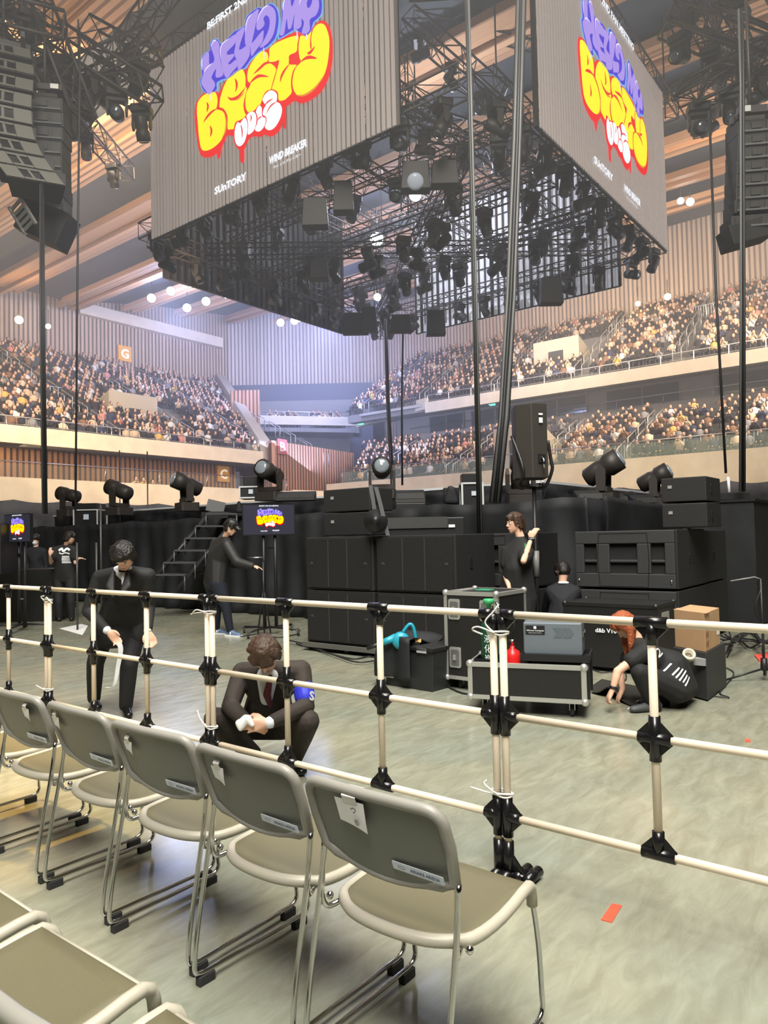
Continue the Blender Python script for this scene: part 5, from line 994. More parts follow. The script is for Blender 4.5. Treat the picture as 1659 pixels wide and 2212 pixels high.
# ---------------------------------------------------------------- screens on stands
def monitor(label, c, face, w, h, art=True, stand=True):
    f = V((face[0], face[1], 0)).normalized(); ax = Z0.cross(f); root = thing('monitor', label, 'monitor', (c.x, c.y, 0)); z = c.z
    MB().prism(rbox((0, 0), (w, h), .012), ax, (0, 0, 1), V((0, 0, z))-f*.05, .05).build('bezel', mat('bezel_black', (.012, .012, .013), .3), root)
    MB().prism([(-w*.485, -h*.47), (w*.485, -h*.47), (w*.485, h*.47), (-w*.485, h*.47)], ax, (0, 0, 1), V((0, 0, z)), .002).build('display', mat('display_dark', (.02, .02, .03), .25, emit=.9, ec=(.016, .016, .026)), root)
    if art: artwork(root, V((0, 0, z))-ax*w*.47-Z0*w*.47*SH/SW+f*.003, ax, (0, 0, 1), w*.94, .0008)
    if stand:
        for s in (-.10, .12): MB().tube([ax*s*w-f*.08+Z0*.1, ax*s*w-f*.08+Z0*(z)], .028, 10).build('pole', BLACK, root)
        MB().box(V((0, 0, z-h*.9))-f*.08, (.12, .12, .03)).build('shelf', BLACK, root); MB().tube([ax*-.10*w-f*.08+Z0*.55, ax*.12*w-f*.08+Z0*.55], .014, 6).build('crossbar', mat('clamp_grey', (.2, .2, .2), .4), root)
        for dx, dy in ((-.42, -.35), (.42, -.35), (-.42, .35), (.42, .35)):
            e = ax*dx*w*1.1-f*dy; MB().tube([V((0, 0, .11))-f*.08, e+Z0*.10], .018, 6).build('base_arm', BLACK, root); q = MB(); q.lathe(e+Z0*.045-ax*.015, [(.045, 0), (.045, .03)], 14, 0, ax); q.box(e+Z0*.085, (.05, .05, .03), mi=1); q.build('castor', [RUBBER, STEEL], root)
    return root
mc = P(581, 1122.5, 11.4); monitor('monitor on a wheeled two-pole stand showing the logo, beside the leaning person', mc, -ray(581, 1122)+RT*.12, .83, .50)
mc2 = P(37, 1141, 12.6); monitor('monitor at the left edge showing the logo very narrow', mc2, -RT*.57-FW*.82, .86, .50)
for (px, py, d, w, h, lb) in ((8, 1155, 12.8, .5, .9, 'black equipment rack at the left edge beside the left monitor'), (14, 1120, 13, .5, .3, 'black speaker on the rack at the left edge')): 
    c = P(px-20, py+30, d); o = MB().box((0, 0, 0), (.7, .6, h), Matrix.Rotation(AZ, 3, 'Z')).build('equipment_rack', BLACK, loc=c, bevel=.01); tag(o, lb, 'equipment rack')
for (px, w, hh, lb) in ((95, .75, 1.02, 'long dark case between the left monitor and the person in the printed shirt'), (20, .9, 1.0, 'large dark case at the left edge')):
    c = P(px, 1170, 14.4); o = MB().box((0, 0, hh/2), (.7, w, hh), Matrix.Rotation(AZ, 3, 'Z')).build('road_case', PLYB, loc=(c.x, c.y, 0), bevel=.01); tag(o, lb, 'equipment case')
# folded stands and thin poles
for px, y0, y1, d, lb in ((166, 1172, 1310, 12.5, 'thin black stand pole right of the person in the printed shirt'), (208, 1172, 1300, 12.5, 'thin black stand pole left of the stooping person'), (217, 1090, 1150, 13, 'short thin pole before the small rack on stage'), (258, 973, 1090, 20, 'thin dark pole rising in front of the lower left parapet'), (318, 975, 1090, 20, 'second thin dark pole before the lower left parapet')):
    a, b = P(px, y0, d), P(px+1, y1, d); b.z = 0; cable([b, a], .018, lb, mat('pole_grey', (.05, .05, .05), .35), 8, 'stand_pole', 'pole')
c = onz(571, 1372, 0); g = thing('speaker_stand', 'folded black stand leaning beside the monitor poles', 'stand', (c.x, c.y, 0)); MB().tube([(0, 0, .1), (0, 0, 1.15)], .018, 8).build('pole', BLACK, g); MB().tube([(-.25*RT.x, -.25*RT.y, 1.22), (.02, 0, 1.22)], .012, 6).build('top_bar', STEEL, g)
for s in (-1, 0, 1): MB().tube([(0, 0, .75), V((s*.10*RT.x, s*.10*RT.y, .03))], .012, 6).build('leg', BLACK, g)
# ---------------------------------------------------------------- black steel stairs up to the stage (seen as a frame)
g = thing('stage_stairs', 'black steel stairs with open frames leading up to the stage', 'stairs', (8.9, 9.6, 0)); SM = mat('stair_steel', (.035, .035, .04), .35, .3); SE = mat('stair_edge', (.10, .10, .11), .35, .4)
base = P(322, 1243, 14.0); top = P(440, 1112, 14.6); n = 5
for k in range(6):
    u = k/5; a = P(330+23*k, 1244-26.4*k, 14.0+.1*k); b = a+RT*.62; dpt = V((.95, 0, 0))
    q = MB(); q.prism([(0, 0), (1, 0), (1, 1), (0, 1)], b-a, V((.8, .25, 0)), a-V(g.location), .035); q.build('tread', SE, g)
    [MB().tube([p-V(g.location), p-V(g.location)-Z0*.30], .017, 6).build('riser_frame', SE, g) for p in (a, b)]
q = MB(); a0, a1 = P(322, 1262, 14.0), P(447, 1118, 14.6); q.tube([a0-V(g.location), a1-V(g.location)], .045, 6); q.build('stringer', SM, g); q = MB(); q.tube([a0-V(g.location)+RT*.55-Z0*.1, a1-V(g.location)+RT*.6], .045, 6); q.build('stringer', SM, g)
# ---------------------------------------------------------------- lights and boxes on the stage
ZS = 2.03
def reloc(px, py, d):
    if px < 1240: p = onX(px, py, 10.4)
    elif px < 1500: p = onY(px, py, 4.5)
    else: p = P(px, py, d)
    k = (p-V((0, 0, EYE))).dot(FW)/d
    if abs(p.z-1.97) < .22 and px < 1660: p.z = 1.965
    return p, k
def onstage(px, d, z=None): p = P(px, 1120, d); return (p.x, p.y, ZS if z is None else z)
HD = mat('moving_head_black', (.018, .018, .02), .35); LB2 = LB
def stage_head(label, px, py, d, yaw, tilt, s=1.15, lensm=None):
    """py is where its base stands in the photo"""
    p, k = reloc(px, py, d); o = moving_light(label, p, yaw, tilt, s*k, False, lit=lensm or mat('stage_lens', (.35, .40, .45), .05, .5, emit=.10)); return o
def facing(px, off=0): return AZ-math.pi/2+off
stage_head('moving head light on stage at the far left, in front of the small rack', 149, 1116, 13.2, facing(0, R(72)), R(12), .95)
stage_head('moving head light on stage right of the small rack, aimed left', 258, 1113, 13.2, facing(0, R(70)), R(20), 1.1)
stage_head('moving head light on stage above the stairs, aimed left', 404, 1104, 12.4, facing(0, R(122)), R(22), 1.1)
stage_head('moving head light on stage just above the middle monitor, lens toward us', 584, 1082, 11.6, facing(0, R(155)), R(15), 1.1)
stage_head('moving head light on stage above the left stack, lens straight at us', 826, 1078, 10.4, facing(0, R(180)), R(5), 1.05)
stage_head('larger moving head light on the right of the stage, aimed up right', 1305, 1077, 10.6, facing(0, R(-118)), R(30), 1.25)
stage_head('smaller moving head light right of the larger one on stage', 1416, 1096, 10.9, facing(0, R(-118)), R(26), 1.05)
stage_head('moving head light on stage behind the pole speaker', 1125, 1068, 11, facing(0, R(180)), R(80), 1.2)
def small_box(name, label, cat, px, py, d, w, h, dp, mt=BLACK, yaw=0, kind=None, lift=0):
    p, k = reloc(px, py, d); w, h, dp = w*k, h*k, dp*k; p.z += lift*k; g = thing(name, label, cat, p, facing(0)+yaw)
    if kind == 'wedge': MB().prism([(-dp/2, 0), (dp/2, 0), (dp/2, h), (-dp/2+.1, h*.55)], (0, 1, 0), (0, 0, 1), (-w/2, 0, 0), w).build('cabinet', SPK, g, bevel=.01); MB().box((0, -dp*.30, h*.45), (w*.9, .03, h*.5), Matrix.Rotation(R(-35), 3, 'X')).build('grille', GRILL, g)
    elif kind == 'rack':
        MB().box((0, 0, h/2), (w*.94, dp*.96, h*.96)).build('case_body', BLACK, g); e = MB()
        for x in (-w/2, w/2): [e.box((x, y, h/2), (.03, .03, h)) for y in (-dp/2, dp/2)]
        for z in (0.015, h-.015): [e.box((0, y, z), (w, .03, .03)) for y in (-dp/2, dp/2)]; [e.box((x, 0, z), (.03, dp, .03)) for x in (-w/2, w/2)]
        e.build('pale_edging', mat('edge_pale', (.72, .74, .76), .4, .2), g); MB().box((.02, -dp/2-.012, h*.55), (w*.22, .01, w*.22)).build('white_label', STK, g)
    else: MB().box((0, 0, h/2), (w, dp, h)).build('case_body', mt, g, bevel=.012)
    return g
small_box('rack_case', 'small pale-edged rack with a white label on the left of the stage', 'equipment case', 196, 1126, 13.0, .42, .30, .45, kind='rack')
small_box('equipment_box', 'dark box on the small pale-edged rack at the left', 'equipment', 196, 1126, 13.0, .40, .10, .4, lift=.31)
small_box('rack_case', 'small pale-edged rack below the middle moving head light', 'equipment case', 545, 1078, 11.8, .33, .20, .4, kind='rack')
small_box('equipment_box', 'dark open box on the small rack left of the middle light', 'equipment', 545, 1078, 11.8, .24, .16, .3, lift=.205)
small_box('rack_case', 'upright pale-edged rack in the centre of the stage', 'equipment case', 1018, 1086, 10.6, .30, .36, .35, kind='rack')
small_box('projector', 'dark device on top of the central upright rack', 'equipment', 1018, 1086, 10.6, .28, .13, .3, lift=.365); small_box('equipment_box', 'low dark box beside the central rack', 'equipment', 975, 1086, 10.4, .22, .30, .2)
small_box('monitor_wedge', 'black wedge monitor right of the left moving head, on a case', 'loudspeaker', 886, 1092, 10.2, .42, .20, .35, kind='wedge', lift=.105); small_box('equipment_box', 'flat black case under the wedge monitor', 'equipment case', 886, 1092, 10.2, .42, .10, .35)
small_box('monitor_wedge', 'black wedge monitor left of the larger moving head light', 'loudspeaker', 1272, 1073, 10.3, .36, .20, .3, kind='wedge'); small_box('monitor_wedge', 'black wedge monitor right of the larger moving head light', 'loudspeaker', 1338, 1075, 10.4, .20, .18, .3, kind='wedge')
small_box('monitor_wedge', 'black wedge monitor left of the smaller moving head light', 'loudspeaker', 1392, 1086, 10.4, .34, .18, .3, kind='wedge')
small_box('monitor_wedge', 'dark wedge speaker on stage above the middle monitor screen, right of the light', 'loudspeaker', 640, 1082, 11.2, .6, .16, .35, kind='wedge')
small_box('equipment_box', 'low dark case under the laptop on stage', 'equipment case', 468, 1108, 12.2, .46, .13, .3)
small_box('equipment_box', 'low black device right of the right stack, the one farther right', 'equipment', 1590, 1072, 11.5, .30, .12, .3, SPK)
small_box('equipment_box', 'low black device just right of the square cabinets', 'equipment', 1560, 1070, 11.5, .30, .12, .3, SPK)
q = P(1573, 1030, 11.6); cable([q, P(1576, 1073, 11.6)], .022, 'upright white tube standing right of the square cabinets', WHITE, 8, 'white_tube', 'tube')
g = thing('laptop', 'open black laptop on a case above the stairs', 'laptop', reloc(468, 1108, 12.2)[0]+Z0*.17, facing(0)+R(10)); MB().box((0, 0, .01), (.36, .26, .02)).build('keyboard_base', BLACK, g); MB().box((-.02, .02, .14), (.40, .012, .27), Matrix.Rotation(R(14), 3, 'Y') @ Matrix.Rotation(R(-12), 3, 'X')).build('lid', BLACK, g)
g = thing('black_jacket', 'black crumpled cover left of the central rack', 'cloth', P(975, 1087, 12.0)); melt('cover', [[(P(965, 1083, 12.0), .05), (P(985, 1083, 12.0), .06), (P(972, 1055, 12.0), .05), (P(980, 1058, 12.0), .05)]], .02, CLOTH, g, 3)
g = thing('black_jacket', 'black crumpled cover left of the middle monitor screen', 'cloth', P(515, 1110, 15.0)); melt('cover', [[(P(512, 1104, 15.0), .05), (P(520, 1104, 15.0), .05), (P(516, 1086, 15.0), .04)]], .02, CLOTH, g, 3)
# a second curtain behind the left, hanging from the stage rail
# ================================================================ BARRIER
BX_, RZ = 2.8, (1.15, .71, .275)
def barrier(yc, label):
    root = thing('pipe_barrier', label, 'barrier', (BX_, yc, 0), group=None); hw = .976; ys = (-hw, -.333, .333, hw); r = .0165; rj = .0235
    for z in RZ: MB().tube([(0, -hw, z), (0, hw, z)], r, 12).build('rail', CREAM, root)
    for k, y in enumerate(ys): MB().tube([(0, y, .06 if k in (0, 3) else RZ[2]), (0, y, RZ[0])], r, 12).build('post', CREAM, root)
    for k, y in enumerate(ys):
        for j, z in enumerate(RZ):
            mb = MB(); a0 = -.062 if k != 0 else 0; a1 = .062 if k != 3 else 0
            mb.tube([(0, y+a0, z), (0, y+a1, z)], rj, 12); mb.tube([(0, y, z-(.085 if j < 2 or k in (0, 3) else 0)), (0, y, z+(.085 if j else 0))], rj*.98, 12)
            g = .084
            for sy in (-1, 1):
                if (sy < 0 and k == 0) or (sy > 0 and k == 3): continue
                for sz in (-1, 1):
                    if (sz > 0 and j == 0) or (sz < 0 and j == 2 and k in (1, 2)): continue
                    pts = [(0, 0), (sy*g, 0), (0, sz*g)]; pts = pts if sy*sz > 0 else [pts[0], pts[2], pts[1]]
                    mb.prism(pts, (0, 1, 0), (0, 0, 1), (-.006, y, z), .012)
            mb.build('joint', JOINT, root)
    for y in (-hw, hw):
        mb = MB(); mb.tube([(0, y, .01), (0, y, .17)], rj, 12); s = -1
        mb.prism([(0, .02), (0, .14), (-.10, .02)], (0, 1, 0), (0, 0, 1), (-.006, y, 0), .012)
        mb.tube([(-.06, y, .028), (.06, y, .028)], rj, 12); mb.tube([(-.02, y-.09, .028), (.10, y-.09, .028)], rj, 12); mb.tube([(0, y, .03), (0, y-.09, .03)], .018, 8); mb.build('foot', JOINT, root)
    return root
LBP = ['pipe barrier panel at the right edge, nearest the camera', 'pipe barrier panel standing behind the front chairs, in the middle', 'pipe barrier panel before the stooping person in a suit', 'pipe barrier panel at the left edge, farthest down the line']
for k in range(4): barrier(.58+2.0*k, LBP[k])
TIEM = mat('white_string', (.85, .83, .80), .7)
def tie(y, z, label, tails):
    o = MB(); o.tube([(.024*math.cos(a)*1.1, .050*math.sin(a), .004*math.sin(3*a)) for a in [i*math.pi/8 for i in range(16)]], .0045, 6, closed=True)
    o.tube([(.026*math.cos(a)*1.1, .052*math.sin(a), .010+.003*math.sin(2*a)) for a in [i*math.pi/8 for i in range(16)]], .0045, 6, closed=True)
    for t in tails: o.tube(bez([(-.03, 0, .005)]+list(t), 5), .004, 6)
    o = o.build('string_tie', TIEM, loc=(BX_, y, z)); tag(o, label, 'tie')
tie(1.58, 1.065, 'white string tied round the double post under the top rail, nearest one', [((-.05, .07, .03), (-.05, .10, .015), (-.03, .06, -.005)), ((-.04, .04, .05), (-.03, .0, .10), (-.02, -.02, .13))])
tie(1.58, .365, 'white string with long tails tied low on the nearest double post', [((-.05, .06, .015), (-.05, .13, .02)), ((-.05, .03, .03), (-.05, .06, .05), (-.045, .05, .065))])
tie(3.58, 1.06, 'white string tied high on the double post left of the crouching person', [((-.05, .06, .02), (-.05, .10, .0)), ((-.04, .07, .0), (-.05, .12, -.01))])
tie(3.58, .365, 'white string tied low on the double post left of the crouching person', [((-.04, .05, .05), (-.04, .08, .10))])
tie(5.58, 1.06, 'white string with a loose tail on the farthest double post', [((-.04, -.06, .03), (-.05, -.12, .01), (-.05, -.17, -.01)), ((-.04, .03, .03), (-.04, -.02, .04))])
tie(5.58, .365, 'white string tied low on the farthest double post', [((-.04, .06, .02), (-.04, .11, .03))])
# bright stickers on the barrier's black joints are left out; red tape marks on the floor
FT = mat('red_tape', (.85, .10, .05), .5)
floor_patch('floor_tape', [(1298, 1988), (1322, 1994), (1344, 1957), (1322, 1953)], FT, 'short strip of red tape on the open floor at the right', 'tape')
floor_patch('floor_tape', [(1609, 1597), (1620, 1597), (1622, 1603), (1611, 1604)], FT, 'tiny orange tape mark on the floor near the right edge', 'tape')
floor_patch('paper_sheet', [(128, 1358), (178, 1372), (190, 1352), (176, 1348)], WHITE, 'white sheet lying on the floor left of the stooping person', 'paper')
# ================================================================ CHAIRS
def bow(y): return -.022*(1-(y/.25)**2)
def make_chair(label):
    root = thing('stacking_chair', label, 'chair', (0, 0, 0), group=None)
    xb = lambda z: .098-.078*(z-.58)/.22          # back leans toward -x at the top
    out = []
    for y, z in [(-.225, .60), (-.235, .70), (-.232, .76)]: out.append((y, z))
    for i in range(5): a = R(180-90*i/4); out.append((-.185+.047*math.cos(a), .765+.040*math.sin(a)))
    for y in (-.1, 0, .1): out.append((y, .808))
    for i in range(5): a = R(90-90*i/4); out.append((.185+.047*math.cos(a), .765+.040*math.sin(a)))
    out += [(.232, .76), (.235, .70), (.225, .60)]
    for i in range(1, 10): a = i/10; out.append((.225-.45*a, .60-.048*math.sin(math.pi*a)**.8))
    rim = MB(); pts = [(xb(z)+bow(y), y, z) for y, z in out]; rr = [.0165 if z > .58 and abs(y) > .1 else (.0155 if z > .7 else .009) for y, z in out]
    rim.tube(pts, rr, 8, closed=True); rim.build('back_rim', CH_PLA, root)
    pn = MB(); N = 14; vs = []
    zt_ = lambda y: .808-.0*y if abs(y) < .17 else .808-.04*((abs(y)-.17)/.06)**2; zb_ = lambda y: .60-.048*math.sin(math.pi*(y+.225)/.45)**.8 if abs(y) < .224 else .60
    for i in range(N+1):
        y = -.222+.444*i/N
        for k in range(7): z = zb_(y)+(zt_(y)-zb_(y))*k/6; vs += [(xb(z)+bow(y)-.003, y, z), (xb(z)+bow(y)+.005, y, z)]
    fs = []
    for i in range(N):
        for k in range(6): a = (i*7+k)*2; b = a+14; fs += [(a, a+2, b+2, b), (a+1, b+1, b+3, a+3)]
    pn.add(vs, fs, 0, True); pn.build('backrest', CH_PAN, root)
    # seat
    so_ = [(.475, -.232), (.30, -.238), (.17, -.226), (.12, -.19), (.08, -.13), (.062, -.05), (.062, .05), (.08, .13), (.12, .19), (.17, .226), (.30, .238), (.475, .232)]
    zs = lambda x: .425+.02*((x-.2)/.25)**2 if x < .44 else .444
    sm = [p for p in bez([(x, y, 0) for x, y in so_], 3)]; rm = MB()
    rp = [(p.x, p.y, zs(p.x)) for p in sm]; fr = [(.498, .226, .43), (.510, .222, .405), (.515, .221, .37)]
    rm.tube([(a, -b, c) for a, b, c in fr[::-1]]+rp+fr, .0175, 8); rm.tube([(.486, -.22, .427), (.492, 0, .422), (.486, .22, .427)], .014, 8); rm.build('seat_rim', CH_RIM, root)
    cu = MB(); poly = [(p.x, p.y) for p in sm]; vs = []; rings = (1.0, .97, .8, .5, .2)
    cx = .25
    for q in rings:
        for x, y in poly: X = cx+(x-cx)*q; Y = y*q; dz = .0 if q == 1 else (.012 if q > .9 else .008 if q > .7 else .002); vs.append((X, Y, zs(X)+dz))
    n = len(poly); fs = [(a*n+i, a*n+(i+1) % n, (a+1)*n+(i+1) % n, (a+1)*n+i) for a in range(len(rings)-1) for i in range(n)]; vs.append((cx, 0, zs(cx)+.001)); fs += [(4*n+i, 4*n+(i+1) % n, 5*n) for i in range(n)]
    k2 = len(vs); vs += [(cx+(x-cx)*.98, y*.98, zs(x)-.014) for x, y in poly]; fs += [((i+1) % n, i, k2+i, k2+(i+1) % n) for i in range(n)]+[tuple(range(k2+n-1, k2-1, -1))]
    cu.add(vs, fs, 0, True); cu.build('seat_pad', CH_CUS, root)
    for s in (-1, 1):
        y = s*.238; f = MB()
        pts = bez([(.070, s*.228, .66), (.085, s*.232, .60), (.062, y, .45), (.012, y, .20), (-.003, y, .09), (.0, y, .05), (.028, y, .038), (.06, y, .036)], 4)+bez([(.12, y, .036), (.42, y, .036), (.50, y, .038), (.53, y, .06), (.528, y, .11), (.532, s*.229, .25), (.512, s*.221, .40)], 4)
        f.tube(pts, .0085, 8); f.tube(bez([(.085, s*.236, .60), (.074, s*.236, .50), (.070, s*.234, .44), (.085, s*.226, .412), (.12, s*.212, .415)], 4), .0085, 8); f.ball((.115, s*.245, .425), .012, 8, 5)
        lg = f.build('leg', CHROME, root)
        for x in (.04, .48): MB().box((x, y, .016), (.065, .026, .032)).build('rubber_foot', RUBBER, lg, bevel=.003)
    st = MB(); ax = V((0, -1, 0)); zz = V((xb(.9)-xb(.8), 0, .1)).normalized(); o0 = V((xb(.608)+bow(-.1)-.010, -.045, .603))
    ax2 = V((.14*.12, -1, -.02)).normalized(); st.prism(rbox((.082, .012), (.165, .026), .004), ax2, zz, o0, .0015); sk = st.build('name_sticker', STK, root, label='pale sticker with the words ARIAKE ARENA')
    text('ARIAKE ARENA', 1, INK, sk, o0+ax2*.058+zz*.006, ax2, zz, .0025, 'lettering', fit=(.095, .0105), bold=.01)
    text('▭', 1, INK, sk, o0+ax2*.018+zz*.007, ax2, zz, .0025, 'lettering', fit=(.022, .009))
    return root
xb_ = lambda z: .098-.078*(z-.58)/.22
def note(ch, y=.13, s=1.0, lines=((.62, .10, '番'), (.62, .62, 'ゥ')), tilt=0):
    ax = V((0, -1, tilt)).normalized(); zz = V((-.35, 0, 1)).normalized(); o0 = V((xb_(.715)+bow(y)-.012, y+.04*s, .715)); w, h = .105*s, .075*s; nn = ax.cross(zz)
    n = 8; vs = []
    for i in range(n+1):
        for k in range(5): u, v = i/n, k/4; vs.append(o0+ax*(w*u*(1+.05*v*0))+zz*(h*v*(1-.0*u)-(.012*u if k == 0 else 0))+nn*(.004+.012*(1-v)*u**2))
    mb = MB().add(vs, [(i*5+k, (i+1)*5+k, (i+1)*5+k+1, i*5+k+1) for i in range(n) for k in range(4)], 0, True); p = mb.build('paper_note', PAPER, ch, label='white paper note taped to the back')
    for u, v, t in lines: text(t, 1, BINK, p, o0+ax*w*u+zz*h*v+nn*.010, ax, zz, .006, 'lettering', fit=(.018*s, .020*s))
    t = MB(); t.tube([o0+ax*w*.45+zz*(h-.006)+nn*.006, o0+ax*w*.45+zz*(h+.012)+nn*.006, o0+ax*w*.45+zz*(h+.030)-nn*.022], .003, 4); vs = [(x, y0, z) for x, y0, z in t.v]
    tp = MB(); pr = [V((0, 0, 0))+zz*(h-.012)+nn*.005, zz*(h+.014)+nn*.007, zz*(h+.024)-nn*.008, zz*(h+.018)-nn*.036]
    vs = []
    for q in pr: vs += [o0+ax*w*.30+q, o0+ax*w*.78+q]
    tp.add(vs, [(i*2, i*2+1, i*2+3, i*2+2) for i in range(3)]); tp.build('clear_tape', TAPE, p)
ch5 = make_chair('grey stacking chair nearest the barrier end, with the big white paper note on its back')
ch5.location = (1.50, 1.265, 0)
D = [(1.52, 1.81, 'grey stacking chair second from the right in the front row, before the crouching person'), (1.54, 2.35, 'grey stacking chair third from the right in the front row'), (1.555, 2.90, 'grey stacking chair fourth from the right in the front row'), (1.56, 3.46, 'grey stacking chair fifth from the right in the front row, near the left edge'), (1.56, 4.02, 'grey stacking chair cut by the left edge in the front row'),
     (.515, 1.76, 'chair of the nearer row whose whole olive seat shows at the bottom left'), (.505, 1.20, 'chair of the nearer row, only its seat front and back top at the bottom edge'), (.53, 2.32, 'chair of the nearer row at the left edge, a corner of olive seat showing')]
rest_c = [dup(ch5, (x, y, 0), R(random.uniform(-1.5, 1.5)), lb) for x, y, lb in D]
note(ch5, .065, 1.0); note(rest_c[0], .12, .62, ((.2, .2, '番'),)); note(rest_c[1], .13, .5, ()); note(rest_c[2], .17, .6, ()); note(rest_c[3], -.12, .62, ())
# ================================================================ PEOPLE
from mathutils.bvhtree import BVHTree
SUIT = mat('suit_black', (.012, .012, .014), .75); SUITB = mat('suit_brown_black', (.032, .024, .02), .8, noise=.15, scale=10); SHOE = mat('shoe_black', (.01, .01, .01), .18); TEE = mat('tee_black', (.012, .012, .013), .8, noise=.2, scale=8)
SHIRT = mat('shirt_white', (.72, .74, .80), .7); HAIRB = mat('hair_brown', (.055, .028, .016), .5, bump=.6, scale=50); HAIRR = mat('hair_auburn', (.34, .085, .03), .5, bump=.6, scale=50); EYEW = mat('eye_white', (.8, .8, .8), .2); EYED = mat('eye_dark', (.02, .01, .01), .1); LIP = mat('lip', (.55, .22, .18), .5)
def hand(w, d, n, side, curl=.5, s=1.0):
    """w wrist, d direction of the hand, n palm normal, side = thumb side direction; returns hulls"""
    w, d, n, sd = V(w), V(d).normalized(), V(n).normalized(), V(side).normalized(); H_ = []
    kn = [w+d*.085*s+sd*(.030-.020*i)*s for i in range(4)]
    H_.append([(w, .022*s), (w+d*.02*s, .024*s), (kn[0], .0135*s), (kn[3], .012*s), (w+d*.05*s+sd*.025*s, .014*s), (w+d*.05*s-sd*.022*s, .013*s)])
    for i, L in enumerate((.072, .080, .075, .058)):
        p = kn[i]; a = curl*(.55+.1*i); q = p; r = .0088*s
        for k, f in enumerate((.45, .32, .23)):
            ang = a*(k+.4); e = q+(d*math.cos(ang)+n*math.sin(ang)+sd*(.5-i*.33)*.12)*L*f*s*1.05; H_.append([(q, r), (e, r*.93)]); q = e; r *= .93
    t0 = w+d*.025*s+sd*.024*s; t1 = t0+(d*.6+sd*.65+n*.25).normalized()*.038*s; t2 = t1+(d*.85+sd*.25+n*.3).normalized()*.030*s; t3 = t2+(d*.95+n*.3).normalized()*.022*s
    H_ += [[(t0, .014*s), (t1, .011*s)], [(t1, .0105*s), (t2, .0095*s)], [(t2, .0095*s), (t3, .008*s)]]; return H_
def head_h(c, f, u, s=1.0):
    c, f, u = V(c), V(f).normalized(), V(u).normalized(); r = f.cross(u).normalized(); u = r.cross(f).normalized()
    h = [[(c+u*.035*s-f*.018*s, .086*s), (c+u*.03*s+f*.012*s, .076*s), (c-u*.03*s+f*.02*s, .062*s)], [(c+f*.02*s, .066*s), (c-u*.085*s+f*.052*s, .026*s), (c-u*.05*s+r*.035*s+f*.02*s, .03*s), (c-u*.05*s-r*.035*s+f*.02*s, .03*s)],
         [(c+f*.084*s+u*.018*s, .009*s), (c+f*.104*s-u*.018*s, .011*s), (c+f*.088*s-u*.022*s+r*.010*s, .007*s), (c+f*.088*s-u*.022*s-r*.010*s, .007*s)],
         [(c+f*.080*s-u*.052*s+r*.014*s, .009*s), (c+f*.084*s-u*.052*s, .010*s), (c+f*.080*s-u*.052*s-r*.014*s, .009*s)], [(c+f*.080*s+u*.032*s+r*.03*s, .010*s), (c+f*.086*s+u*.032*s, .008*s), (c+f*.080*s+u*.032*s-r*.03*s, .010*s)]]
    for e in (-1, 1): h.append([(c+r*e*.080*s-f*.008*s+u*.012*s, .014*s), (c+r*e*.078*s-f*.004*s-u*.024*s, .010*s)])
    return h, c, f, u, r
def hair_h(c, f, u, r, s=1.0, kind='short', seed=1):
    random.seed(seed); h = [[(c+u*.050*s-f*.024*s, .092*s), (c+u*.055*s+f*.012*s, .078*s), (c-u*.02*s-f*.045*s, .072*s)]]
    for i in range(26):
        a = random.uniform(-2.6, 2.6); d = (f*math.cos(a)+r*math.sin(a)); top = c+u*.125*s+d*.02*s
        low = .045 if abs(a) < .8 else (.0 if abs(a) < 1.7 else -.05); mid = c+u*.085*s+d*.082*s; end = c+u*low*s+d*(.094 if abs(a) > .8 else .088)*s
        h.append([(top, .022*s), (mid, .020*s)]); h.append([(mid, .020*s), (end, .009*s)])
    if kind == 'long':
        for i in range(16):
            a = random.uniform(1.4, 4.9); d = (f*math.cos(a)+r*math.sin(a)); h.append([(c+d*.085*s, .026*s), (c+d*.085*s-Z0*.16*s+d*.01, .022*s)]); h.append([(c+d*.085*s-Z0*.16*s+d*.01, .022*s), (c+d*.07*s-Z0*.27*s, .008*s)])
    return h
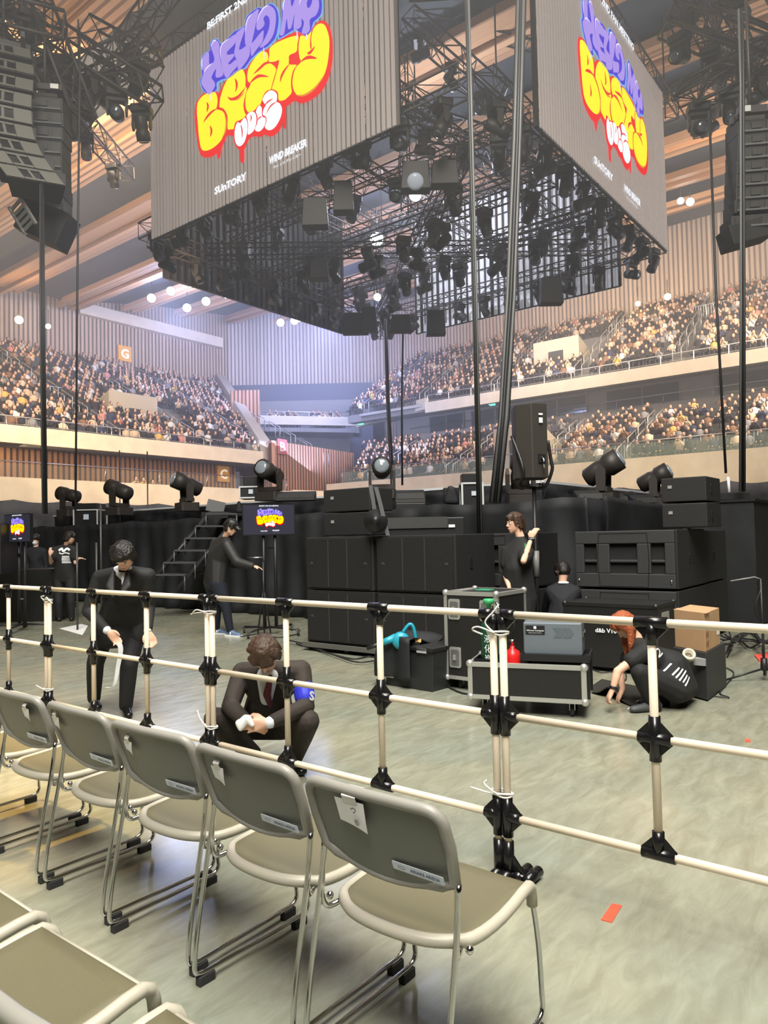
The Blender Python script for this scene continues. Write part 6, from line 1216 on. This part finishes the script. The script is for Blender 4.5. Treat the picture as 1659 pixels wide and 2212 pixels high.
def person(label, J, face, up, vox=.009, top='jacket', topm=None, legm=None, hairm=HAIRD, hk='short', hands=None, shoem=SHOE, sleeve=1.0, bulk=1.0, headS=1.0, eyes=True, seed=1, legs=True, hair=True):
    g = {k: (P(*v) if not isinstance(v, V) else v) for k, v in J.items()}
    base = (g['anL']+g['anR'])/2 if legs else (g['hipL']+g['hipR'])/2; base.z = 0; root = thing('person', label, 'person', base)
    hh, c, f, u, r = head_h(g['head'], face, up, headS); B = list(hh)
    chest = (g['shL']+g['shR'])/2; pel = (g['hipL']+g['hipR'])/2; nk = g.get('neck', chest+u*.03)
    B.append([(c-u*.05-f*.02, .052), (nk, .052)]); B.append([(nk-Z0*.02, .046), (g['shL']-Z0*.015, .036), (g['shR']-Z0*.015, .036), (chest*.7+pel*.3, .085)]); B.append([(chest*.7+pel*.3, .095), (pel, .10), (g['hipL'], .07), (g['hipR'], .07)])
    for s in 'LR':
        sh, el, wr = g['sh'+s], g['el'+s], g['wr'+s]; B += [[(sh, .046), (el, .036)], [(el, .037), (el.lerp(wr, .35), .037), (wr, .024)]]
        d, n, sd, cu = hands[s]; B += hand(wr, d, n, sd, cu)
        if legs: hp, kn, an, to = g['hip'+s], g['kn'+s], g['an'+s], g['to'+s]; B += [[(hp, .078), (kn, .050)], [(kn, .050), (kn.lerp(an, .3), .050), (an, .034)]]
    melt('body', B, vox, SKIN, root, 3)
    if hair: melt('hair', hair_h(c, f, u, r, headS, hk, seed), vox*.8, hairm, root, 1)
    if eyes:
        for e in (-1, 1):
            p = c+f*.074*headS+u*.012+r*e*.031; b = MB().ball(p, .012, 10, 8).build('eye', EYEW, root, world=True); MB().ball(p+f*.0065, .0075, 8, 6).build('iris', EYED, b, world=True)
            MB().tube([p+u*.020+f*.006-r*.016, p+u*.024+f*.012, p+u*.020+f*.006+r*.016], .0035, 5).build('eyebrow', HAIRD, root, world=True)
        MB().tube([c+f*.086-u*.053-r*.018, c+f*.093-u*.052, c+f*.086-u*.053+r*.018], .0045, 6).build('lips', LIP, root, world=True)
    k = bulk; T_ = [[(g['shL'], .062*k), (g['shR'], .062*k), (chest*.65+pel*.35, .125*k), (nk-Z0*.028, .062)], [(chest*.65+pel*.35, .125*k), (chest*.3+pel*.7, .12*k), (g['hipL'], .095*k), (g['hipR'], .095*k)]]
    if 'belly' in g: T_.append([(g['belly'], .12*k), (chest, .08), (g['hipL'], .095*k), (g['hipR'], .095*k)])
    if 'skL' in g: T_.append([(g['hipL'], .11*k), (g['hipR'], .11*k), (g['skL'], .10*k), (g['skR'], .10*k)]); T_.append([(g['hipL'], .10*k), (g['hipR'], .10*k), (chest*.5+pel*.5, .15*k)])
    for s in 'LR':
        sh, el, wr = g['sh'+s], g['el'+s], g['wr'+s]
        if sleeve >= 1: T_ += [[(sh, .064*k), (el, .052*k)], [(el, .053*k), (el.lerp(wr, .92), .040*k)]]
        else: T_ += [[(sh, .066*k), (sh.lerp(el, sleeve), .062*k)]]
    tp = melt(top, T_, vox*1.15, topm, root, 3)
    if legs:
        L_ = [[(g['hipL'], .090*k), (g['hipR'], .090*k), (pel+V((0, 0, .05)), .08)]]
        for s in 'LR': hp, kn, an = g['hip'+s], g['kn'+s], g['an'+s]; L_ += [[(hp, .096*k), (kn, .078)], [(kn, .078), (kn.lerp(an, .35), .074), (an, .060)]]
        melt('trousers', L_, vox*1.15, legm or topm, root, 3)
        for s in 'LR':
            an, to = g['an'+s], g['to'+s]; d = V((to.x-an.x, to.y-an.y, 0)); d = d.normalized() if d.length > .01 else V((1, 0, 0)); h0 = V((an.x, an.y, 0))-d*.03; zz = max(0, min(an.z, to.z)-.085)
            melt('shoe', [[(h0+Z0*(.042+zz), .040), (h0+d*.12+Z0*(.044+zz), .036), (an-Z0*.02, .046)], [(h0+d*.10+Z0*(.038+zz), .040), (h0+d*.22+Z0*(.030+zz), (.038, .038, .028))]], .008, shoem, root, 2)
    return root, g, tp, (c, f, u, r)
def decal(target, parent, lines, o, ax, ay, mt, name='print', lift=.004):
    """project thin white strokes (u, v polylines with width) on a garment along -(ax x ay)"""
    bvh = BVHTree.FromObject(target, bpy.context.evaluated_depsgraph_get()); inv = xform(target).inverted(); rot = inv.to_3x3(); ax, ay, o = V(ax).normalized(), V(ay).normalized(), V(o); nn = ax.cross(ay)
    mb = MB()
    for pts, w in lines:
        pts = bez([(a, b, 0) for a, b in pts], 6) if len(pts) > 2 else [V((pts[0][0]+(pts[1][0]-pts[0][0])*i/6, pts[0][1]+(pts[1][1]-pts[0][1])*i/6, 0)) for i in range(7)]; vs = []; ok = True
        for i, p in enumerate(pts):
            t = (pts[min(len(pts)-1, i+1)]-pts[max(0, i-1)]).normalized(); q = V((-t.y, t.x, 0))*w/2
            for e in (p+q, p-q):
                s = o+ax*e.x+ay*e.y+nn*.4; hit = bvh.ray_cast(inv @ s, rot @ (-nn))
                if hit[0] is None: ok = False; break
                vs.append(xform(target) @ hit[0]+nn*lift)
            if not ok: break
        if ok: mb.add(vs, [(2*i, 2*i+1, 2*i+3, 2*i+2) for i in range(len(pts)-1)])
    if mb.v: mb.build(name, mt, parent, world=True)
toC = -FW.copy(); toC.z = 0; toC.normalize()   # toward the camera, level
DN = V((0, 0, -1))
# A: stooping person in a black suit
rA, g, tA, hd = person('person in a black suit stooping behind the barrier, holding a strip of white tape', dict(head=(268, 1202, 5.95), neck=(268, 1228, 6.10), shL=(216, 1247, 6.20), shR=(320, 1243, 6.12), skL=(220, 1378, 6.5), skR=(296, 1372, 6.42), elL=(190, 1320, 6.20), elR=(322, 1312, 6.2), wrL=(232, 1362, 5.98), wrR=(319, 1362, 6.02),
    hipL=(232, 1345, 6.55), hipR=(296, 1345, 6.48), knL=(206, 1432, 6.50), knR=(279, 1436, 6.30), anL=(203, 1508, 6.62), anR=(272, 1524, 6.30), toL=(212, 1528, 6.45), toR=(278, 1545, 6.12)), toC*.62+DN*.78, toC*.78+Z0*.62, .009, 'jacket', SUIT, SUIT,
    hands=dict(L=(RT*.7-UP*.7, toC+DN*.3, RT*.7+UP*.6, .7), R=(RT*.45-UP*.85, -RT*.5+toC*.6, -RT*.6+toC*.6, .55)), bulk=1.05, seed=3)
c, f, u, r = hd; nk = g['neck']; fr_ = toC
melt('shirt', [[(nk+RT*.055+fr_*.035-Z0*.03, .020), (nk+RT*.02+fr_*.07-Z0*.09, .016), (nk-RT*.055+fr_*.035-Z0*.03, .020)], [(nk+RT*.03+fr_*.10-Z0*.05, .018), (nk+RT*.035+fr_*.13-Z0*.13, .010)], [(nk-RT*.06+fr_*.03, .02), (nk+RT*.06+fr_*.03, .02), (nk-fr_*.05+Z0*.02, .03)]], .008, SHIRT, rA, 2)
for s in 'LR': d = (g['wr'+s]-g['el'+s]).normalized(); melt('cuff', [[(g['wr'+s]-d*.045, .038), (g['wr'+s]-d*.008, .036)]], .008, SHIRT, rA, 1)
pt = P(257, 1388, 5.86); tp = bez([pt, P(261, 1405, 5.86), P(255, 1440, 5.87), P(250, 1470, 5.87), P(243, 1484, 5.88), P(228, 1484, 5.9)], 4)
o = MB(); vs = []
for i, p in enumerate(tp): q = RT*(.022*(1-i/len(tp)*.6)); vs += [p-q, p+q]
o.add(vs, [(2*i, 2*i+1, 2*i+3, 2*i+2) for i in range(len(tp)-1)]); o = o.build('tape_strip', mat('white_tape', (.75, .77, .80), .4), None, pt, world=True); md = o.modifiers.new('t', 'SOLIDIFY'); md.thickness = .003; tag(o, 'strip of white tape dangling from the stooping person’s hand', 'tape')
for e in (-1, 1):
    q = nk+RT*.06*e+toC*.08-Z0*.03; melt('lapel', [[(q, .020), (nk+RT*.085*e+toC*.13-Z0*.14, .022), (nk+RT*.03*e+toC*.175-Z0*.22, .012)]], .008, mat('suit_lapel', (.02, .02, .023), .6), rA, 1)
# B: crouching person in a brown-black suit
rB, g, tB, hd = person('person in a dark suit and tie crouching behind the barrier, blue armband, head bowed', dict(head=(573, 1412, 4.34), neck=(580, 1440, 4.52), shL=(524, 1452, 4.66), shR=(650, 1448, 4.60), elL=(497, 1527, 4.52), elR=(661, 1526, 4.48), wrL=(530, 1556, 4.30), wrR=(582, 1561, 4.24),
    hipL=(548, 1566, 4.90), hipR=(606, 1566, 4.88), knL=(466, 1554, 4.52), knR=(664, 1558, 4.44), anL=(546, 1628, 4.78), anR=(633, 1640, 4.72), toL=(560, 1652, 4.66), toR=(650, 1664, 4.56)), toC*.30+DN*.95, toC*.95+Z0*.45, .0075, 'jacket', SUITB, SUITB,
    hairm=HAIRB, hands=dict(L=(RT*.8-UP*.35, UP*.3+toC*.6, UP*.9, .6), R=(-RT*.93-UP*.15+toC*.1, -UP*.3-toC*.9, UP*.8-RT*.2, .35)), bulk=1.08, seed=8, eyes=False)
c, f, u, r = hd; nk = g['neck']
melt('shirt', [[(nk-Z0*.05+toC*.05-RT*.04, .03), (nk-Z0*.05+toC*.05+RT*.04, .03), (P(575, 1510, 4.50), .04), (nk-toC*.03, .05)]], .009, SHIRT, rB, 2)
melt('tie', [[(P(584, 1462, 4.38), .016), (P(577, 1500, 4.42), .026)], [(P(577, 1500, 4.42), .026), (P(584, 1525, 4.46), .014)]], .007, mat('tie_wine', (.09, .008, .02), .6), rB, 1)
for s in 'LR': d = (g['wr'+s]-g['el'+s]).normalized(); melt('cuff', [[(g['wr'+s]-d*.055, .042), (g['wr'+s]-d*.004, .037)]], .008, SHIRT, rB, 1)
ab = g['shR'].lerp(g['elR'], .62); d = (g['elR']-g['shR']).normalized(); am = melt('armband', [[(ab-d*.030, .068), (ab+d*.030, .066)]], .008, mat('armband_blue', (.03, .04, .55), .5), rB, 1)
text('S', 1, SCRW, rB, xform(rB).inverted() @ (ab+RT*.045-UP*.03-FW*.068), RT-FW*.5, UP, .006, 'lettering', fit=(.035, .06), bold=.04)
g2 = thing('white_cloth', 'crumpled white cloth in the crouching person’s hands', 'cloth', P(528, 1562, 4.22)); melt('cloth', [[(P(516, 1562, 4.23), .022), (P(535, 1552, 4.22), .022), (P(520, 1573, 4.22), .018)], [(P(535, 1552, 4.22), .024), (P(545, 1566, 4.21), .014)]], .006, WHITE, g2, 2)
# C: person in a dark jacket and cap leaning to the monitor stand
rC, g, tC, hd = person('person in a dark jacket and black cap leaning toward the monitor stand', dict(head=(498, 1141, 11.15), neck=(487, 1160, 11.2), shL=(466, 1176, 11.45), shR=(490, 1178, 11.10), elL=(500, 1218, 11.4), elR=(512, 1214, 11.02), wrL=(538, 1222, 11.25), wrR=(546, 1223, 10.95),
    hipL=(458, 1258, 11.45), hipR=(470, 1258, 11.2), knL=(468, 1312, 11.4), knR=(488, 1312, 11.2), anL=(467, 1359, 11.55), anR=(497, 1361, 11.25), toL=(480, 1366, 11.5), toR=(515, 1368, 11.15)), RT*.85-Z0*.35-FW*.2, Z0*.9+RT*.35, .014, 'jacket', mat('jacket_dark', (.018, .018, .019), .6), mat('trousers_navy', (.012, .015, .028), .8),
    hands=dict(L=(RT, -UP, FW, .5), R=(RT*.95-UP*.2, -UP, -FW, .5)), bulk=1.5, shoem=mat('sneaker_blue', (.12, .18, .32), .6), eyes=False, hair=True, seed=2)
c, f, u, r = hd; melt('cap', [[(c+u*.06-f*.02, .10), (c+u*.065+f*.02, .088), (c+u*.03-f*.05, .085)], [(c+u*.055+f*.06, .05), (c+u*.03+f*.15, (.045, .045, .012))]], .011, BLACK, rC, 2)
MB().tube([c+f*.085+u*.015-r*.07, c+f*.10+u*.012, c+f*.085+u*.015+r*.07], .008, 6).build('glasses', BLACK, rC, world=True)
for s in 'LR':
    a = g['an'+s]; d = (g['to'+s]-a); d.z = 0; d.normalize(); b = V((a.x, a.y, 0))-d*.05; m_ = MB(); m_.box((b+d*.12)+Z0*.012, (.30, .09, .024), d.to_track_quat('X', 'Z').to_matrix()); m_.build('shoe_sole', WHITE, rC, world=True)
    text('N', 1, SCRW, rC, xform(rC).inverted() @ (b+d*.06+Z0*.03-FW*.055), RT, Z0, .002, 'lettering', fit=(.05, .045), bold=.05)
# D: woman holding the speaker pole
rD, g, tD, hd = person('person in a black T-shirt with tied-back brown hair holding the speaker pole', dict(head=(1112, 1132, 8.30), neck=(1124, 1160, 8.28), shL=(1098, 1192, 8.35), shR=(1138, 1194, 8.22), elL=(1092, 1240, 8.3), elR=(1131, 1212, 7.98), wrL=(1100, 1270, 8.15), wrR=(1147, 1165, 8.22),
    hipL=(1100, 1292, 8.35), hipR=(1136, 1292, 8.25), knL=(1100, 1375, 8.3), knR=(1136, 1375, 8.2), anL=(1102, 1422, 8.4), anR=(1138, 1424, 8.3), toL=(1095, 1432, 8.2), toR=(1128, 1434, 8.1)), -RT*.8-FW*.25-Z0*.05, Z0, .011, 'shirt', TEE, TEE, hairm=HAIRB,
    hands=dict(L=(-UP, FW, RT, .5), R=(UP*.9+RT*.4, FW*.5+RT*.5, -RT, .9)), sleeve=.55, bulk=1.35, seed=5)
c, f, u, r = hd; melt('hair_tail', [[(c-f*.09+u*.02, .04), (c-f*.12-u*.06, .022)], [(c-f*.12-u*.06, .022), (c-f*.10-u*.13, .010)]], .01, HAIRB, rD, 1)
d = (g['wrR']-g['elR']).normalized(); melt('wristband', [[(g['wrR']-d*.015, .034), (g['wrR']+d*.055, .038)]], .008, BLACK, rD, 1); MB().tube([g['wrR']+d*.012-RT*.035-FW*.02, g['wrR']+d*.012-FW*.042, g['wrR']+d*.012+RT*.035-FW*.02], .010, 6).build('wristband_stripe', mat('clamp_grey', (.2, .2, .2), .4), rD, world=True)
MB().box(g['neck']-Z0*.10-FW*.08+RT*.03, (.09, .02, .06), Matrix.Rotation(AZ, 3, 'Z')).build('green_badge', mat('badge_green', (.05, .30, .12), .5), rD, world=True)
# E: squatting person with auburn hair
rE, g, tE, hd = person('person with auburn hair in a printed black T-shirt squatting to lift a floor mat', dict(head=(1352, 1352, 6.25), neck=(1376, 1382, 6.22), shL=(1372, 1404, 6.36), shR=(1392, 1408, 6.02), elL=(1338, 1450, 6.35), elR=(1334, 1450, 5.98), wrL=(1345, 1490, 6.3), wrR=(1324, 1488, 5.95), belly=(1450, 1440, 6.15),
    hipL=(1478, 1484, 6.30), hipR=(1462, 1490, 6.04), knL=(1390, 1448, 6.25), knR=(1382, 1452, 5.95), anL=(1432, 1519, 6.22), anR=(1414, 1527, 5.98), toL=(1398, 1527, 6.2), toR=(1378, 1536, 5.95)), -RT*.55+DN*.75, Z0*.7-RT*.65, .010, 'shirt', TEE, TEE, hairm=HAIRR, hk='long',
    hands=dict(L=(-UP*.8-RT*.4, RT, FW, .8), R=(-UP*.85-RT*.4, RT*.8, FW, .9)), sleeve=.45, bulk=1.22, shoem=mat('sneaker_grey', (.06, .065, .07), .6), eyes=False, seed=4)
d = (g['wrR']-g['elR']).normalized(); MB().lathe(g['wrR']-d*.02, [(.030, 0), (.032, .004), (.032, .018), (.030, .022)], 14, 0, d).build('wristwatch', BLACK, rE, world=True)
for s in 'LR':
    a = g['an'+s]; d = (g['to'+s]-a); d.z = 0; d.normalize(); b = V((a.x, a.y, 0))-d*.06; q = MB(); n = V((-d.y, d.x, 0)); q.tube([b+d*(.02*i)+n*-.045+Z0*(.02+(.012 if i % 2 else 0)) for i in range(15)], .005, 5); q.build('zigzag_sole', WHITE, rE, world=True)
bk = RT*.55-FW*.55+Z0*.63; bk = (-FW*.62+Z0*.55+RT*.55).normalized(); dwn = (g['hipR']-g['shR']).normalized(); axd = dwn; ayd = bk.cross(axd).normalized()
co = P(1428, 1425, 6.0); L_ = []
random.seed(9)
for k in range(9): w0 = .05+.03*random.random(); L_.append((((.03+.030*k, -w0*.8), (.03+.030*k, w0*.8)), .013))
L_ += [(((-.12, .10), (-.09, .03), (-.05, .09), (-.03, .0), (-.01, .08)), .012), (((-.10, -.06), (-.05, .02), (-.04, -.08), (.0, -.02)), .012), (((-.15, -.10), (-.10, -.14), (-.06, -.11)), .02), (((-.02, .10), (.0, .04), (.01, -.03), (.0, -.09)), .010)]
decal(tE, rE, L_, co, axd, ayd, SCRW, 'shirt_print')
# F: dark figure crouching with the back turned
rF, g, tF, hd = person('person in dark clothes crouching with the back turned between the stacks', dict(head=(1216, 1236, 8.85), neck=(1215, 1258, 8.8), shL=(1190, 1278, 8.8), shR=(1242, 1278, 8.75), elL=(1180, 1320, 9.0), elR=(1250, 1320, 8.95), wrL=(1195, 1330, 9.2), wrR=(1235, 1330, 9.2), hipL=(1198, 1352, 8.7), hipR=(1232, 1352, 8.66), knL=(1180, 1345, 9.0), knR=(1248, 1345, 8.95), anL=(1195, 1400, 8.85), anR=(1232, 1401, 8.8), toL=(1190, 1402, 9.0), toR=(1238, 1402, 9.0)),
    FW*.7+DN*.7, Z0*.8+FW*.5, .013, 'jacket', mat('top_navy_black', (.008, .009, .014), .8), SUIT, hands=dict(L=(FW, -UP, RT, .5), R=(FW, -UP, -RT, .5)), bulk=1.25, eyes=False, seed=6)
melt('collar', [[(g['neck']-RT*.05-FW*.05, .018), (g['neck']-FW*.065, .016), (g['neck']+RT*.05-FW*.05, .018)]], .008, SHIRT, rF, 1)
# G: person in printed shirt, back turned
rG, g, tG, hd = person('person in a black T-shirt with a white print on the back, far left', dict(head=(150, 1163, 13.9), neck=(143, 1178, 13.95), shL=(119, 1188, 13.9), shR=(158, 1187, 13.9), elL=(110, 1216, 13.8), elR=(163, 1216, 13.9), wrL=(108, 1200, 13.6), wrR=(168, 1206, 14.1), hipL=(126, 1250, 13.95), hipR=(152, 1250, 13.95), knL=(126, 1300, 13.9), knR=(153, 1300, 13.9), anL=(128, 1334, 13.95), anR=(155, 1334, 13.95), toL=(132, 1338, 14.2), toR=(160, 1338, 14.2)),
    FW*.5+RT*.75-Z0*.3, Z0*.95+RT*.2, .016, 'shirt', TEE, SUIT, hands=dict(L=(UP, FW, RT, .5), R=(RT, -UP, FW, .5)), sleeve=.6, bulk=1.15, eyes=False, seed=7)
co = P(136, 1200, 13.7); L_ = [(((-.13, .09), (-.08, .13), (-.04, .08), (.02, .13), (.08, .10)), .04), (((-.12, .05), (-.06, .03), (.0, .05), (.08, .03)), .02)]+[(((-.06, -.02-.03*k), (.07, -.02-.03*k)), .018) for k in range(5)]
decal(tG, rG, L_, co, RT-FW*0, Z0, SCRW, 'shirt_print', .008)
# H: head looking over the road case
rH, g, tH, hd = person('person with a white face mask looking over the dark case at the left', dict(head=(77, 1167, 15.2), neck=(77, 1182, 15.2), shL=(60, 1190, 15.2), shR=(95, 1190, 15.2), elL=(56, 1222, 15.2), elR=(100, 1222, 15.2), wrL=(62, 1245, 15.1), wrR=(94, 1245, 15.1), hipL=(68, 1250, 15.2), hipR=(88, 1250, 15.2), knL=(68, 1295, 15.2), knR=(88, 1295, 15.2), anL=(68, 1322, 15.2), anR=(88, 1322, 15.2), toL=(66, 1325, 15.0), toR=(90, 1325, 15.0)),
    toC*.9-Z0*.3, Z0, .018, 'jacket', mat('top_navy_black', (.008, .009, .014), .8), SUIT, hands=dict(L=(-UP, FW, RT, .5), R=(-UP, FW, -RT, .5)), eyes=False, seed=9)
c, f, u, r = hd; melt('face_mask', [[(c+f*.06-u*.03, .05), (c+f*.05-u*.06, .045), (c+f*.085-u*.03, .025)]], .012, SHIRT, rH, 1)
# ================================================================ HAZE (stage fog hanging in the air of the hall)
hz = MB().box((20, 19, 13.2), (68, 66, 19.0)).build('haze', None); hz.data.materials.clear()
hm = bpy.data.materials.new('stage_haze'); hm.use_nodes = True; n = hm.node_tree.nodes; L = hm.node_tree.links; n.remove(n['Principled BSDF'])
vs = n.new('ShaderNodeVolumeScatter'); vs.inputs['Color'].default_value = (.95, .96, 1, 1); vs.inputs['Density'].default_value = HAZE; vs.inputs['Anisotropy'].default_value = .35
L.new(vs.outputs[0], n['Material Output'].inputs['Volume']); hz.data.materials.append(hm); hm.cycles.homogeneous_volume = True
tag(hz, 'thin bluish stage haze filling the upper hall', 'haze', kind='stuff')
